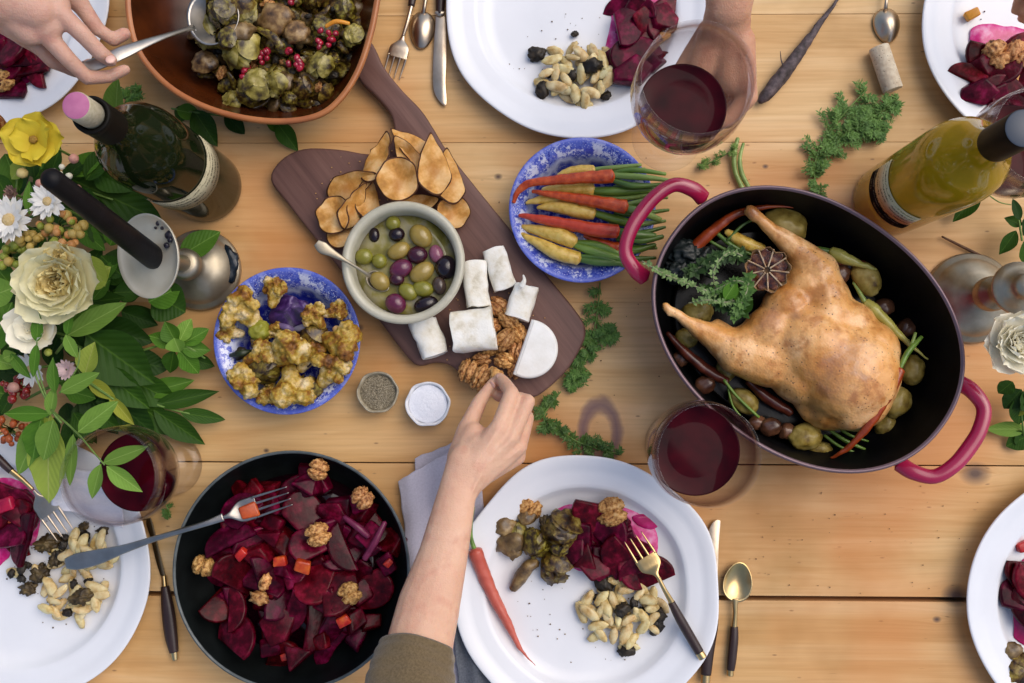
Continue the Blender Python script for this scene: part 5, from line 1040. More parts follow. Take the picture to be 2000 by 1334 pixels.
for P in ([(1414, 742, .046, 3), (1440, 775, .046, 3), (1482, 815, .042, 3)], [(1420, 748, .044, 2), (1430, 790, .042, 2), (1446, 812, .040, 2)], [(1618, 838, .036, 3), (1650, 860, .040, 4), (1690, 878, .040, 3)], [(1630, 830, .034, 3), (1660, 850, .040, 3), (1696, 862, .040, 2)], [(1610, 850, .034, 3), (1640, 872, .038, 3), (1672, 884, .038, 2)], [(1400, 455, .050, 4), (1430, 480, .052, 5), (1470, 498, .050, 3)], [(1420, 470, .054, 3), (1450, 440, .056, 3), (1475, 428, .056, 2)], [(1385, 470, .048, 3), (1440, 500, .050, 4), (1480, 508, .050, 3)]):
    v, f = pxtube(P, 8, 5); x, y = P[1][:2]; single('carrot_stalk', MB().add(v, f), STK[0 if y > 600 else 2], 'green stalk in the red pot %s' % ('left of the bottom shallots' if x < 1500 and y > 600 else 'by the bottom potato' if y > 600 else 'near the yellow carrot and the herbs'), 'stalk', 'green stalks in the red pot')
for i_, (x, y, z, a, s_) in enumerate(((1700, 640, .030, .4, 1.0), (1420, 720, .028, 1.0, .9), (1600, 880, .026, .2, .8), (1730, 830, .028, .9, .8), (1340, 660, .026, 0, .8))): put('baby_potato', x, y, z, ('shaded potato behind the pale green root', 'shaded potato under the left leg of the duck', 'small potato under the tip of the red orange carrot', 'small potato right of the lower carrot end', 'small shaded potato by the left wall of the pot')[i_], 'potato', rz=a, s=s_, group='potatoes round the duck')
def garlic():
    c = W(1503, 524, .080); rt = root('garlic_half', (c.x, c.y, .070), 'browned half head of garlic with open cloves on the duck', 'garlic')
    cm = mat('browned_clove', [(.3, '2a1008'), (.5, '5a2c14'), (.75, '8f5a2c')], 200, rough=.25, bump=.5, rand=.2, coat=.5); sk = mat('garlic_skin', [(.3, 'a07850'), (.7, 'd8c4a4')], 120, rough=.6, rand=.1)
    r = .0215
    for k in range(9):
        a = 2 * math.pi * k / 9 + .2; vs, fs = blob(.0088, .0062, .006, 3, .18, 1.5, k); M = Matrix.Rotation(a, 4, 'Z') @ Matrix.Translation((r * .60, 0, .004))
        o = obj('clove', mesh('clove', MB().add([Vector((p.x, p.y, min(p.z, .0018) - .0006 * math.sin(p.x * 500))) for p in vs], fs), cm), rt, M)
        pts = [Vector((r * q * math.cos(a + .35), r * q * math.sin(a + .35), .0075 + .001 * math.sin(q * 9))) for q in (.15, .4, .7, 1.0)]; v, f = tube(spline(pts, 4), [.0009] * 13, 6); obj('skin_ridge', mesh('skin_ridge', MB().add(v, f), sk), rt)
    v, f = lathe([(0, -.004), (r * .6, -.003), (r * .95, .001), (r * 1.04, .006), (r * 1.02, .0085), (r * .98, .0065), (r * .85, .002), (0, .001)], 40, lambda a, rr, z: (rr * (1 + .08 * math.sin(9 * a + 1) + .04 * math.sin(4 * a)), z + .0015 * math.sin(7 * a) * (rr > r * .9)))
    obj('outer_skin', mesh('outer_skin', MB().add(v, f), mat('browned_garlic_skin', [(.3, '5e3a1c'), (.7, 'a88458')], 90, rough=.5, rand=0)), rt); rt.rotation_euler = (R(10), R(-14), 0)
garlic()

# ------------------------------------------------------------------ leaves and sprigs
def leaf_mat(nm, a, b, rib, gloss=.4):
    n = NT(nm); v = n.coord(); s = n.n('ShaderNodeSeparateXYZ'); n.l(v, s.inputs[0]); oi = n.n('ShaderNodeObjectInfo')
    f = n.noise(v, 2.5, 3); c = n.mix(f, L(a), L(b)); ax = n.math('ABSOLUTE', s.outputs[0])
    vein = n.math('ABSOLUTE', n.math('SINE', n.math('MULTIPLY', n.math('SUBTRACT', s.outputs[1], n.math('MULTIPLY', ax, .8)), 26)))
    c = n.mix(n.ramp(vein, [(.0, .16), (.2, 0.0)]), c, L(rib)); c = n.mix(n.ramp(ax, [(.008, .8), (.025, 0.0)]), c, L(rib))
    hs = n.n('ShaderNodeHueSaturation'); n.l(c, hs.inputs['Color']); n.l(n.math('MULTIPLY_ADD', oi.outputs['Random'], .4, .8), hs.inputs['Value']); c = hs.outputs[0]
    b_ = n.bsdf(c, gloss + .12, .22, bump=vein, bstr=.12, bdist=.02); tr = n.n('ShaderNodeBsdfTranslucent'); n.l(c, tr.inputs[0]); mx = n.n('ShaderNodeMixShader'); mx.inputs[0].default_value = .25; n.l(b_, mx.inputs[1]); n.l(tr.outputs[0], mx.inputs[2]); return n.done(mx.outputs[0])
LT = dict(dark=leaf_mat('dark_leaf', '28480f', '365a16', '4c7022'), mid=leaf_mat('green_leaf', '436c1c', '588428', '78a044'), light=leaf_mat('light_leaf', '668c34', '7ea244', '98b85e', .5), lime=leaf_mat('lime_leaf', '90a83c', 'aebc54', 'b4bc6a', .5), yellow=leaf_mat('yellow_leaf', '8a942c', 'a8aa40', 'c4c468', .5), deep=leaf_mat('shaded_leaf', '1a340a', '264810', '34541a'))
def leafmesh(i, m):
    r = random.Random(i); N = 12; vs, fs = [], []; fold = r.uniform(.15, .5); curl = r.uniform(-.25, .35); wv = r.uniform(0, .04)
    for k in range(N + 1):
        t = k / N; w = .5 * math.sin(math.pi * min(1, t ** .85)) ** (.8 if i % 2 else 1.0) * (1 if t < 1 else 0) + (.002 if 0 < k < N else 0)
        for u in (-1, -.5, 0, .5, 1):
            x = w * u * .99; z = fold * abs(x) - curl * t * t * .5 + wv * math.sin(t * 22 + u * 2) * abs(u); vs.append((x, t, z))
    for k in range(N):
        for j in range(4): a = k * 5 + j; fs.append((a, a + 1, a + 6, a + 5))
    me = mesh('leaf', MB().add(vs, fs), m); return me
LEAF = {k: [leafmesh(i, m) for i in range(4)] for k, m in LT.items()}
def leaf(rt, bx, by, tx, ty, wpx, z0, z1, tone, roll=0.0):
    """leaf from its base pixel to its tip pixel; z0, z1 heights; child of rt"""
    a, b = W(bx, by, z0), W(tx, ty, z1); d_ = b - a; ln = d_.length; w = wpx * S((z0 + z1) / 2)
    rz = math.atan2(d_.y, d_.x) - math.pi / 2; pitch = math.asin(max(-1, min(1, d_.z / ln)))
    o = obj('leaf', LEAF[tone][rnd.randrange(4)], rt); o.location = a - rt.location; o.rotation_euler = Euler((pitch, roll, rz)); o.scale = (w, ln, w); return o
def stem(rt, P, m, name='stem'):
    v, f = pxtube(P, 7, 5); return part(name, MB().add(v, f), m, rt)
STEM_G = mat('green_stem', [(.3, '4c6a28'), (.7, '6f8c40')], 80, rough=.5, rand=0); STEM_B = mat('brown_stem', [(.3, '4a3020'), (.7, '6b4a30')], 80, rough=.7, rand=0)
def sprig(label, base, leaves, stems=(), group='leafy sprigs of the bouquet', sm=None, name='leaf_sprig', cat='leaf sprig'):
    p = W(*base); rt = root(name, p, label, cat, group)
    for s_ in stems: stem(rt, s_, sm or STEM_G)
    for l in leaves: leaf(rt, *l)
    return rt
def frond(label, paths, width, n_, z, tone=('3a5f1e', '567c30'), group='feathery green tops on the table', name='herb_frond', lsz=.0052, top=.012, seed=0, spread=1.0):
    """feathery carrot leaf: a stem, side stems and a joined mass of tiny leaflets"""
    r = random.Random(seed); p = W(*paths[0][0][:2], z); rt = root(name, (p.x, p.y, 0.0), label, 'herb', group)
    lm = mat('frond_%s' % tone[0], [(.3, tone[0]), (.7, tone[1])], 90, rough=.55, rand=0, bump=0); mb = MB()
    for P in paths:
        pts = spline([W(x, y, z + .004) for x, y, *_ in P], 8); v, f = tube(pts, [.0009] * len(pts), 6); part('stem', MB().add(v, f), STEM_G, rt)
        wd = [q[2] if len(q) > 2 else width for q in P]; ws = spline([float(a) for a in wd], 8)
        for k in range(n_):
            i = r.randrange(len(pts) - 1); c = pts[i]; t = (pts[min(i + 1, len(pts) - 1)] - pts[max(0, i - 1)]).normalized(); sd = Vector((-t.y, t.x, 0)) * r.choice((-1, 1)); w = ws[i] * S(z)
            d_ = (sd + t * r.uniform(.3, .9)).normalized(); L_ = w * r.uniform(.4, 1.0); h = r.uniform(0, top)
            for q in range(9):
                u = q / 8; cc = c + d_ * L_ * u + Vector((0, 0, h * math.sin(u * 2.2) - .002))
                if cc.z < .0008: cc.z = .0008 + r.uniform(0, .001)
                for e in range(8):
                    a = math.atan2(d_.y, d_.x) + r.choice((-1, 1)) * r.uniform(.3, 1.3); s_ = lsz * r.uniform(.5, 1.1); dx = Vector((math.cos(a), math.sin(a), r.uniform(-.4, .5))) * s_; dy = Vector((-math.sin(a), math.cos(a), r.uniform(-.3, .3))) * s_ * .14
                    b = cc + Vector((r.uniform(-1, 1), r.uniform(-1, 1), r.uniform(-.3, .6))) * .002; mb.add([b, b + dx * .5 + dy, b + dx, b + dx * .5 - dy], [(0, 1, 2), (0, 2, 3)])
            v, f = tube([c, c + d_ * L_ * .6 + Vector((0, 0, h * .8))], [.0005, .0003], 4, caps=False); mb.add(v, f)
    o = part('leaflets', mb, lm, rt, smooth=False); o['kind'] = 'stuff'; return rt
frond('large feathery carrot top lying between the cork and the red pot', [[(1600, 384, 14), (1590, 330, 30), (1610, 270, 40), (1655, 215, 44), (1690, 178, 34)], [(1620, 300, 30), (1660, 250, 40), (1710, 225, 30), (1756, 196, 18)], [(1650, 262, 26), (1690, 250, 28), (1722, 262, 14)]], 40, 42, .002, seed=1, tone=('446a26', '6c9440'))
frond('feathery green frond beside the right edge of the chopping board', [[(1172, 552, 12), (1168, 600, 28), (1158, 652, 34), (1140, 690, 16), (1112, 748, 4)], [(1160, 660, 16), (1185, 655, 20), (1196, 650, 8)], [(1150, 690, 14), (1128, 735, 20), (1112, 752, 10)]], 30, 26, .002, seed=2, tone=('3c6220', '5e8632'))
frond('small green frond between the board corner and the reaching hand', [[(1095, 765, 5), (1075, 790, 18), (1062, 815, 26), (1072, 842, 12)]], 24, 18, .002, seed=3, tone=('3a5a1c', '587a2c'))
frond('dark green frond at the dark ring mark above the bottom plate', [[(1080, 825, 3), (1110, 852, 14), (1140, 868, 24), (1180, 880, 26), (1206, 886, 14)]], 26, 24, .002, seed=4, tone=('34521a', '55752a'))
frond('tiny green frond scrap between the raised glass and the red pot', [[(1366, 326, 5), (1390, 316, 14), (1420, 300, 12), (1440, 290, 6)]], 14, 16, .002, seed=5, tone=('4c6f24', '78963c'), lsz=.003)
frond('small green flower head sprig beside the brown bowl and the hand', [[(242, 222, 4), (255, 195, 16), (272, 180, 14)]], 18, 22, .03, seed=6, tone=('2f5018', '527a2a'))
frond('little green scrap on the table between the left glass and the black bowl', [[(318, 975, 5), (326, 990, 10), (332, 1006, 6)]], 8, 6, .002, seed=7, lsz=.003)
# herbs in the pot
def thyme(label, P, n_, seed, tone, ln=.0055, group='herbs in the red pot', cat='herb'):
    r = random.Random(seed); p = W(*P[0][:3]); rt = root('thyme_sprig', p, label, cat, group); pts = spline([W(x, y, z) for x, y, z in P], 8)
    v, f = tube(pts, [.0009] * len(pts), 6); part('stem', MB().add(v, f), mat('thyme_stem', [(.3, '6d7350'), (.7, '9a9a78')], 60, rand=0), rt); mb = MB()
    for k in range(n_):
        i = int(len(pts) * (.12 + .88 * (k / n_))) % len(pts); c = pts[i]
        for q in range(3):
            a = r.uniform(0, 6.28); s_ = ln * r.uniform(.6, 1.2); dx = Vector((math.cos(a), math.sin(a), r.uniform(-.1, .7))).normalized() * s_; dy = Vector((-math.sin(a), math.cos(a), r.uniform(-.3, .3))) * s_ * .28
            mb.add([c, c + dx * .45 + dy, c + dx, c + dx * .45 - dy], [(0, 1, 2), (0, 2, 3)])
    o = part('leaflets', mb, mat('thyme_' + tone[0], [(.3, tone[0]), (.7, tone[1])], 120, rough=.6, rand=0), rt, smooth=False); o['kind'] = 'stuff'
T1, T2 = ('4e6a34', '86a060'), ('34561c', '587c30')
thyme('thyme sprig hanging over the left rim of the red pot', [(1254, 510, .100), (1284, 528, .108), (1320, 545, .092), (1360, 560, .084), (1400, 575, .078)], 40, 1, T1)
thyme('thyme sprig curling round in a loop above the herbs', [(1395, 560, .074), (1394, 530, .082), (1408, 505, .086), (1430, 492, .084), (1450, 500, .08)], 16, 2, T1)
thyme('thyme sprig reaching right towards the garlic', [(1380, 575, .08), (1410, 560, .084), (1440, 548, .084), (1470, 560, .08)], 34, 3, T2)
thyme('thyme sprig in the lower part of the herb bundle', [(1345, 592, .074), (1380, 586, .080), (1420, 590, .080), (1455, 580, .078)], 36, 4, T1)
thyme('dark thyme sprig along the duck cavity', [(1430, 622, .076), (1444, 600, .082), (1458, 570, .084), (1464, 540, .08)], 44, 5, T2, .008)
thyme('dark leafy herb sprig under the thyme', [(1370, 560, .060), (1400, 585, .066), (1430, 600, .07), (1450, 610, .07)], 60, 6, ('28461a', '456a28'), .010)
thyme('dark herb sprig above the left leg of the duck', [(1340, 540, .060), (1370, 520, .066), (1410, 500, .066), (1450, 500, .064)], 60, 7, ('22381a', '3a5a22'), .010)
HL = [(1415, 585, 1440, 548, 30, .082, .086, 'mid'), (1436, 590, 1462, 556, 26, .080, .084, 'mid'), (1425, 560, 1408, 600, 26, .078, .08, 'mid'), (1446, 612, 1470, 580, 26, .078, .082, 'dark'), (1440, 570, 1480, 566, 22, .078, .08, 'dark')]
sprig('broad leaved green herb in the middle of the herb bundle', (1425, 585, .076), HL, [[(1400, 590, .074, 2), (1440, 575, .078, 2)]], group='herbs in the red pot', name='herb_sprig', cat='herb')
KM = mat('dark_kale', [(.3, '0c1214'), (.6, '1c2626'), (.8, '323c3e')], 60, rough=.45, rand=0)
for i, (x, y, a) in enumerate(((1340, 495, .3), (1370, 512, 1.2), (1330, 530, 2.2))):
    vs, fs = ico(4); o_ = Vector((i * 5, 1, 2)); p = W(x, y, .048)
    vs = [p + Vector((q.x * .018, q.y * .014, q.z * .009)) * (1 + .5 * noise.noise(q * 3.2 + o_)) for q in vs]; single('kale_leaf', MB().add(vs, fs), KM, ('crumpled black green kale leaf by the upper left wall of the pot', 'crumpled kale leaf next to the orange carrot end', 'crumpled kale leaf under the thyme at the left wall')[i], 'kale')

# ------------------------------------------------------------------ metal and cutlery
def metal(nm, a, b, rough=.3, sc=40): return mat(nm, [(.3, a), (.7, b)], sc, rough=rough, metal=1, bump=.08, bscale=300, rand=0)
GOLD = metal('brass_gold', 'c0a068', 'd6bb88', .28); PEWT = mat('pewter', [(.3, '968b76'), (.7, 'b8ad98')], 40, rough=.42, metal=.85, bump=.08, bscale=300, rand=0); STEEL = metal('brushed_steel', '9a948c', 'b6b0a8', .34); SPGOLD = metal('pale_gold', 'b8a48c', 'd2c2ac', .3)
DWOOD = mat('dark_handle_wood', [(.3, '22140f'), (.6, '3a2520'), (.8, '4a332c')], 60, rough=.4, rand=0, stretch=(1, .1, 1), coat=.2)
def pxbar(P, seg=14, n=8):
    """P [(px,py,z,halfwidth_px,half_thickness_m)] flattened bar"""
    pts = spline([W(a, b, c) for a, b, c, w, t in P], n); ww = spline([float(w * S(c)) for a, b, c, w, t in P], n); tt = spline([float(t) for a, b, c, w, t in P], n); fr = frames(pts); vs, fs = [], []
    for p, w, t, (T, N, B) in zip(pts, ww, tt, fr):
        Bh = Vector((T.y, -T.x, 0)).normalized() if abs(T.z) < .98 else B; Nh = Bh.cross(T).normalized()
        for k in range(seg): a = 2 * math.pi * k / seg; vs.append(p + Bh * (math.cos(a) * max(w, 1e-5)) + Nh * (math.sin(a) * max(t, 1e-5)))
    for i in range(len(pts) - 1):
        for k in range(seg): fs.append((i * seg + k, i * seg + (k + 1) % seg, (i + 1) * seg + (k + 1) % seg, (i + 1) * seg + k))
    fs.append(tuple(range(seg))[::-1]); fs.append(tuple(range((len(pts) - 1) * seg, len(pts) * seg))); return vs, fs
def spoon_bowl(tipx, tipy, endx, endy, wpx, z, depth=.007, thick=.0008, down=False, pit=0.0):
    a, b = W(endx, endy, z), W(tipx, tipy, z + pit); ax = b - a; ln = ax.length; ex = ax.normalized(); B = Vector((ex.y, -ex.x, 0)).normalized(); w = wpx * S(z) / 2; N = Vector((0, 0, 1)); vs, fs = [], []; n, m = 10, 36
    c = a + ax * .5
    def P(rr, an, up):
        x = math.cos(an); y = math.sin(an); e = 1 - .16 * x; q = c + ex * (ln / 2 * rr * x) + B * (w * rr * y * e) - N * (depth * (1 - rr ** 2) * (-1 if down else 1)); return q + N * up
    for side, up in ((0, 0), (1, -thick)):
        vs.append(P(0, 0, up))
        for i in range(1, n + 1):
            for k in range(m): vs.append(P(i / n, 2 * math.pi * k / m, up))
    SB = 1 + n * m
    for sd in (0, 1):
        b0 = sd * SB
        for k in range(m):
            f = (b0, b0 + 1 + k, b0 + 1 + (k + 1) % m); fs.append(f if sd == 0 else f[::-1])
            for i in range(n - 1):
                q = (b0 + 1 + i * m + k, b0 + 1 + (i + 1) * m + k, b0 + 1 + (i + 1) * m + (k + 1) % m, b0 + 1 + i * m + (k + 1) % m); fs.append(q if sd == 0 else q[::-1])
    for k in range(m): fs.append((1 + (n - 1) * m + k, SB + 1 + (n - 1) * m + k, SB + 1 + (n - 1) * m + (k + 1) % m, 1 + (n - 1) * m + (k + 1) % m))
    return vs, fs
def cut_root(name, x, y, z, label, cat, group=None):
    p = W(x, y, z); return root(name, (p.x, p.y, p.z), label, cat, group)
def fork_head(rt, P0, P1, wpx, z0, z1, m, tines=4, zt=None):
    """P0 neck end, P1 tine tips"""
    x0, y0 = P0; x1, y1 = P1; dx, dy = x1 - x0, y1 - y0; ln = math.hypot(dx, dy); ux, uy = dx / ln, dy / ln; nx, ny = -uy, ux; zm = (z0 + z1) / 2 - .002 if zt is None else zt; h = wpx / 2
    v, f = pxbar([(x0, y0, z0, 3.5, .0012), (x0 + ux * ln * .12, y0 + uy * ln * .12, z0, 6, .001), (x0 + ux * ln * .28, y0 + uy * ln * .28, zm, h * .92, .0008), (x0 + ux * ln * .45, y0 + uy * ln * .45, zm, h, .0008), (x0 + ux * ln * .52, y0 + uy * ln * .52, zm, h, .0008)]); part('head', MB().add(v, f), m, rt)
    for k in range(tines):
        o_ = (k - (tines - 1) / 2) / ((tines - 1) / 2) * (h - 2.5); a = (x0 + ux * ln * .48 + nx * o_, y0 + uy * ln * .48 + ny * o_); b = (x1 + nx * o_ * .93, y1 + ny * o_ * .93)
        v, f = pxbar([(*a, zm, 2.6, .0008), ((a[0] + b[0]) / 2, (a[1] + b[1]) / 2, (zm + z1) / 2 - .0008, 2.1, .0008), (*b, z1, .8, .0004)], 8, 5); part('tine', MB().add(v, f), m, rt)
# right setting: fork on the plate, knife, spoon
t = cut_root('fork', 1320, 1180, .006, 'gold fork with a dark wooden handle resting on the bottom centre plate', 'fork')
fork_head(t, (1287, 1130), (1236, 1048), 46, .040, .036, GOLD, zt=.037)
v, f = pxbar([(1286, 1128, .040, 4, .0016), (1298, 1152, .038, 4.5, .0018), (1313, 1178, .034, 6, .0025)]); part('neck', MB().add(v, f), GOLD, t)
v, f = pxbar([(1311, 1176, .034, 7, .0032), (1330, 1212, .031, 9.5, .0042), (1352, 1250, .028, 9.5, .0042), (1366, 1274, .027, 9, .0038)]); part('handle', MB().add(v, f), DWOOD, t)
v, f = pxbar([(1365, 1273, .027, 8.5, .0036), (1373, 1285, .0265, 8.5, .0036)]); part('end_cap', MB().add(v, f), GOLD, t)
t = cut_root('knife', 1392, 1180, 0, 'gold knife with a dark handle standing along the right edge of the bottom centre plate', 'knife', 'gold table knives')
def blade(pts, z, m, rt, th=.0016):
    ol = [Vector((p.x, p.y)) for p in spline([W(x, y, z) for x, y in pts], 4, True)]; v, f = slab(ol, z - th / 2, z + th / 2, .0005, 2); part('blade', MB().add(v, f), m, rt, auto=40)
blade([(1405, 1016), (1407, 1022), (1404, 1060), (1402, 1120), (1399, 1190), (1378, 1190), (1379, 1110), (1381, 1050), (1388, 1026), (1397, 1016)], .0045, SPGOLD, t)
v, f = pxbar([(1390, 1186, .006, 7, .0025), (1391, 1215, .007, 12, .004), (1382, 1270, .008, 13, .0045), (1379, 1318, .008, 10, .004)]); part('handle', MB().add(v, f), DWOOD, t)
v, f = pxbar([(1379, 1317, .008, 9, .0035), (1378, 1334, .008, 9, .0035)]); part('end_cap', MB().add(v, f), GOLD, t)
t = cut_root('spoon', 1436, 1200, 0, 'gold spoon with a dark wooden handle at the right of the bottom centre plate', 'spoon')
v, f = spoon_bowl(1447, 1098, 1436, 1176, 56, .009, .007); part('bowl', MB().add(v, f), GOLD, t)
v, f = pxbar([(1437, 1170, .009, 6, .001), (1436, 1182, .008, 5, .0016), (1436, 1200, .007, 4.5, .002), (1434, 1226, .006, 5.5, .0025)]); part('neck', MB().add(v, f), GOLD, t)
v, f = pxbar([(1434, 1224, .006, 7.5, .0032), (1433, 1250, .006, 9, .004), (1429, 1290, .006, 9, .004), (1427, 1309, .006, 7.5, .0032)]); part('handle', MB().add(v, f), DWOOD, t)
v, f = pxbar([(1427, 1308, .006, 7, .003), (1426, 1320, .006, 6.5, .003)]); part('end_cap', MB().add(v, f), GOLD, t)
# left setting
t = cut_root('knife', 320, 1150, 0, 'knife with a dark handle lying between the lower left plate and the black bowl', 'knife', 'gold table knives')
blade([(288, 1010), (296, 1014), (310, 1070), (324, 1130), (318, 1134), (306, 1100), (294, 1050), (286, 1024)], .004, mat('dark_steel_blade', [(0, '5a5040')], metal=1, rough=.35, rand=0, bump=0), t)
v, f = pxbar([(320, 1124, .005, 5, .0025), (322, 1146, .005, 6, .003)]); part('collar', MB().add(v, f), GOLD, t)
v, f = pxbar([(322, 1145, .006, 8, .0035), (328, 1190, .007, 13, .0045), (334, 1240, .007, 13, .0045), (340, 1274, .007, 9, .004)]); part('handle', MB().add(v, f), DWOOD, t)
v, f = pxbar([(340, 1273, .007, 8, .0035), (342, 1289, .007, 6, .003)]); part('end_cap', MB().add(v, f), GOLD, t)
t = cut_root('fork', 60, 950, .006, 'gold fork with a dark handle resting across the lower left plate', 'fork')
fork_head(t, (66, 958), (128, 1046), 46, .036, .030, SPGOLD, zt=.033)
v, f = pxbar([(64, 956, .034, 4, .0016), (45, 938, .035, 5, .002), (20, 918, .036, 6, .0024)]); part('neck', MB().add(v, f), GOLD, t)
v, f = pxbar([(22, 920, .036, 7, .003), (-10, 890, .037, 9, .004), (-60, 845, .037, 9, .004)]); part('handle', MB().add(v, f), DWOOD, t)
# top setting
t = cut_root('fork', 785, 70, 0, 'pale gold fork pointing down beside the brown bowl at the top', 'fork')
fork_head(t, (788, 68), (764, 152), 40, .006, .003, SPGOLD, zt=.0085)
v, f = pxbar([(787, 70, .006, 3.5, .0014), (795, 45, .008, 4, .0018), (804, 10, .009, 4.5, .002)]); part('neck', MB().add(v, f), SPGOLD, t)
v, f = pxbar([(803, 12, .009, 7, .003), (812, -40, .010, 9, .004), (820, -90, .010, 8, .004)]); part('handle', MB().add(v, f), DWOOD, t)
t = cut_root('spoon', 828, 30, 0, 'pale gold spoon face down between fork and knife at the top', 'spoon')
v, f = spoon_bowl(822, 96, 827, 22, 50, .003, .007, down=True); part('bowl', MB().add(v, f), SPGOLD, t)
v, f = pxbar([(826, 27, .004, 5, .001), (829, 12, .007, 4, .0018), (836, -30, .009, 4.5, .002)]); part('neck', MB().add(v, f), SPGOLD, t)
v, f = pxbar([(836, -28, .009, 7, .003), (846, -100, .009, 8, .004)]); part('handle', MB().add(v, f), DWOOD, t)
t = cut_root('knife', 858, 100, 0, 'pale gold knife with its tip down at the left of the top middle plate', 'knife', 'gold table knives')
blade([(852, 30), (868, 30), (872, 60), (872, 120), (870, 160), (872, 204), (860, 200), (848, 180), (845, 150), (847, 90), (850, 50)], .004, SPGOLD, t)
v, f = pxbar([(850, 26, .005, 4, .0025), (859, 26, .005, 8, .003), (868, 26, .005, 4, .0025)]); part('collar', MB().add(v, f), SPGOLD, t)
v, f = pxbar([(859, 28, .005, 8, .003), (862, -30, .006, 11, .004), (866, -90, .006, 9, .004)]); part('handle', MB().add(v, f), DWOOD, t)
t = cut_root('spoon', 1731, 40, 0, 'silver gold spoon face down above the cork', 'spoon')
v, f = spoon_bowl(1736, 84, 1728, 16, 52, .003, .009, down=True); part('bowl', MB().add(v, f), SPGOLD, t)
v, f = pxbar([(1729, 20, .006, 5, .001), (1731, 4, .010, 3.5, .0016), (1736, -50, .011, 4.5, .002)]); part('neck', MB().add(v, f), SPGOLD, t)
# serving fork in the beets
t = cut_root('serving_fork', 338, 1042, .055, 'long steel serving fork lifting a beet, its handle over the lower left plate', 'serving fork')
v, f = pxbar([(128, 1101, .046, 10, .0008), (150, 1097, .048, 16, .0011), (190, 1088, .050, 15, .0012), (240, 1073, .054, 9, .0015), (300, 1053, .058, 6, .0017), (350, 1038, .0615, 5.5, .0018), (400, 1023, .063, 6, .0016), (436, 1010, .062, 8, .0012)]); part('handle', MB().add(v, f), STEEL, t)
fork_head(t, (432, 1012), (566, 968), 44, .062, .066, STEEL, zt=.059)
# small spoon in the olives
t = cut_root('small_spoon', 700, 525, .05, 'small silver spoon standing in the bowl of olives', 'spoon')
v, f = pxbar([(618, 474, .088, 7, .0008), (630, 484, .087, 12, .001), (648, 494, .084, 8, .0012), (680, 512, .077, 3.6, .0013), (712, 532, .066, 3.2, .0012), (722, 540, .060, 5, .001)]); part('handle', MB().add(v, f), PEWT, t)
v, f = spoon_bowl(758, 566, 718, 534, 34, .050, .006); part('bowl', MB().add(v, f), PEWT, t)
# serving spoon in the hand
t = cut_root('serving_spoon', 300, 90, .10, 'steel serving spoon held by the hand over the brown bowl', 'serving spoon')
v, f = pxbar([(158, 126, .150, 8, .001), (172, 130, .149, 13, .0012), (205, 118, .147, 14, .0013), (245, 100, .142, 13.5, .0013), (290, 82, .130, 9, .0015), (330, 68, .114, 6, .0016), (368, 56, .094, 6, .0016), (380, 54, .088, 9, .001)]); part('handle', MB().add(v, f), STEEL, t)
v, f = spoon_bowl(466, 22, 366, 46, 108, .082, .016, .001); part('bowl', MB().add(v, f), STEEL, t)
# ------------------------------------------------------------------ cork, purple carrot, stalks
def cork():
    a, b = W(1716, 92, .0112), W(1744, 176, .0112); n = NT('printed_cork'); v_ = n.coord(); sp = n.vor(v_, 330); c = n.mix(n.ramp(n.noise(v_, 140, 3), [(.4, 0.0), (.6, 1.0)]), L('c9b79c'), L('d8cab0')); c = n.mix(n.ramp(sp, [(.14, .8), (.2, 0.0)]), c, L('6b5a4c'))
    m = n.done(n.bsdf(c, .8, .2, bump=sp, bstr=.3, bdist=.001)); ex = (b - a); r = .0108; vs, fs = tube([a, a.lerp(b, .02), a.lerp(b, .25), a.lerp(b, .5), a.lerp(b, .75), a.lerp(b, .98), b], [r * .93, r, r, r, r, r, r * .93], 32)
    k = len(vs); vs[k - 2] = a; vs[k - 1] = b; single('wine_cork', MB().add(vs, fs), m, 'pale wine cork with faint print lying under the spoon at the upper right', 'cork', auto=40)
cork()
n_ = mat('purple_carrot_skin', [(.3, '2e2624'), (.55, '54484a'), (.8, '786868')], 160, rough=.7, bump=.7, bscale=260, rand=0, stretch=(1, 1, 1))
p0 = W(1540, 120, .01); rt = root('purple_carrot', (p0.x, p0.y, 0), 'whole raw purple carrot with its thin tip at the top edge', 'carrot')
v, f = pxtube([(1484, 200, .008, 6), (1494, 188, .009, 11), (1518, 160, .0085, 14), (1550, 118, .008, 12), (1576, 82, .007, 9), (1602, 44, .005, 6), (1624, 16, .004, 4), (1646, -14, .003, 2)], 18, 8); part('root', MB().add([q + noise.noise_vector(q * 130) * .0012 + noise.noise_vector(Vector((q.x + q.y, 0, 0)) * 500) * .0003 for q in v], f), n_, rt)
v, f = pxtube([(1532, 134, .012, 1.5), (1526, 118, .014, 1.2), (1524, 100, .013, .6)], 6); part('root_hair', MB().add(v, f), n_, rt)
for P, lb in (([(1441, 270, .006, 4), (1434, 300, .007, 5), (1436, 335, .006, 5), (1452, 372, .005, 5)], 'pale green stalk below the raised glass, left of the pair'), ([(1452, 280, .006, 3), (1445, 310, .008, 4), (1449, 340, .007, 5), (1468, 376, .005, 4)], 'pale green stalk below the raised glass, right of the pair')):
    v, f = pxtube(P, 10); single('green_stalk', MB().add(v, f), STK[1], lb, 'stalk')
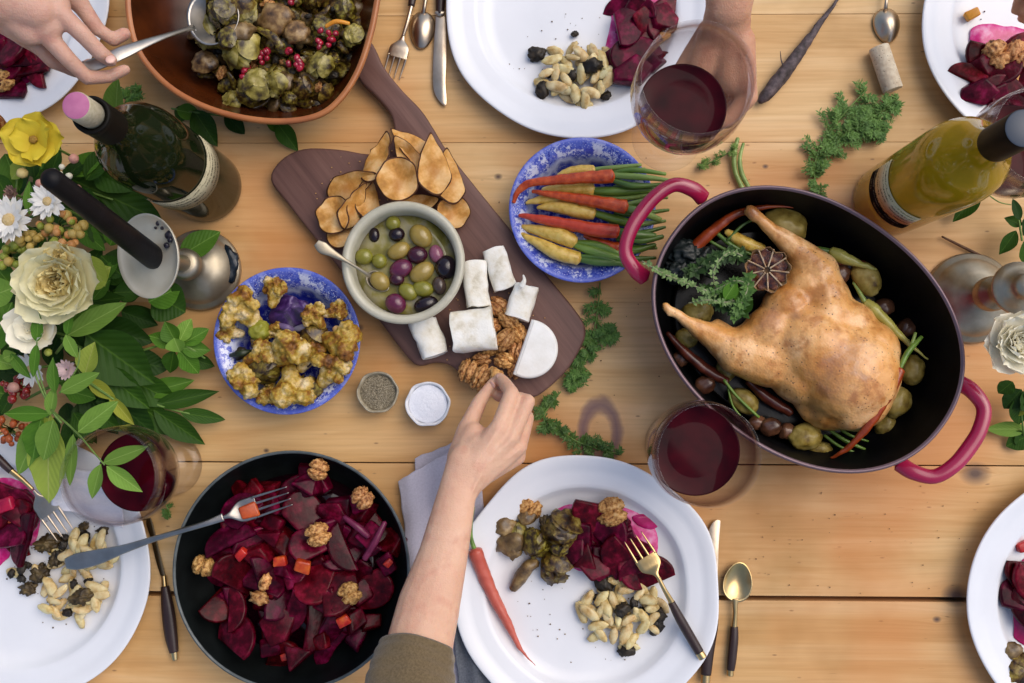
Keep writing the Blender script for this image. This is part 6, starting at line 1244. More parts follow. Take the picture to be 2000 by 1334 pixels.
# carrot on the bottom centre plate
CPK = mat('pinkish_carrot', [(.3, 'b04a38'), (.6, 'c2604e'), (.8, 'cf7a66')], 50, rough=.4, bump=.3, bscale=200, rand=0, coat=.2, sss=.2)
carrot([(1046, 1300, .020, .6), (1030, 1284, .014, 1.5), (1014, 1262, .0125, 4), (990, 1215, .014, 9), (962, 1160, .017, 12), (940, 1110, .022, 14), (928, 1076, .028, 14)], CPK, 'single pinkish orange carrot at the left rim of the bottom centre plate', [[(928, 1076, .028, 5), (920, 1050, .030, 4), (920, 1018, .031, 4), (925, 990, .031, 3)]])
# ------------------------------------------------------------------ candlesticks
def cstick(px, py, label, flip):
    c = W(px, py, 0); rt = root('candlestick', (c.x, c.y, 0), label, 'candlestick')
    r = .049 if flip else .0445
    prof = [(0, .0), (r * .98, .0), (r, .0015), (r, .004), (r * .96, .0065), (r * .88, .008), (r * .84, .011), (r * .74, .018), (r * .52, .024), (r * .32, .029), (.011, .034), (.0095, .040), (.013, .044), (.0175, .047), (.018, .050), (.0165, .053), (.0165, .056), (.018, .059), (.0165, .062), (.011, .066)]
    if flip:
        prof += [(.0105, .072), (.0125, .085), (.016, .100), (.0235, .106), (.026, .109), (.0255, .113), (.020, .116), (.0135, .121), (.0125, .126), (.0125, .135), (0, .135)]
        v, f = lathe(prof, 64); obj('base', mesh('base', MB().add(v, f), PEWT), rt)
        return
    prof = prof[:12] + [(.012, .044), (.0165, .047), (.0165, .050), (.0155, .052), (.0165, .056), (.011, .060), (0, .060)]
    v, f = lathe(prof, 64); obj('base', mesh('base', MB().add(v, f), PEWT), rt)
    a = Vector((0, 0, .055)); b = W(297, 500, .112) - c; pts = spline([a, a.lerp(b, .5) + Vector((.002, 0, 0)), b], 6); v, f = tube(pts, [.010 - .003 * math.sin(math.pi * i / (len(pts) - 1)) for i in range(len(pts))], 20); obj('shaft', mesh('shaft', MB().add(v, f), PEWT), rt)
    q = Euler((R(8), R(-27), 0)).to_matrix().to_4x4(); sm = mat('pale_pewter_dish', [(.3, 'c4bca8'), (.7, 'd8d2c0')], 24, rough=.4, metal=.35, rand=0)
    rp = 84 * S(.115); v, f = lathe([(0, .002), (.0125, .002), (rp * .7, .0015), (rp * .93, .004), (rp * .985, .0065), (rp, .0062), (rp * .97, .003), (rp * .7, -.002), (0, -.003)], 72); o = obj('drip_pan', mesh('drip_pan', MB().add(v, f), sm), rt, Matrix.Translation(b) @ q)
    wm = mat('black_wax', [(.3, '1a1720'), (.7, '2c2834')], 80, rough=.3, rand=0)
    for (x, y, s_) in ((312, 438, 5), (322, 448, 3.5), (338, 462, 9), (332, 482, 6), (306, 446, 3), (340, 472, 6)):
        vs, fs = blob(s_ * S(.12), s_ * S(.12), .0022, 2, .3, 1.5, x); p = W(x, y, .120) - c; p.z += (p.x - b.x) * math.tan(R(27)) * .9 ; obj('wax_drip', mesh('wax_drip', MB().add([w + p for w in vs], fs), wm), rt)
    vs, fs = blob(.011, .019, .005, 3, .3, 1.5, 3); p = W(447, 516, .010) - c; obj('wax_drip', mesh('wax_drip', MB().add([w + p for w in vs], fs), mat('dark_blue_wax', [(.3, '0c1218'), (.7, '1c2834')], 80, rough=.25, rand=0)), rt)
cstick(394, 528, 'pewter candlestick with a wax spotted drip pan between the bottle and the cauliflower bowl', False)
cstick(1893, 583, 'pewter candlestick with a domed foot at the right, beside the white rose', True)
cm = mat('black_candle_wax', [(.3, '0c0a0c'), (.7, '161416')], 60, rough=.5, spec=.2, rand=0)
a, b = W(300, 503, .114), W(96, 346, .325); v, f = tube([a, a.lerp(b, .03), a.lerp(b, .5), a.lerp(b, .985), b], [.0118, .0118, .0104, .0088, .0070], 28); single('black_candle', MB().add(v, f), cm, 'long black taper candle leaning out of the left candlestick', 'candle')
# ------------------------------------------------------------------ flowers
def petal(i, wid, cup, ruffle, notch=0.0, N=10, m=None):
    vs, fs = [], []; r = random.Random(i)
    for k in range(N + 1):
        t = k / N; w = wid * .5 * (math.sin(math.pi * min(1.0, .12 + t * .80)) ** .7) * (1 - .35 * max(0, t - .8) / .2)
        for u in (-1, -.6, -.2, .2, .6, 1):
            x = w * u; y = t * (1 - notch * abs(u) ** 2 * t) ; z = cup * (t * t) + .35 * cup * u * u * t + ruffle * math.sin(u * 5 + t * 3 + i) * t * t
            vs.append((x, y, z))
    for k in range(N):
        for j in range(5): a = k * 6 + j; fs.append((a, a + 1, a + 7, a + 6))
    return mesh('petal', MB().add(vs, fs), m)
def petal_mat(nm, a, b, base=None, ty=.18, rough=.6):
    n = NT(nm); v = n.coord(); s = n.n('ShaderNodeSeparateXYZ'); n.l(v, s.inputs[0]); f = n.noise(v, 5, 3); c = n.mix(f, L(a), L(b))
    if base: c = n.mix(n.ramp(s.outputs[1], [(.05, 1.0), (.55, 0.0)]), c, L(base))
    oi = n.n('ShaderNodeObjectInfo'); hs = n.n('ShaderNodeHueSaturation'); n.l(c, hs.inputs['Color']); n.l(n.math('MULTIPLY_ADD', oi.outputs['Random'], .14, .93), hs.inputs['Value']); c = hs.outputs[0]
    b_ = n.bsdf(c, rough, .3); tr = n.n('ShaderNodeBsdfTranslucent'); n.l(c, tr.inputs[0]); mx = n.n('ShaderNodeMixShader'); mx.inputs[0].default_value = ty; n.l(b_, mx.inputs[1]); n.l(tr.outputs[0], mx.inputs[2]); return n.done(mx.outputs[0])
def flower(name, label, px, py, z, rings, group='flowers of the bouquet', tilt=(0, 0), extra=None, stemto=None):
    """rings: [(count, radius_px, pitch_deg, offset_px, dz, meshes, width)]"""
    p = W(px, py, z); rt = root(name, p, label, 'flower', group); rr = random.Random(int(px * 7 + py))
    for cnt, rad, pitch, off, dz, ms, wd in rings:
        for k in range(cnt):
            a = 2 * math.pi * (k + rr.uniform(-.18, .18)) / cnt + rad; s_ = rad * S(z) * rr.uniform(.9, 1.08); o = obj('petal', ms[rr.randrange(len(ms))], rt)
            pt = R(pitch + rr.uniform(-6, 6)); dirv = Vector((-math.sin(a), math.cos(a), 0)); o.location = dirv * off * S(z) + Vector((0, 0, dz)); o.rotation_euler = (pt, rr.uniform(-.12, .12), a); o.scale = (s_ * wd, s_, s_)
    rt.rotation_euler = (tilt[0], tilt[1], 0)
    if extra: extra(rt)
    sp = p + Vector((0, 0, -.001)); e = Vector((p.x + .012, p.y - .01, max(.006, z - .075))); v, f = tube(spline([sp - p, (sp + e) / 2 - p + Vector((.003, 0, 0)), e - p], 5), .0014, 7); obj('stem', mesh('stem', MB().add(v, f), STEM_G), rt)
    return rt
YP = petal_mat('yellow_petal', 'd8c02c', 'e0cc48', 'cdb030'); ym = [petal(i, 1.15, .10, .10, .05, m=YP) for i in range(3)]
CRM = petal_mat('cream_petal', 'efe8b8', 'f5f0d0', 'e4da98'); cm_ = [petal(i, 1.1, .30, .05, .0, m=CRM) for i in range(4)]
CRI = petal_mat('warm_cream_petal', 'ead68c', 'f2e2ac', 'cca048'); ci_ = [petal(i + 7, .9, .25, .10, .0, m=CRI) for i in range(4)]
WHT = petal_mat('white_petal', 'faf4dc', 'fdf9ea', 'f0e4b8'); wt_ = [petal(i, 1.1, .30, .07, .0, m=WHT) for i in range(4)]
WDA = petal_mat('daisy_petal', 'e4e2dc', 'eeece6'); wd_ = [petal(i, .40, .05, .03, -.1, m=WDA) for i in range(3)]
PNK = petal_mat('pink_white_petal', 'd8b8bc', 'e6d4d4'); pk_ = [petal(i, .40, .10, .03, -.1, m=PNK) for i in range(3)]
PEA = petal_mat('peach_petal', 'd69a60', 'dfae78', 'c88848'); pe_ = [petal(i, 1.1, .35, .06, 0, m=PEA) for i in range(3)]
MAU = petal_mat('mauve_petal', '8e7268', 'a88c80'); ma_ = [petal(i, .35, .3, .03, 0, m=MAU) for i in range(2)]
def center(m, rpx, z, dz, hgt=.5, amp=.2):
    def fn(rt):
        r = rpx * S(z); vs, fs = blob(r, r, r * hgt, 3, amp, 4, 2); obj('flower_centre', mesh('flower_centre', MB().add([v + Vector((0, 0, dz)) for v in vs], fs), m), rt)
    return fn
OCH = mat('ochre_stamens', [(.3, '7a5a20'), (.7, 'b08c3c')], 400, rough=.8, bump=.8, rand=0); YC = mat('yellow_disc', [(.3, 'c8a868'), (.7, 'd8c090')], 500, rough=.8, bump=.8, rand=0)
flower('yellow_flower', 'open bright yellow flower at the upper left of the bouquet', 70, 274, .118, [(5, 64, 12, 0, 0, ym, 1.0), (4, 52, 32, 0, .002, ym, .9)], extra=center(OCH, 8, .118, .006), tilt=(.1, .05))
flower('peach_rose', 'peach coloured rose cut off by the left edge above the daisies', -8, 252, .105, [(6, 52, 25, 0, 0, pe_, 1), (5, 40, 50, 0, .003, pe_, 1), (4, 26, 70, 0, .005, pe_, 1)])
def rose_rings(R_, outer, inner):
    return [(8, R_, 8, 0, -.002, outer, .9), (8, R_ * .92, 18, 1, .001, outer, .9), (7, R_ * .80, 28, 2, .003, outer, .95), (7, R_ * .68, 38, 3, .005, outer, .95), (7, R_ * .56, 48, 3, .007, inner, 1.0), (6, R_ * .46, 56, 4, .008, inner, 1.0), (6, R_ * .36, 64, 3, .009, inner, .95), (5, R_ * .28, 72, 2, .010, inner, .9), (4, R_ * .2, 80, 1, .011, inner, .8)]
flower('cream_rose', 'large cream yellow rose in the middle of the bouquet', 125, 552, .112, rose_rings(92, cm_, ci_) + [(7, 34, 78, 26, .008, ci_, .9)], tilt=(.12, .0))
flower('small_cream_rose', 'ruffled ochre and cream rosette on top of the large cream rose', 130, 506, .120, [(7, 46, 35, 0, 0, ci_, .8), (6, 36, 55, 2, .002, ci_, .8), (6, 26, 70, 3, .003, ci_, .7), (4, 18, 80, 1, .004, ci_, .7)])
flower('white_flower', 'white flower partly under the large cream rose', 72, 640, .098, [(7, 56, 12, 0, 0, wt_, 1), (6, 42, 32, 0, .002, wt_, 1), (5, 28, 55, 0, .003, wt_, 1)])
flower('white_daisy', 'large white daisy at the left edge of the bouquet', 20, 430, .118, [(15, 42, 12, 4, 0, wd_, 1), (12, 34, 30, 4, .001, wd_, 1)], extra=center(YC, 13, .118, .003))
flower('white_daisy', 'white daisy just above the orange berry cluster', 95, 394, .120, [(14, 33, 15, 3, 0, wd_, 1), (10, 26, 34, 3, .001, wd_, 1)], extra=center(YC, 9, .12, .003))
flower('small_daisy', 'small white daisy behind the thin leaves, lower left', 62, 720, .075, [(13, 32, 10, 3, 0, wd_, 1)], extra=center(YC, 8, .075, .002), tilt=(.3, -.3))
flower('small_daisy', 'small pink tinged daisy right of the other small daisy', 130, 722, .075, [(15, 20, 20, 2, 0, pk_, 1), (11, 15, 40, 2, .001, pk_, 1)])
flower('mauve_clover', 'dusty mauve clover head above the large daisy', 26, 378, .112, [(14, 18, 30, 2, 0, ma_, 1), (10, 14, 55, 2, .001, ma_, 1), (7, 9, 75, 1, .002, ma_, 1)])
flower('white_rose', 'full white rose at the right edge below the candlestick', 1984, 672, .128, rose_rings(70, wt_, wt_), group=None, tilt=(0, -.1))
# small buds and berries
def bud(px, py, z, r, m, label, name='bud', group=None, el=1.0):
    vs, fs = blob(r * S(z), r * S(z) * el, r * S(z), 2, .15, 1.6, int(px + py)); p = W(px, py, z); return single(name, MB().add([p + v for v in vs], fs), m, label, name, group)
BUDM = [mat('bud_ochre', [(.3, 'a5883c'), (.7, 'c0a860')], 60, rough=.5, rand=.15), mat('bud_orange', [(.3, 'b87c40'), (.7, 'cf9a60')], 60, rough=.5, rand=.15), mat('bud_green', [(.3, '7c8a2c'), (.7, 'a2a848')], 60, rough=.5, rand=.15)]
rc = random.Random(31)
def cluster(label, cx, cy, rx, ry, z, n_, rmin, rmax, mats, seed, name='berry_cluster', part_name='berry'):
    r = random.Random(seed); p = W(cx, cy, z - .03); rt = root(name, p, label, 'berries', None)
    for k in range(n_):
        a, q = r.uniform(0, 6.28), math.sqrt(r.random()); x, y = cx + rx * q * math.cos(a), cy + ry * q * math.sin(a); zz = z + r.uniform(-.008, .006); rr = r.uniform(rmin, rmax) * S(zz)
        vs, fs = blob(rr, rr * r.uniform(.9, 1.15), rr, 2, .12, 1.6, k); c = W(x, y, zz) - p; obj(part_name, mesh(part_name, MB().add([c + v for v in vs], fs), mats[r.randrange(len(mats))]), rt)
        v, f = tube([Vector((0, 0, 0)), c * .5 + Vector((0, 0, .006)), c], .0006, 5); obj('twig', mesh('twig', MB().add(v, f), STEM_G), rt)
cluster('cluster of orange and ochre buds between the daisies and the cream rose', 118, 450, 48, 34, .112, 34, 6, 11, BUDM, 1)
cluster('greenish ochre bud cluster at the left edge beside the large cream rose', 22, 500, 30, 26, .100, 15, 6, 10, BUDM[:1] + BUDM[2:], 2)
cluster('ochre bud cluster under the upper side of the cream rose', 60, 478, 26, 22, .106, 12, 6, 10, BUDM[:1], 3)
RB = [mat('red_berry', [(.3, '6e1414'), (.7, '96241c')], 60, rough=.2, rand=.2, coat=.5), mat('rust_berry', [(.3, '8a3e18'), (.7, 'a8542a')], 60, rough=.4, rand=.2)]
cluster('dark red berries below the small daisies', 30, 755, 34, 26, .060, 22, 5, 9, RB[:1], 4)
cluster('rust orange bud cluster at the left edge above the lower left plate', 24, 838, 34, 30, .060, 30, 4, 8, RB[1:], 5)
WBUD = mat('white_bud', [(.3, 'd0cbb0'), (.7, 'e0dcc8')], 90, rough=.5, rand=0); PBUD = mat('pink_bud', [(.3, 'b87c70'), (.7, 'cf9a88')], 90, rough=.5, rand=0)
for x, y, r_, m, lb in ((121, 326, 6, WBUD, 'tiny white bud above the black candle, top one'), (106, 333, 5, WBUD, 'tiny white bud above the black candle, left one'), (118, 339, 5, WBUD, 'tiny white bud above the black candle, lower one'), (135, 344, 7, WBUD, 'tiny white bud above the black candle, right one'), (44, 338, 11, mat('pale_yellow_bud', [(0, 'cdb878')], rand=0), 'pale yellow bud cluster under the yellow flower'), (78, 358, 9, PBUD, 'pinkish cream bud left of the candle tip'), (152, 368, 8, PBUD, 'salmon pink bud right of the black candle'), (144, 310, 10, PBUD, 'pale peach petal bud under the yellow flower'), (26, 757, 11, mat('dusty_pink_bud', [(0, 'a87c70')], rand=0), 'dusty pink bud among the red berries'), (94, 688, 8, mat('green_eye_bud', [(0, 'a8b04c')], rand=0), 'round pale green bud with a dark eye under the white flower')):
    bud(x, y, .112 if y < 500 else .088, r_, m, lb, 'flower_bud', 'single small buds in the bouquet')
# ------------------------------------------------------------------ bouquet foliage
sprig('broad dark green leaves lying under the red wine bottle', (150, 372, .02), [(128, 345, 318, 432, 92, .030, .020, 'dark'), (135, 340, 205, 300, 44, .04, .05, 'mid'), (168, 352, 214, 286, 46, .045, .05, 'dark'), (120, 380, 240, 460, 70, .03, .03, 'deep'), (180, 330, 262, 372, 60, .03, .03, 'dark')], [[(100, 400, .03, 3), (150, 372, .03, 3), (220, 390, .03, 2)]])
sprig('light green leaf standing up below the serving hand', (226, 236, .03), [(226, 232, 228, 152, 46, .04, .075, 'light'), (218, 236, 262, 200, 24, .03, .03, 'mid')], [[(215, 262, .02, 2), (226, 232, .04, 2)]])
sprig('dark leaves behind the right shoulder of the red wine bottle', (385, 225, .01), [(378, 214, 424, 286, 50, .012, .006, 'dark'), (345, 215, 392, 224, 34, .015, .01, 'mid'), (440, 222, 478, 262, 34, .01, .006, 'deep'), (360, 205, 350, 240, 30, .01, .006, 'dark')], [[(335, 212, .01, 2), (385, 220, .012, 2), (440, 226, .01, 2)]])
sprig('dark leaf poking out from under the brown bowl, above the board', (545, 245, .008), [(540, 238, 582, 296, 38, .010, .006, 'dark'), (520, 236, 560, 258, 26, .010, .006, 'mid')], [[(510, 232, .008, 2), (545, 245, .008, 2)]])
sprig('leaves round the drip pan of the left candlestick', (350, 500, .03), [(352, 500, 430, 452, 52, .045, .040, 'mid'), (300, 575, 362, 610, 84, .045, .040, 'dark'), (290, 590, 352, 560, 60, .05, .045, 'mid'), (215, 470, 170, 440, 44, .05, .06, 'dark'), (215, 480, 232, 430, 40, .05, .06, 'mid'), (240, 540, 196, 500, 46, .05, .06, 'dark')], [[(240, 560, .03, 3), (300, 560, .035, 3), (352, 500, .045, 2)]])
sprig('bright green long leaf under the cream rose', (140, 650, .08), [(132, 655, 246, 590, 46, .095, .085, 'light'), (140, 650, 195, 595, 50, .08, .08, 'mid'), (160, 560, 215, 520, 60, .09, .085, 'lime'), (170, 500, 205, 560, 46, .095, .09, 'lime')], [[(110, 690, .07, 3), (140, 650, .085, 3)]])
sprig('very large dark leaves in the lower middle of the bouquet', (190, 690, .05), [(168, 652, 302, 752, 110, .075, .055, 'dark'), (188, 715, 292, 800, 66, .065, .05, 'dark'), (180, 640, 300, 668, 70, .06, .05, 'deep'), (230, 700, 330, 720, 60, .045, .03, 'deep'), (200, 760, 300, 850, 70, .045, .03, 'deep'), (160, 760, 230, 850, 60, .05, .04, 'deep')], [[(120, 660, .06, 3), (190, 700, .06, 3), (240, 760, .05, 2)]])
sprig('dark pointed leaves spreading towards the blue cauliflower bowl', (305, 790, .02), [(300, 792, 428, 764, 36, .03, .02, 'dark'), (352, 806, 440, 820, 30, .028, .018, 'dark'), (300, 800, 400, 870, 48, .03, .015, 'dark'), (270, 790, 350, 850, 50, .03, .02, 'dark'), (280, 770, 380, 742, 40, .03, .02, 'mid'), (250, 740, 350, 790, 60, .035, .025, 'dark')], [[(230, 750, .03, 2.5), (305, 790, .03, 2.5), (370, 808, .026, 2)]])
sprig('cluster of rounded basil like leaves left of the cauliflower bowl', (345, 670, .04), [(345, 672, 288, 655, 34, .045, .05, 'mid'), (345, 670, 320, 628, 40, .05, .055, 'mid'), (350, 668, 372, 622, 34, .05, .05, 'light'), (356, 672, 408, 642, 34, .045, .04, 'mid'), (352, 680, 412, 684, 36, .045, .035, 'mid'), (350, 684, 388, 732, 40, .045, .03, 'mid'), (340, 684, 330, 730, 36, .045, .035, 'dark'), (372, 700, 420, 716, 30, .03, .02, 'dark'), (340, 660, 350, 690, 40, .055, .05, 'light')], [[(260, 690, .04, 2.5), (345, 670, .045, 2.5), (400, 700, .035, 2)]])
sprig('curved yellow green leaf arching over the left glass', (176, 748, .06), [(172, 742, 226, 780, 30, .085, .085, 'yellow'), (214, 772, 262, 832, 26, .085, .075, 'yellow'), (166, 732, 182, 668, 46, .08, .085, 'lime')], [[(150, 720, .07, 2), (176, 748, .085, 3), (222, 780, .085, 2)]])
sprig('fine sprig of narrow leaves rising over the white flower and small daisies', (104, 812, .10), [(72, 668, 74, 610, 26, .115, .12, 'mid'), (72, 672, 64, 738, 22, .115, .11, 'mid'), (130, 655, 139, 598, 20, .115, .12, 'mid'), (128, 654, 150, 700, 26, .115, .11, 'light'), (108, 768, 102, 698, 26, .11, .115, 'mid'), (118, 766, 194, 728, 34, .11, .115, 'light'), (98, 812, 106, 752, 26, .105, .11, 'light'), (20, 690, 60, 740, 24, .10, .10, 'mid'), (6, 700, 30, 690, 26, .10, .10, 'light')], [[(60, 700, .11, 2), (74, 745, .108, 2), (100, 800, .105, 2.5), (120, 826, .105, 2.5)], [(72, 668, .115, 1.5), (74, 720, .11, 1.5), (98, 795, .106, 2)], [(156, 680, .11, 1.5), (150, 720, .11, 1.5), (116, 768, .108, 2)]], name='fine_leaf_sprig')
sprig('fine sprig of narrow leaves hanging over the red wine of the left glass', (150, 845, .14), [(152, 844, 228, 784, 42, .15, .155, 'light'), (143, 848, 136, 950, 26, .15, .145, 'light'), (201, 904, 288, 872, 32, .158, .16, 'light'), (197, 906, 178, 976, 30, .158, .15, 'light'), (208, 910, 277, 962, 36, .158, .155, 'light')], [[(100, 800, .12, 2), (150, 845, .145, 2), (176, 875, .152, 1.6), (204, 908, .158, 1.5)]], name='fine_leaf_sprig')
sprig('large yellowish green leaves hanging over the upper rim of the lower left plate', (90, 815, .09), [(96, 808, 90, 988, 80, .10, .06, 'lime'), (84, 815, 34, 928, 50, .10, .07, 'light'), (100, 808, 4, 808, 32, .105, .10, 'mid'), (80, 820, 60, 900, 56, .102, .09, 'mid'), (104, 820, 84, 900, 50, .106, .10, 'light')], [[(104, 790, .10, 3), (92, 815, .10, 3)]])
sprig('wide green leaves at the left edge beside the white flower', (-8, 640, .09), [(-20, 690, 20, 590, 70, .09, .095, 'mid'), (-25, 640, 34, 648, 60, .09, .09, 'mid'), (-20, 580, 30, 560, 60, .08, .085, 'light'), (-20, 700, 34, 716, 30, .085, .08, 'light'), (-10, 520, 24, 560, 50, .085, .08, 'mid')], [[(-30, 650, .08, 3), (0, 640, .09, 3)]])
sprig('green leaves between the yellow flower and the daisies', (30, 345, .09), [(10, 300, 36, 372, 50, .09, .085, 'mid'), (50, 320, 20, 350, 34, .10, .095, 'lime'), (58, 420, 56, 352, 22, .11, .112, 'mid'), (80, 330, 110, 360, 40, .09, .08, 'dark'), (-10, 340, 20, 395, 44, .09, .085, 'dark'), (100, 350, 60, 380, 40, .09, .085, 'dark')], [[(30, 400, .08, 3), (34, 345, .09, 2)]])
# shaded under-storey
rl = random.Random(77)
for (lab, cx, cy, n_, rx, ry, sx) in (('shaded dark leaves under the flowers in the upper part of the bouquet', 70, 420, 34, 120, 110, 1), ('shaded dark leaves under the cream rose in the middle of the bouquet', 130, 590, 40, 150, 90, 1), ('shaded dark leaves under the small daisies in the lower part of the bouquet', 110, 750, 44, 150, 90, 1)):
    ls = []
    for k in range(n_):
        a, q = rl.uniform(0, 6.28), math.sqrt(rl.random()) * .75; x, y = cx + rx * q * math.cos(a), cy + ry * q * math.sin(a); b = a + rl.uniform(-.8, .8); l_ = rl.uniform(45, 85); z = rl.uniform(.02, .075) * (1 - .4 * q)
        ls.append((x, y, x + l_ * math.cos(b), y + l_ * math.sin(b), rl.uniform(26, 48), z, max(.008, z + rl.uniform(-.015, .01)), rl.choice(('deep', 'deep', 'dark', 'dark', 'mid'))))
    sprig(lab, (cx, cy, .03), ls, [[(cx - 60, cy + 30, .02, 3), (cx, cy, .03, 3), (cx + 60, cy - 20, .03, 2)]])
# right edge
sprig('small green leaf sprig under the neck of the white wine bottle', (1910, 375, .02), [(1914, 372, 1862, 434, 36, .02, .012, 'dark'), (1908, 372, 1945, 348, 26, .02, .02, 'dark')], [[(1850, 402, .006, 1.5), (1890, 388, .014, 1.5), (1914, 372, .02, 1.5), (1950, 394, .012, 1.2), (1975, 400, .008, 1)]], group='green leaves along the right edge')
sprig('green and dark leaves at the right edge above the candlestick', (1990, 455, .03), [(1992, 430, 1978, 388, 20, .04, .045, 'deep'), (1985, 450, 1952, 498, 30, .03, .02, 'dark'), (1996, 440, 1962, 425, 24, .03, .03, 'dark'), (2000, 470, 2010, 520, 40, .03, .02, 'dark'), (1998, 460, 2030, 430, 50, .03, .03, 'deep')], [[(1990, 430, .035, 2), (1996, 470, .03, 2)]], group='green leaves along the right edge')
sprig('dark and olive leaves at the right edge below the white rose', (1990, 780, .03), [(1995, 760, 1962, 800, 44, .04, .03, 'deep'), (1998, 790, 1974, 812, 26, .03, .02, 'yellow'), (1996, 770, 1990, 830, 50, .035, .02, 'dark'), (2005, 838, 1926, 838, 30, .012, .01, 'light'), (2010, 850, 1965, 872, 40, .012, .006, 'dark'), (2000, 760, 2030, 800, 60, .04, .03, 'dark'), (1990, 840, 2000, 880, 30, .012, .006, 'dark'), (1978, 745, 1950, 770, 34, .05, .04, 'dark')], [[(2010, 740, .04, 2), (1995, 790, .03, 2), (2000, 850, .012, 2)]], group='green leaves along the right edge')
v, f = pxtube([(1840, 462, .004, 2), (1880, 482, .004, 3), (1925, 505, .004, 3), (1945, 520, .004, 2)], 7); single('brown_twig', MB().add(v, f), STEM_B, 'thin brown twig on the table above the right candlestick', 'twig')

# ------------------------------------------------------------------ napkins
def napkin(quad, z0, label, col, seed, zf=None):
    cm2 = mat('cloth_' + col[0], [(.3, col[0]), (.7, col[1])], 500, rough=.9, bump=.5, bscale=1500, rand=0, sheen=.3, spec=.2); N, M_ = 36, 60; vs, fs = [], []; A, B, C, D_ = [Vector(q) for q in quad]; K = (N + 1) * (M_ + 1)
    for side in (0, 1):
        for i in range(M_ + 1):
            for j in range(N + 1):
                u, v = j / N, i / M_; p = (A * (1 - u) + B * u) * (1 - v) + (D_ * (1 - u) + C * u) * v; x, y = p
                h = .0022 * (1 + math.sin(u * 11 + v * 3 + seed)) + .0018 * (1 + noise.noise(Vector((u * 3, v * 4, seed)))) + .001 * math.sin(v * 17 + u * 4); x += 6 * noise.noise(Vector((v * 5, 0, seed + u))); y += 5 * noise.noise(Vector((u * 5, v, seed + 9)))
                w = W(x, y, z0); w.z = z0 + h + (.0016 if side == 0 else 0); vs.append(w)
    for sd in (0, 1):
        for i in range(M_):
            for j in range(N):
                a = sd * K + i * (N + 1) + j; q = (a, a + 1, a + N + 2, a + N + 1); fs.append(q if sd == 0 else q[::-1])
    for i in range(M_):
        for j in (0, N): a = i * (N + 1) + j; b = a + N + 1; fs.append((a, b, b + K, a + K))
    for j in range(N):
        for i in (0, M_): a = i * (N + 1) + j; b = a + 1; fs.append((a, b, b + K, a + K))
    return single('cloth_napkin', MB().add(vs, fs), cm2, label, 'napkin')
napkin([(812, 895), (930, 842), (985, 1330), (840, 1345)], .0012, 'greyish lavender cloth napkin under the arm and the bottom centre plate', ('b2acb6', 'c2bcc6'), 2)
napkin([(778, 940), (880, 880), (930, 1160), (812, 1180)], .0080, 'upper folded layer of lavender napkin right of the black bowl', ('bab4be', 'c8c2cc'), 5)
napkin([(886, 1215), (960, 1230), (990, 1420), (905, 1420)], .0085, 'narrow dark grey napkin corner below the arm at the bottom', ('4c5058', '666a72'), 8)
napkin([(100, 905), (235, 930), (245, 1030), (110, 990)], .026, 'crumpled white napkin on the plate rim under the left glass', ('cfcdd6', 'dddbe2'), 11)

# ------------------------------------------------------------------ people: hands and arms
def skin(nm, a, b, c):
    n = NT(nm); v = n.coord(); f = n.noise(v, 22, 4); f2 = n.noise(v, 90, 3); cc = n.mix(n.ramp(f, [(.35, 0.0), (.65, 1.0)]), L(a), L(b)); cc = n.mix(n.ramp(f2, [(.45, 0.0), (.75, .35)]), cc, L(c)); bb = n.math('ADD', n.noise(v, 420, 3), n.vor(v, 700))
    bl = n.noise(v, 46, 3); cc = n.mix(n.ramp(bl, [(.52, 0.0), (.68, .5)]), cc, L(c)); wv = n.n('ShaderNodeTexNoise'); mp = n.n('ShaderNodeMapping'); mp.inputs['Scale'].default_value = (90, 420, 200); n.l(v, mp.inputs[0]); n.l(mp.outputs[0], wv.inputs['Vector']); wv.inputs['Scale'].default_value = 1; bb = n.math('ADD', bb, n.math('MULTIPLY', wv.outputs['Fac'], 1.2))
    return n.done(n.bsdf(cc, .48, .4, bump=bb, bstr=.3, bdist=.0009, sss=.35, sssc=.005))
SK1 = skin('fair_skin', 'd3a58a', 'ddb498', 'c98f78'); SK2 = skin('pink_fair_skin', 'c39884', 'd0a692', 'b88070'); SK3 = skin('tanned_skin', 'c08c6c', 'cf9c7e', 'ac7058')
NAIL = mat('fingernail', [(.3, 'd0a090'), (.7, 'dab0a0')], 40, rough=.25, rand=0, coat=.4)
def person(label, base, shapes, sk, vox, smooth, group=None, nails=()):
    p = W(*base); rt = root('person', p, label, 'person', group); me = remesh('body', shapes, sk, vox, smooth)
    for q in me.vertices: q.co -= p
    obj('body', me, rt)
    for (x, y, z, rx, ry, a, tx, ty) in nails:
        vs, fs = blob(rx * S(z), ry * S(z), .0009, 2, .02, 1, 1); M = Matrix.Translation(W(x, y, z) - p) @ Euler((tx, ty, a)).to_matrix().to_4x4(); obj('fingernail', mesh('fingernail', MB().add(vs, fs), NAIL), rt, M)
    return rt
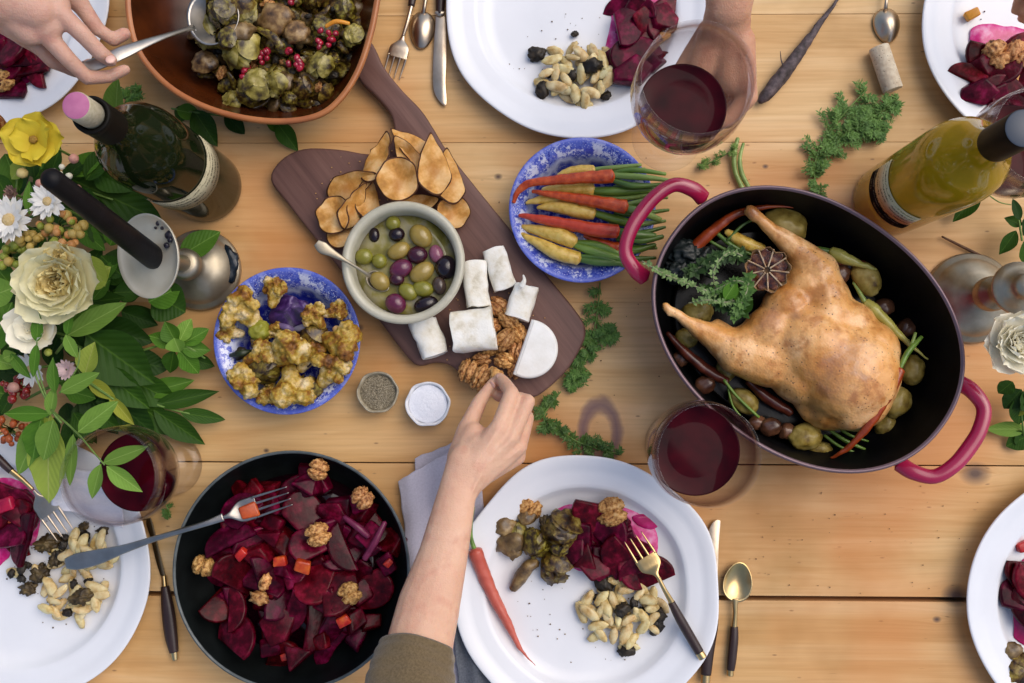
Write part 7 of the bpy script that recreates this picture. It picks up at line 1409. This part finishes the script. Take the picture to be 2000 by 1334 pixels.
# the reaching hand at the centre
sh = [pcap(790, 1480, .215, 84, 816, 1275, .160, 66, .8), pcap(816, 1275, .160, 66, 838, 1180, .138, 61, .8), pcap(838, 1180, .138, 61, 865, 1087, .122, 49, .78), pcap(865, 1087, .122, 49, 893, 962, .106, 38, .75), pcap(893, 962, .106, 38, 915, 905, .100, 43, .62),
      # palm rays
      pcap(905, 935, .102, 30, 974, 836, .100, 19, .9), pcap(912, 940, .101, 30, 1000, 850, .096, 18, .9), pcap(915, 945, .098, 28, 1014, 872, .088, 17, .9), pcap(915, 940, .094, 26, 1010, 893, .078, 16, .9), pcap(898, 915, .094, 30, 925, 850, .086, 26), pcap(930, 890, .094, 36, 965, 860, .092, 30, .8), pcap(900, 960, .1, 34, 940, 880, .096, 38, .7),
      # tendons and a vein on the back of the hand
      pcap(972, 842, .1085, 5, 918, 920, .1125, 4), pcap(1000, 856, .1045, 5, 930, 925, .1115, 4), pcap(1012, 878, .0965, 4.5, 938, 935, .108, 4), pcap(950, 905, .1105, 2.5, 905, 1000, .1185, 2.5),
      # index
      pcap(974, 836, .100, 17.5, 999, 768, .084, 15.5), pcap(999, 768, .084, 15, 985, 748, .066, 13.5), pcap(985, 748, .066, 13.5, 976, 738, .056, 11.5),
      # middle
      pcap(1000, 850, .096, 17, 1031, 784, .082, 15), pcap(1031, 784, .082, 15, 1004, 776, .062, 13.5), pcap(1004, 776, .062, 13, 974, 774, .052, 12),
      # ring and little, curled below
      pcap(1014, 872, .086, 16, 1030, 815, .070, 14), pcap(1030, 815, .070, 14, 996, 806, .052, 12.5), pcap(996, 806, .052, 12, 975, 815, .048, 11),
      pcap(1012, 893, .076, 15, 1018, 850, .060, 12.5), pcap(1018, 850, .060, 12, 990, 838, .050, 10.5),
      # thumb
      pcap(900, 895, .088, 28, 912, 838, .080, 20), pcap(912, 838, .080, 19, 936, 786, .066, 15), pcap(936, 786, .066, 14.5, 963, 747, .053, 10.5)]
T = person('bare forearm reaching in from the bottom, fingertips pinching a walnut, olive brown sleeve', (840, 1180, .09), sh, SK1, .0021, 5, nails=[(961, 752, .0605, 7, 8.5, .7, -.2, -.75), (977, 737, .0630, 7.5, 8.5, .25, -.5, .2)])
def sleeve(axis, m, rt, open_lip=.004):
    """axis [(px,py,z,rpx)] from the cuff backwards"""
    pts = spline([W(a, b, c) for a, b, c, r in axis], 8); rr = spline([float(r * S(c)) for a, b, c, r in axis], 8); fr = frames(pts); vs, fs = [], []; seg = 56
    def ring(p, r, T_, N_, B_, sd):
        for k in range(seg):
            a = 2 * math.pi * k / seg; q = r * (1 + .05 * noise.noise(Vector((math.cos(a) * 2, math.sin(a) * 2, sd * 4))) + .02 * math.sin(5 * a + sd * 7)); vs.append(p + N_ * math.cos(a) * q * .85 + B_ * math.sin(a) * q)
    T0, N0, B0 = fr[0]
    ring(pts[2], rr[0] * .93, *fr[2], .1); ring(pts[0] + T0 * .001, rr[0] * .965, T0, N0, B0, 0); ring(pts[0] - T0 * .0015, rr[0] * .99, T0, N0, B0, 0); ring(pts[0], rr[0] * 1.01, T0, N0, B0, 0)
    for i in range(1, len(pts)): ring(pts[i], rr[i] * (1 + .015 * math.sin(i * 1.7)), *fr[i], i / len(pts))
    n_ = len(vs) // seg
    for i in range(n_ - 1):
        for k in range(seg): fs.append((i * seg + k, i * seg + (k + 1) % seg, (i + 1) * seg + (k + 1) % seg, (i + 1) * seg + k))
    return part('sleeve', MB().add(vs, fs), m, rt)
OLIVE = mat('olive_brown_cloth', [(.3, '5f5038'), (.7, '75644a')], 500, rough=.9, bump=.6, bscale=1400, rand=0, sheen=.3, spec=.15)
sleeve([(816, 1268, .160, 74), (806, 1310, .172, 82), (796, 1370, .188, 92), (780, 1480, .215, 102), (770, 1600, .24, 108)], OLIVE, T)
# hand with the serving spoon, upper left
sh = [pcap(-190, -140, .26, 92, -60, -60, .22, 78, .8), pcap(-60, -60, .22, 78, 10, -10, .205, 62, .7), pcap(0, -10, .205, 50, 70, 20, .20, 38, .75), pcap(0, 0, .20, 44, 60, 60, .192, 30, .75), pcap(-10, 20, .196, 36, 50, 66, .184, 26, .8), pcap(40, -20, .20, 40, 110, 10, .19, 28, .8), pcap(40, 20, .198, 40, 90, 50, .19, 34, .75),
      # index
      pcap(108, 16, .192, 20, 160, 66, .182, 18), pcap(160, 66, .182, 17.5, 196, 104, .168, 16), pcap(196, 104, .168, 16, 216, 118, .158, 13.5),
      # middle, below the handle
      pcap(82, 58, .190, 21, 130, 112, .176, 17), pcap(130, 112, .176, 17, 170, 152, .158, 14.5), pcap(170, 152, .158, 14.5, 212, 150, .145, 13), pcap(212, 150, .145, 13, 244, 136, .142, 11),
      # ring and little tucked under
      pcap(60, 70, .180, 20, 104, 120, .156, 15), pcap(104, 120, .156, 15, 150, 140, .136, 13), pcap(150, 140, .136, 13, 176, 124, .128, 11), pcap(40, 70, .172, 18, 84, 100, .140, 13), pcap(84, 100, .140, 13, 126, 112, .124, 11),
      # thumb, on the far side
      pcap(110, -40, .185, 30, 158, 10, .165, 19), pcap(158, 10, .165, 18, 190, 56, .152, 15), pcap(190, 56, .152, 14, 222, 78, .140, 13), pcap(222, 78, .140, 13.5, 243, 66, .138, 13)]
T = person('hand reaching in at the upper left corner, gripping the handle of a steel serving spoon', (60, 30, .15), sh, SK2, .0021, 4, nails=[(216, 116, .172, 9, 11, -.9, -.35, .1)])
# hand holding the glass, top
sh = [pcap(1470, -220, .27, 70, 1430, -60, .245, 56, .8), pcap(1430, -60, .245, 56, 1424, 10, .235, 47, .75), pcap(1424, 10, .235, 46, 1415, 70, .215, 50, .62), pcap(1400, 70, .212, 38, 1372, 130, .200, 34, .8), pcap(1432, 70, .214, 36, 1434, 150, .205, 36, .8), pcap(1446, 80, .214, 30, 1452, 150, .208, 26),
      # fingers wrapping under the bowl to the stem
      pcap(1452, 140, .210, 24, 1462, 190, .205, 19), pcap(1462, 190, .205, 19, 1420, 236, .198, 16), pcap(1420, 236, .198, 16, 1372, 240, .196, 14),
      pcap(1440, 150, .198, 22, 1448, 200, .188, 18), pcap(1448, 200, .188, 18, 1400, 244, .182, 16), pcap(1400, 244, .182, 15, 1356, 244, .180, 13),
      pcap(1430, 130, .186, 21, 1442, 196, .172, 17), pcap(1442, 196, .172, 17, 1396, 236, .166, 15), pcap(1396, 236, .166, 14, 1352, 238, .164, 12),
      pcap(1415, 130, .176, 18, 1428, 190, .158, 14), pcap(1428, 190, .158, 14, 1384, 226, .152, 12), pcap(1384, 226, .152, 12, 1350, 226, .150, 10.5),
      # thumb on the near side
      pcap(1390, 60, .205, 28, 1345, 120, .192, 21), pcap(1345, 120, .192, 20, 1310, 170, .186, 17), pcap(1310, 170, .186, 16, 1300, 206, .184, 14)]
person('tanned hand and wrist at the top, raising a glass of red wine by its stem', (1425, 60, .15), sh, SK3, .0023, 4)
sh = [pcap(2110, -160, .17, 60, 2060, -60, .14, 42, .8), pcap(2060, -60, .14, 40, 2040, -20, .125, 34, .7)] + [pcap(2032 + 14 * k, -10 + 4 * k, .118, 13, 2008 + 14 * k, 18 + 8 * k, .100, 11) for k in range(4)] + [pcap(2008 + 14 * k, 18 + 8 * k, .100, 11, 1996 + 14 * k, 36 + 8 * k, .074, 9) for k in range(4)] + [pcap(2030, -30, .12, 16, 1996, -14, .108, 12), pcap(1996, -14, .108, 12, 1984, 20, .085, 9.5)]
person('fingers just entering at the upper right corner above the white plate', (2040, -10, .05), sh, SK3, .0022, 3)
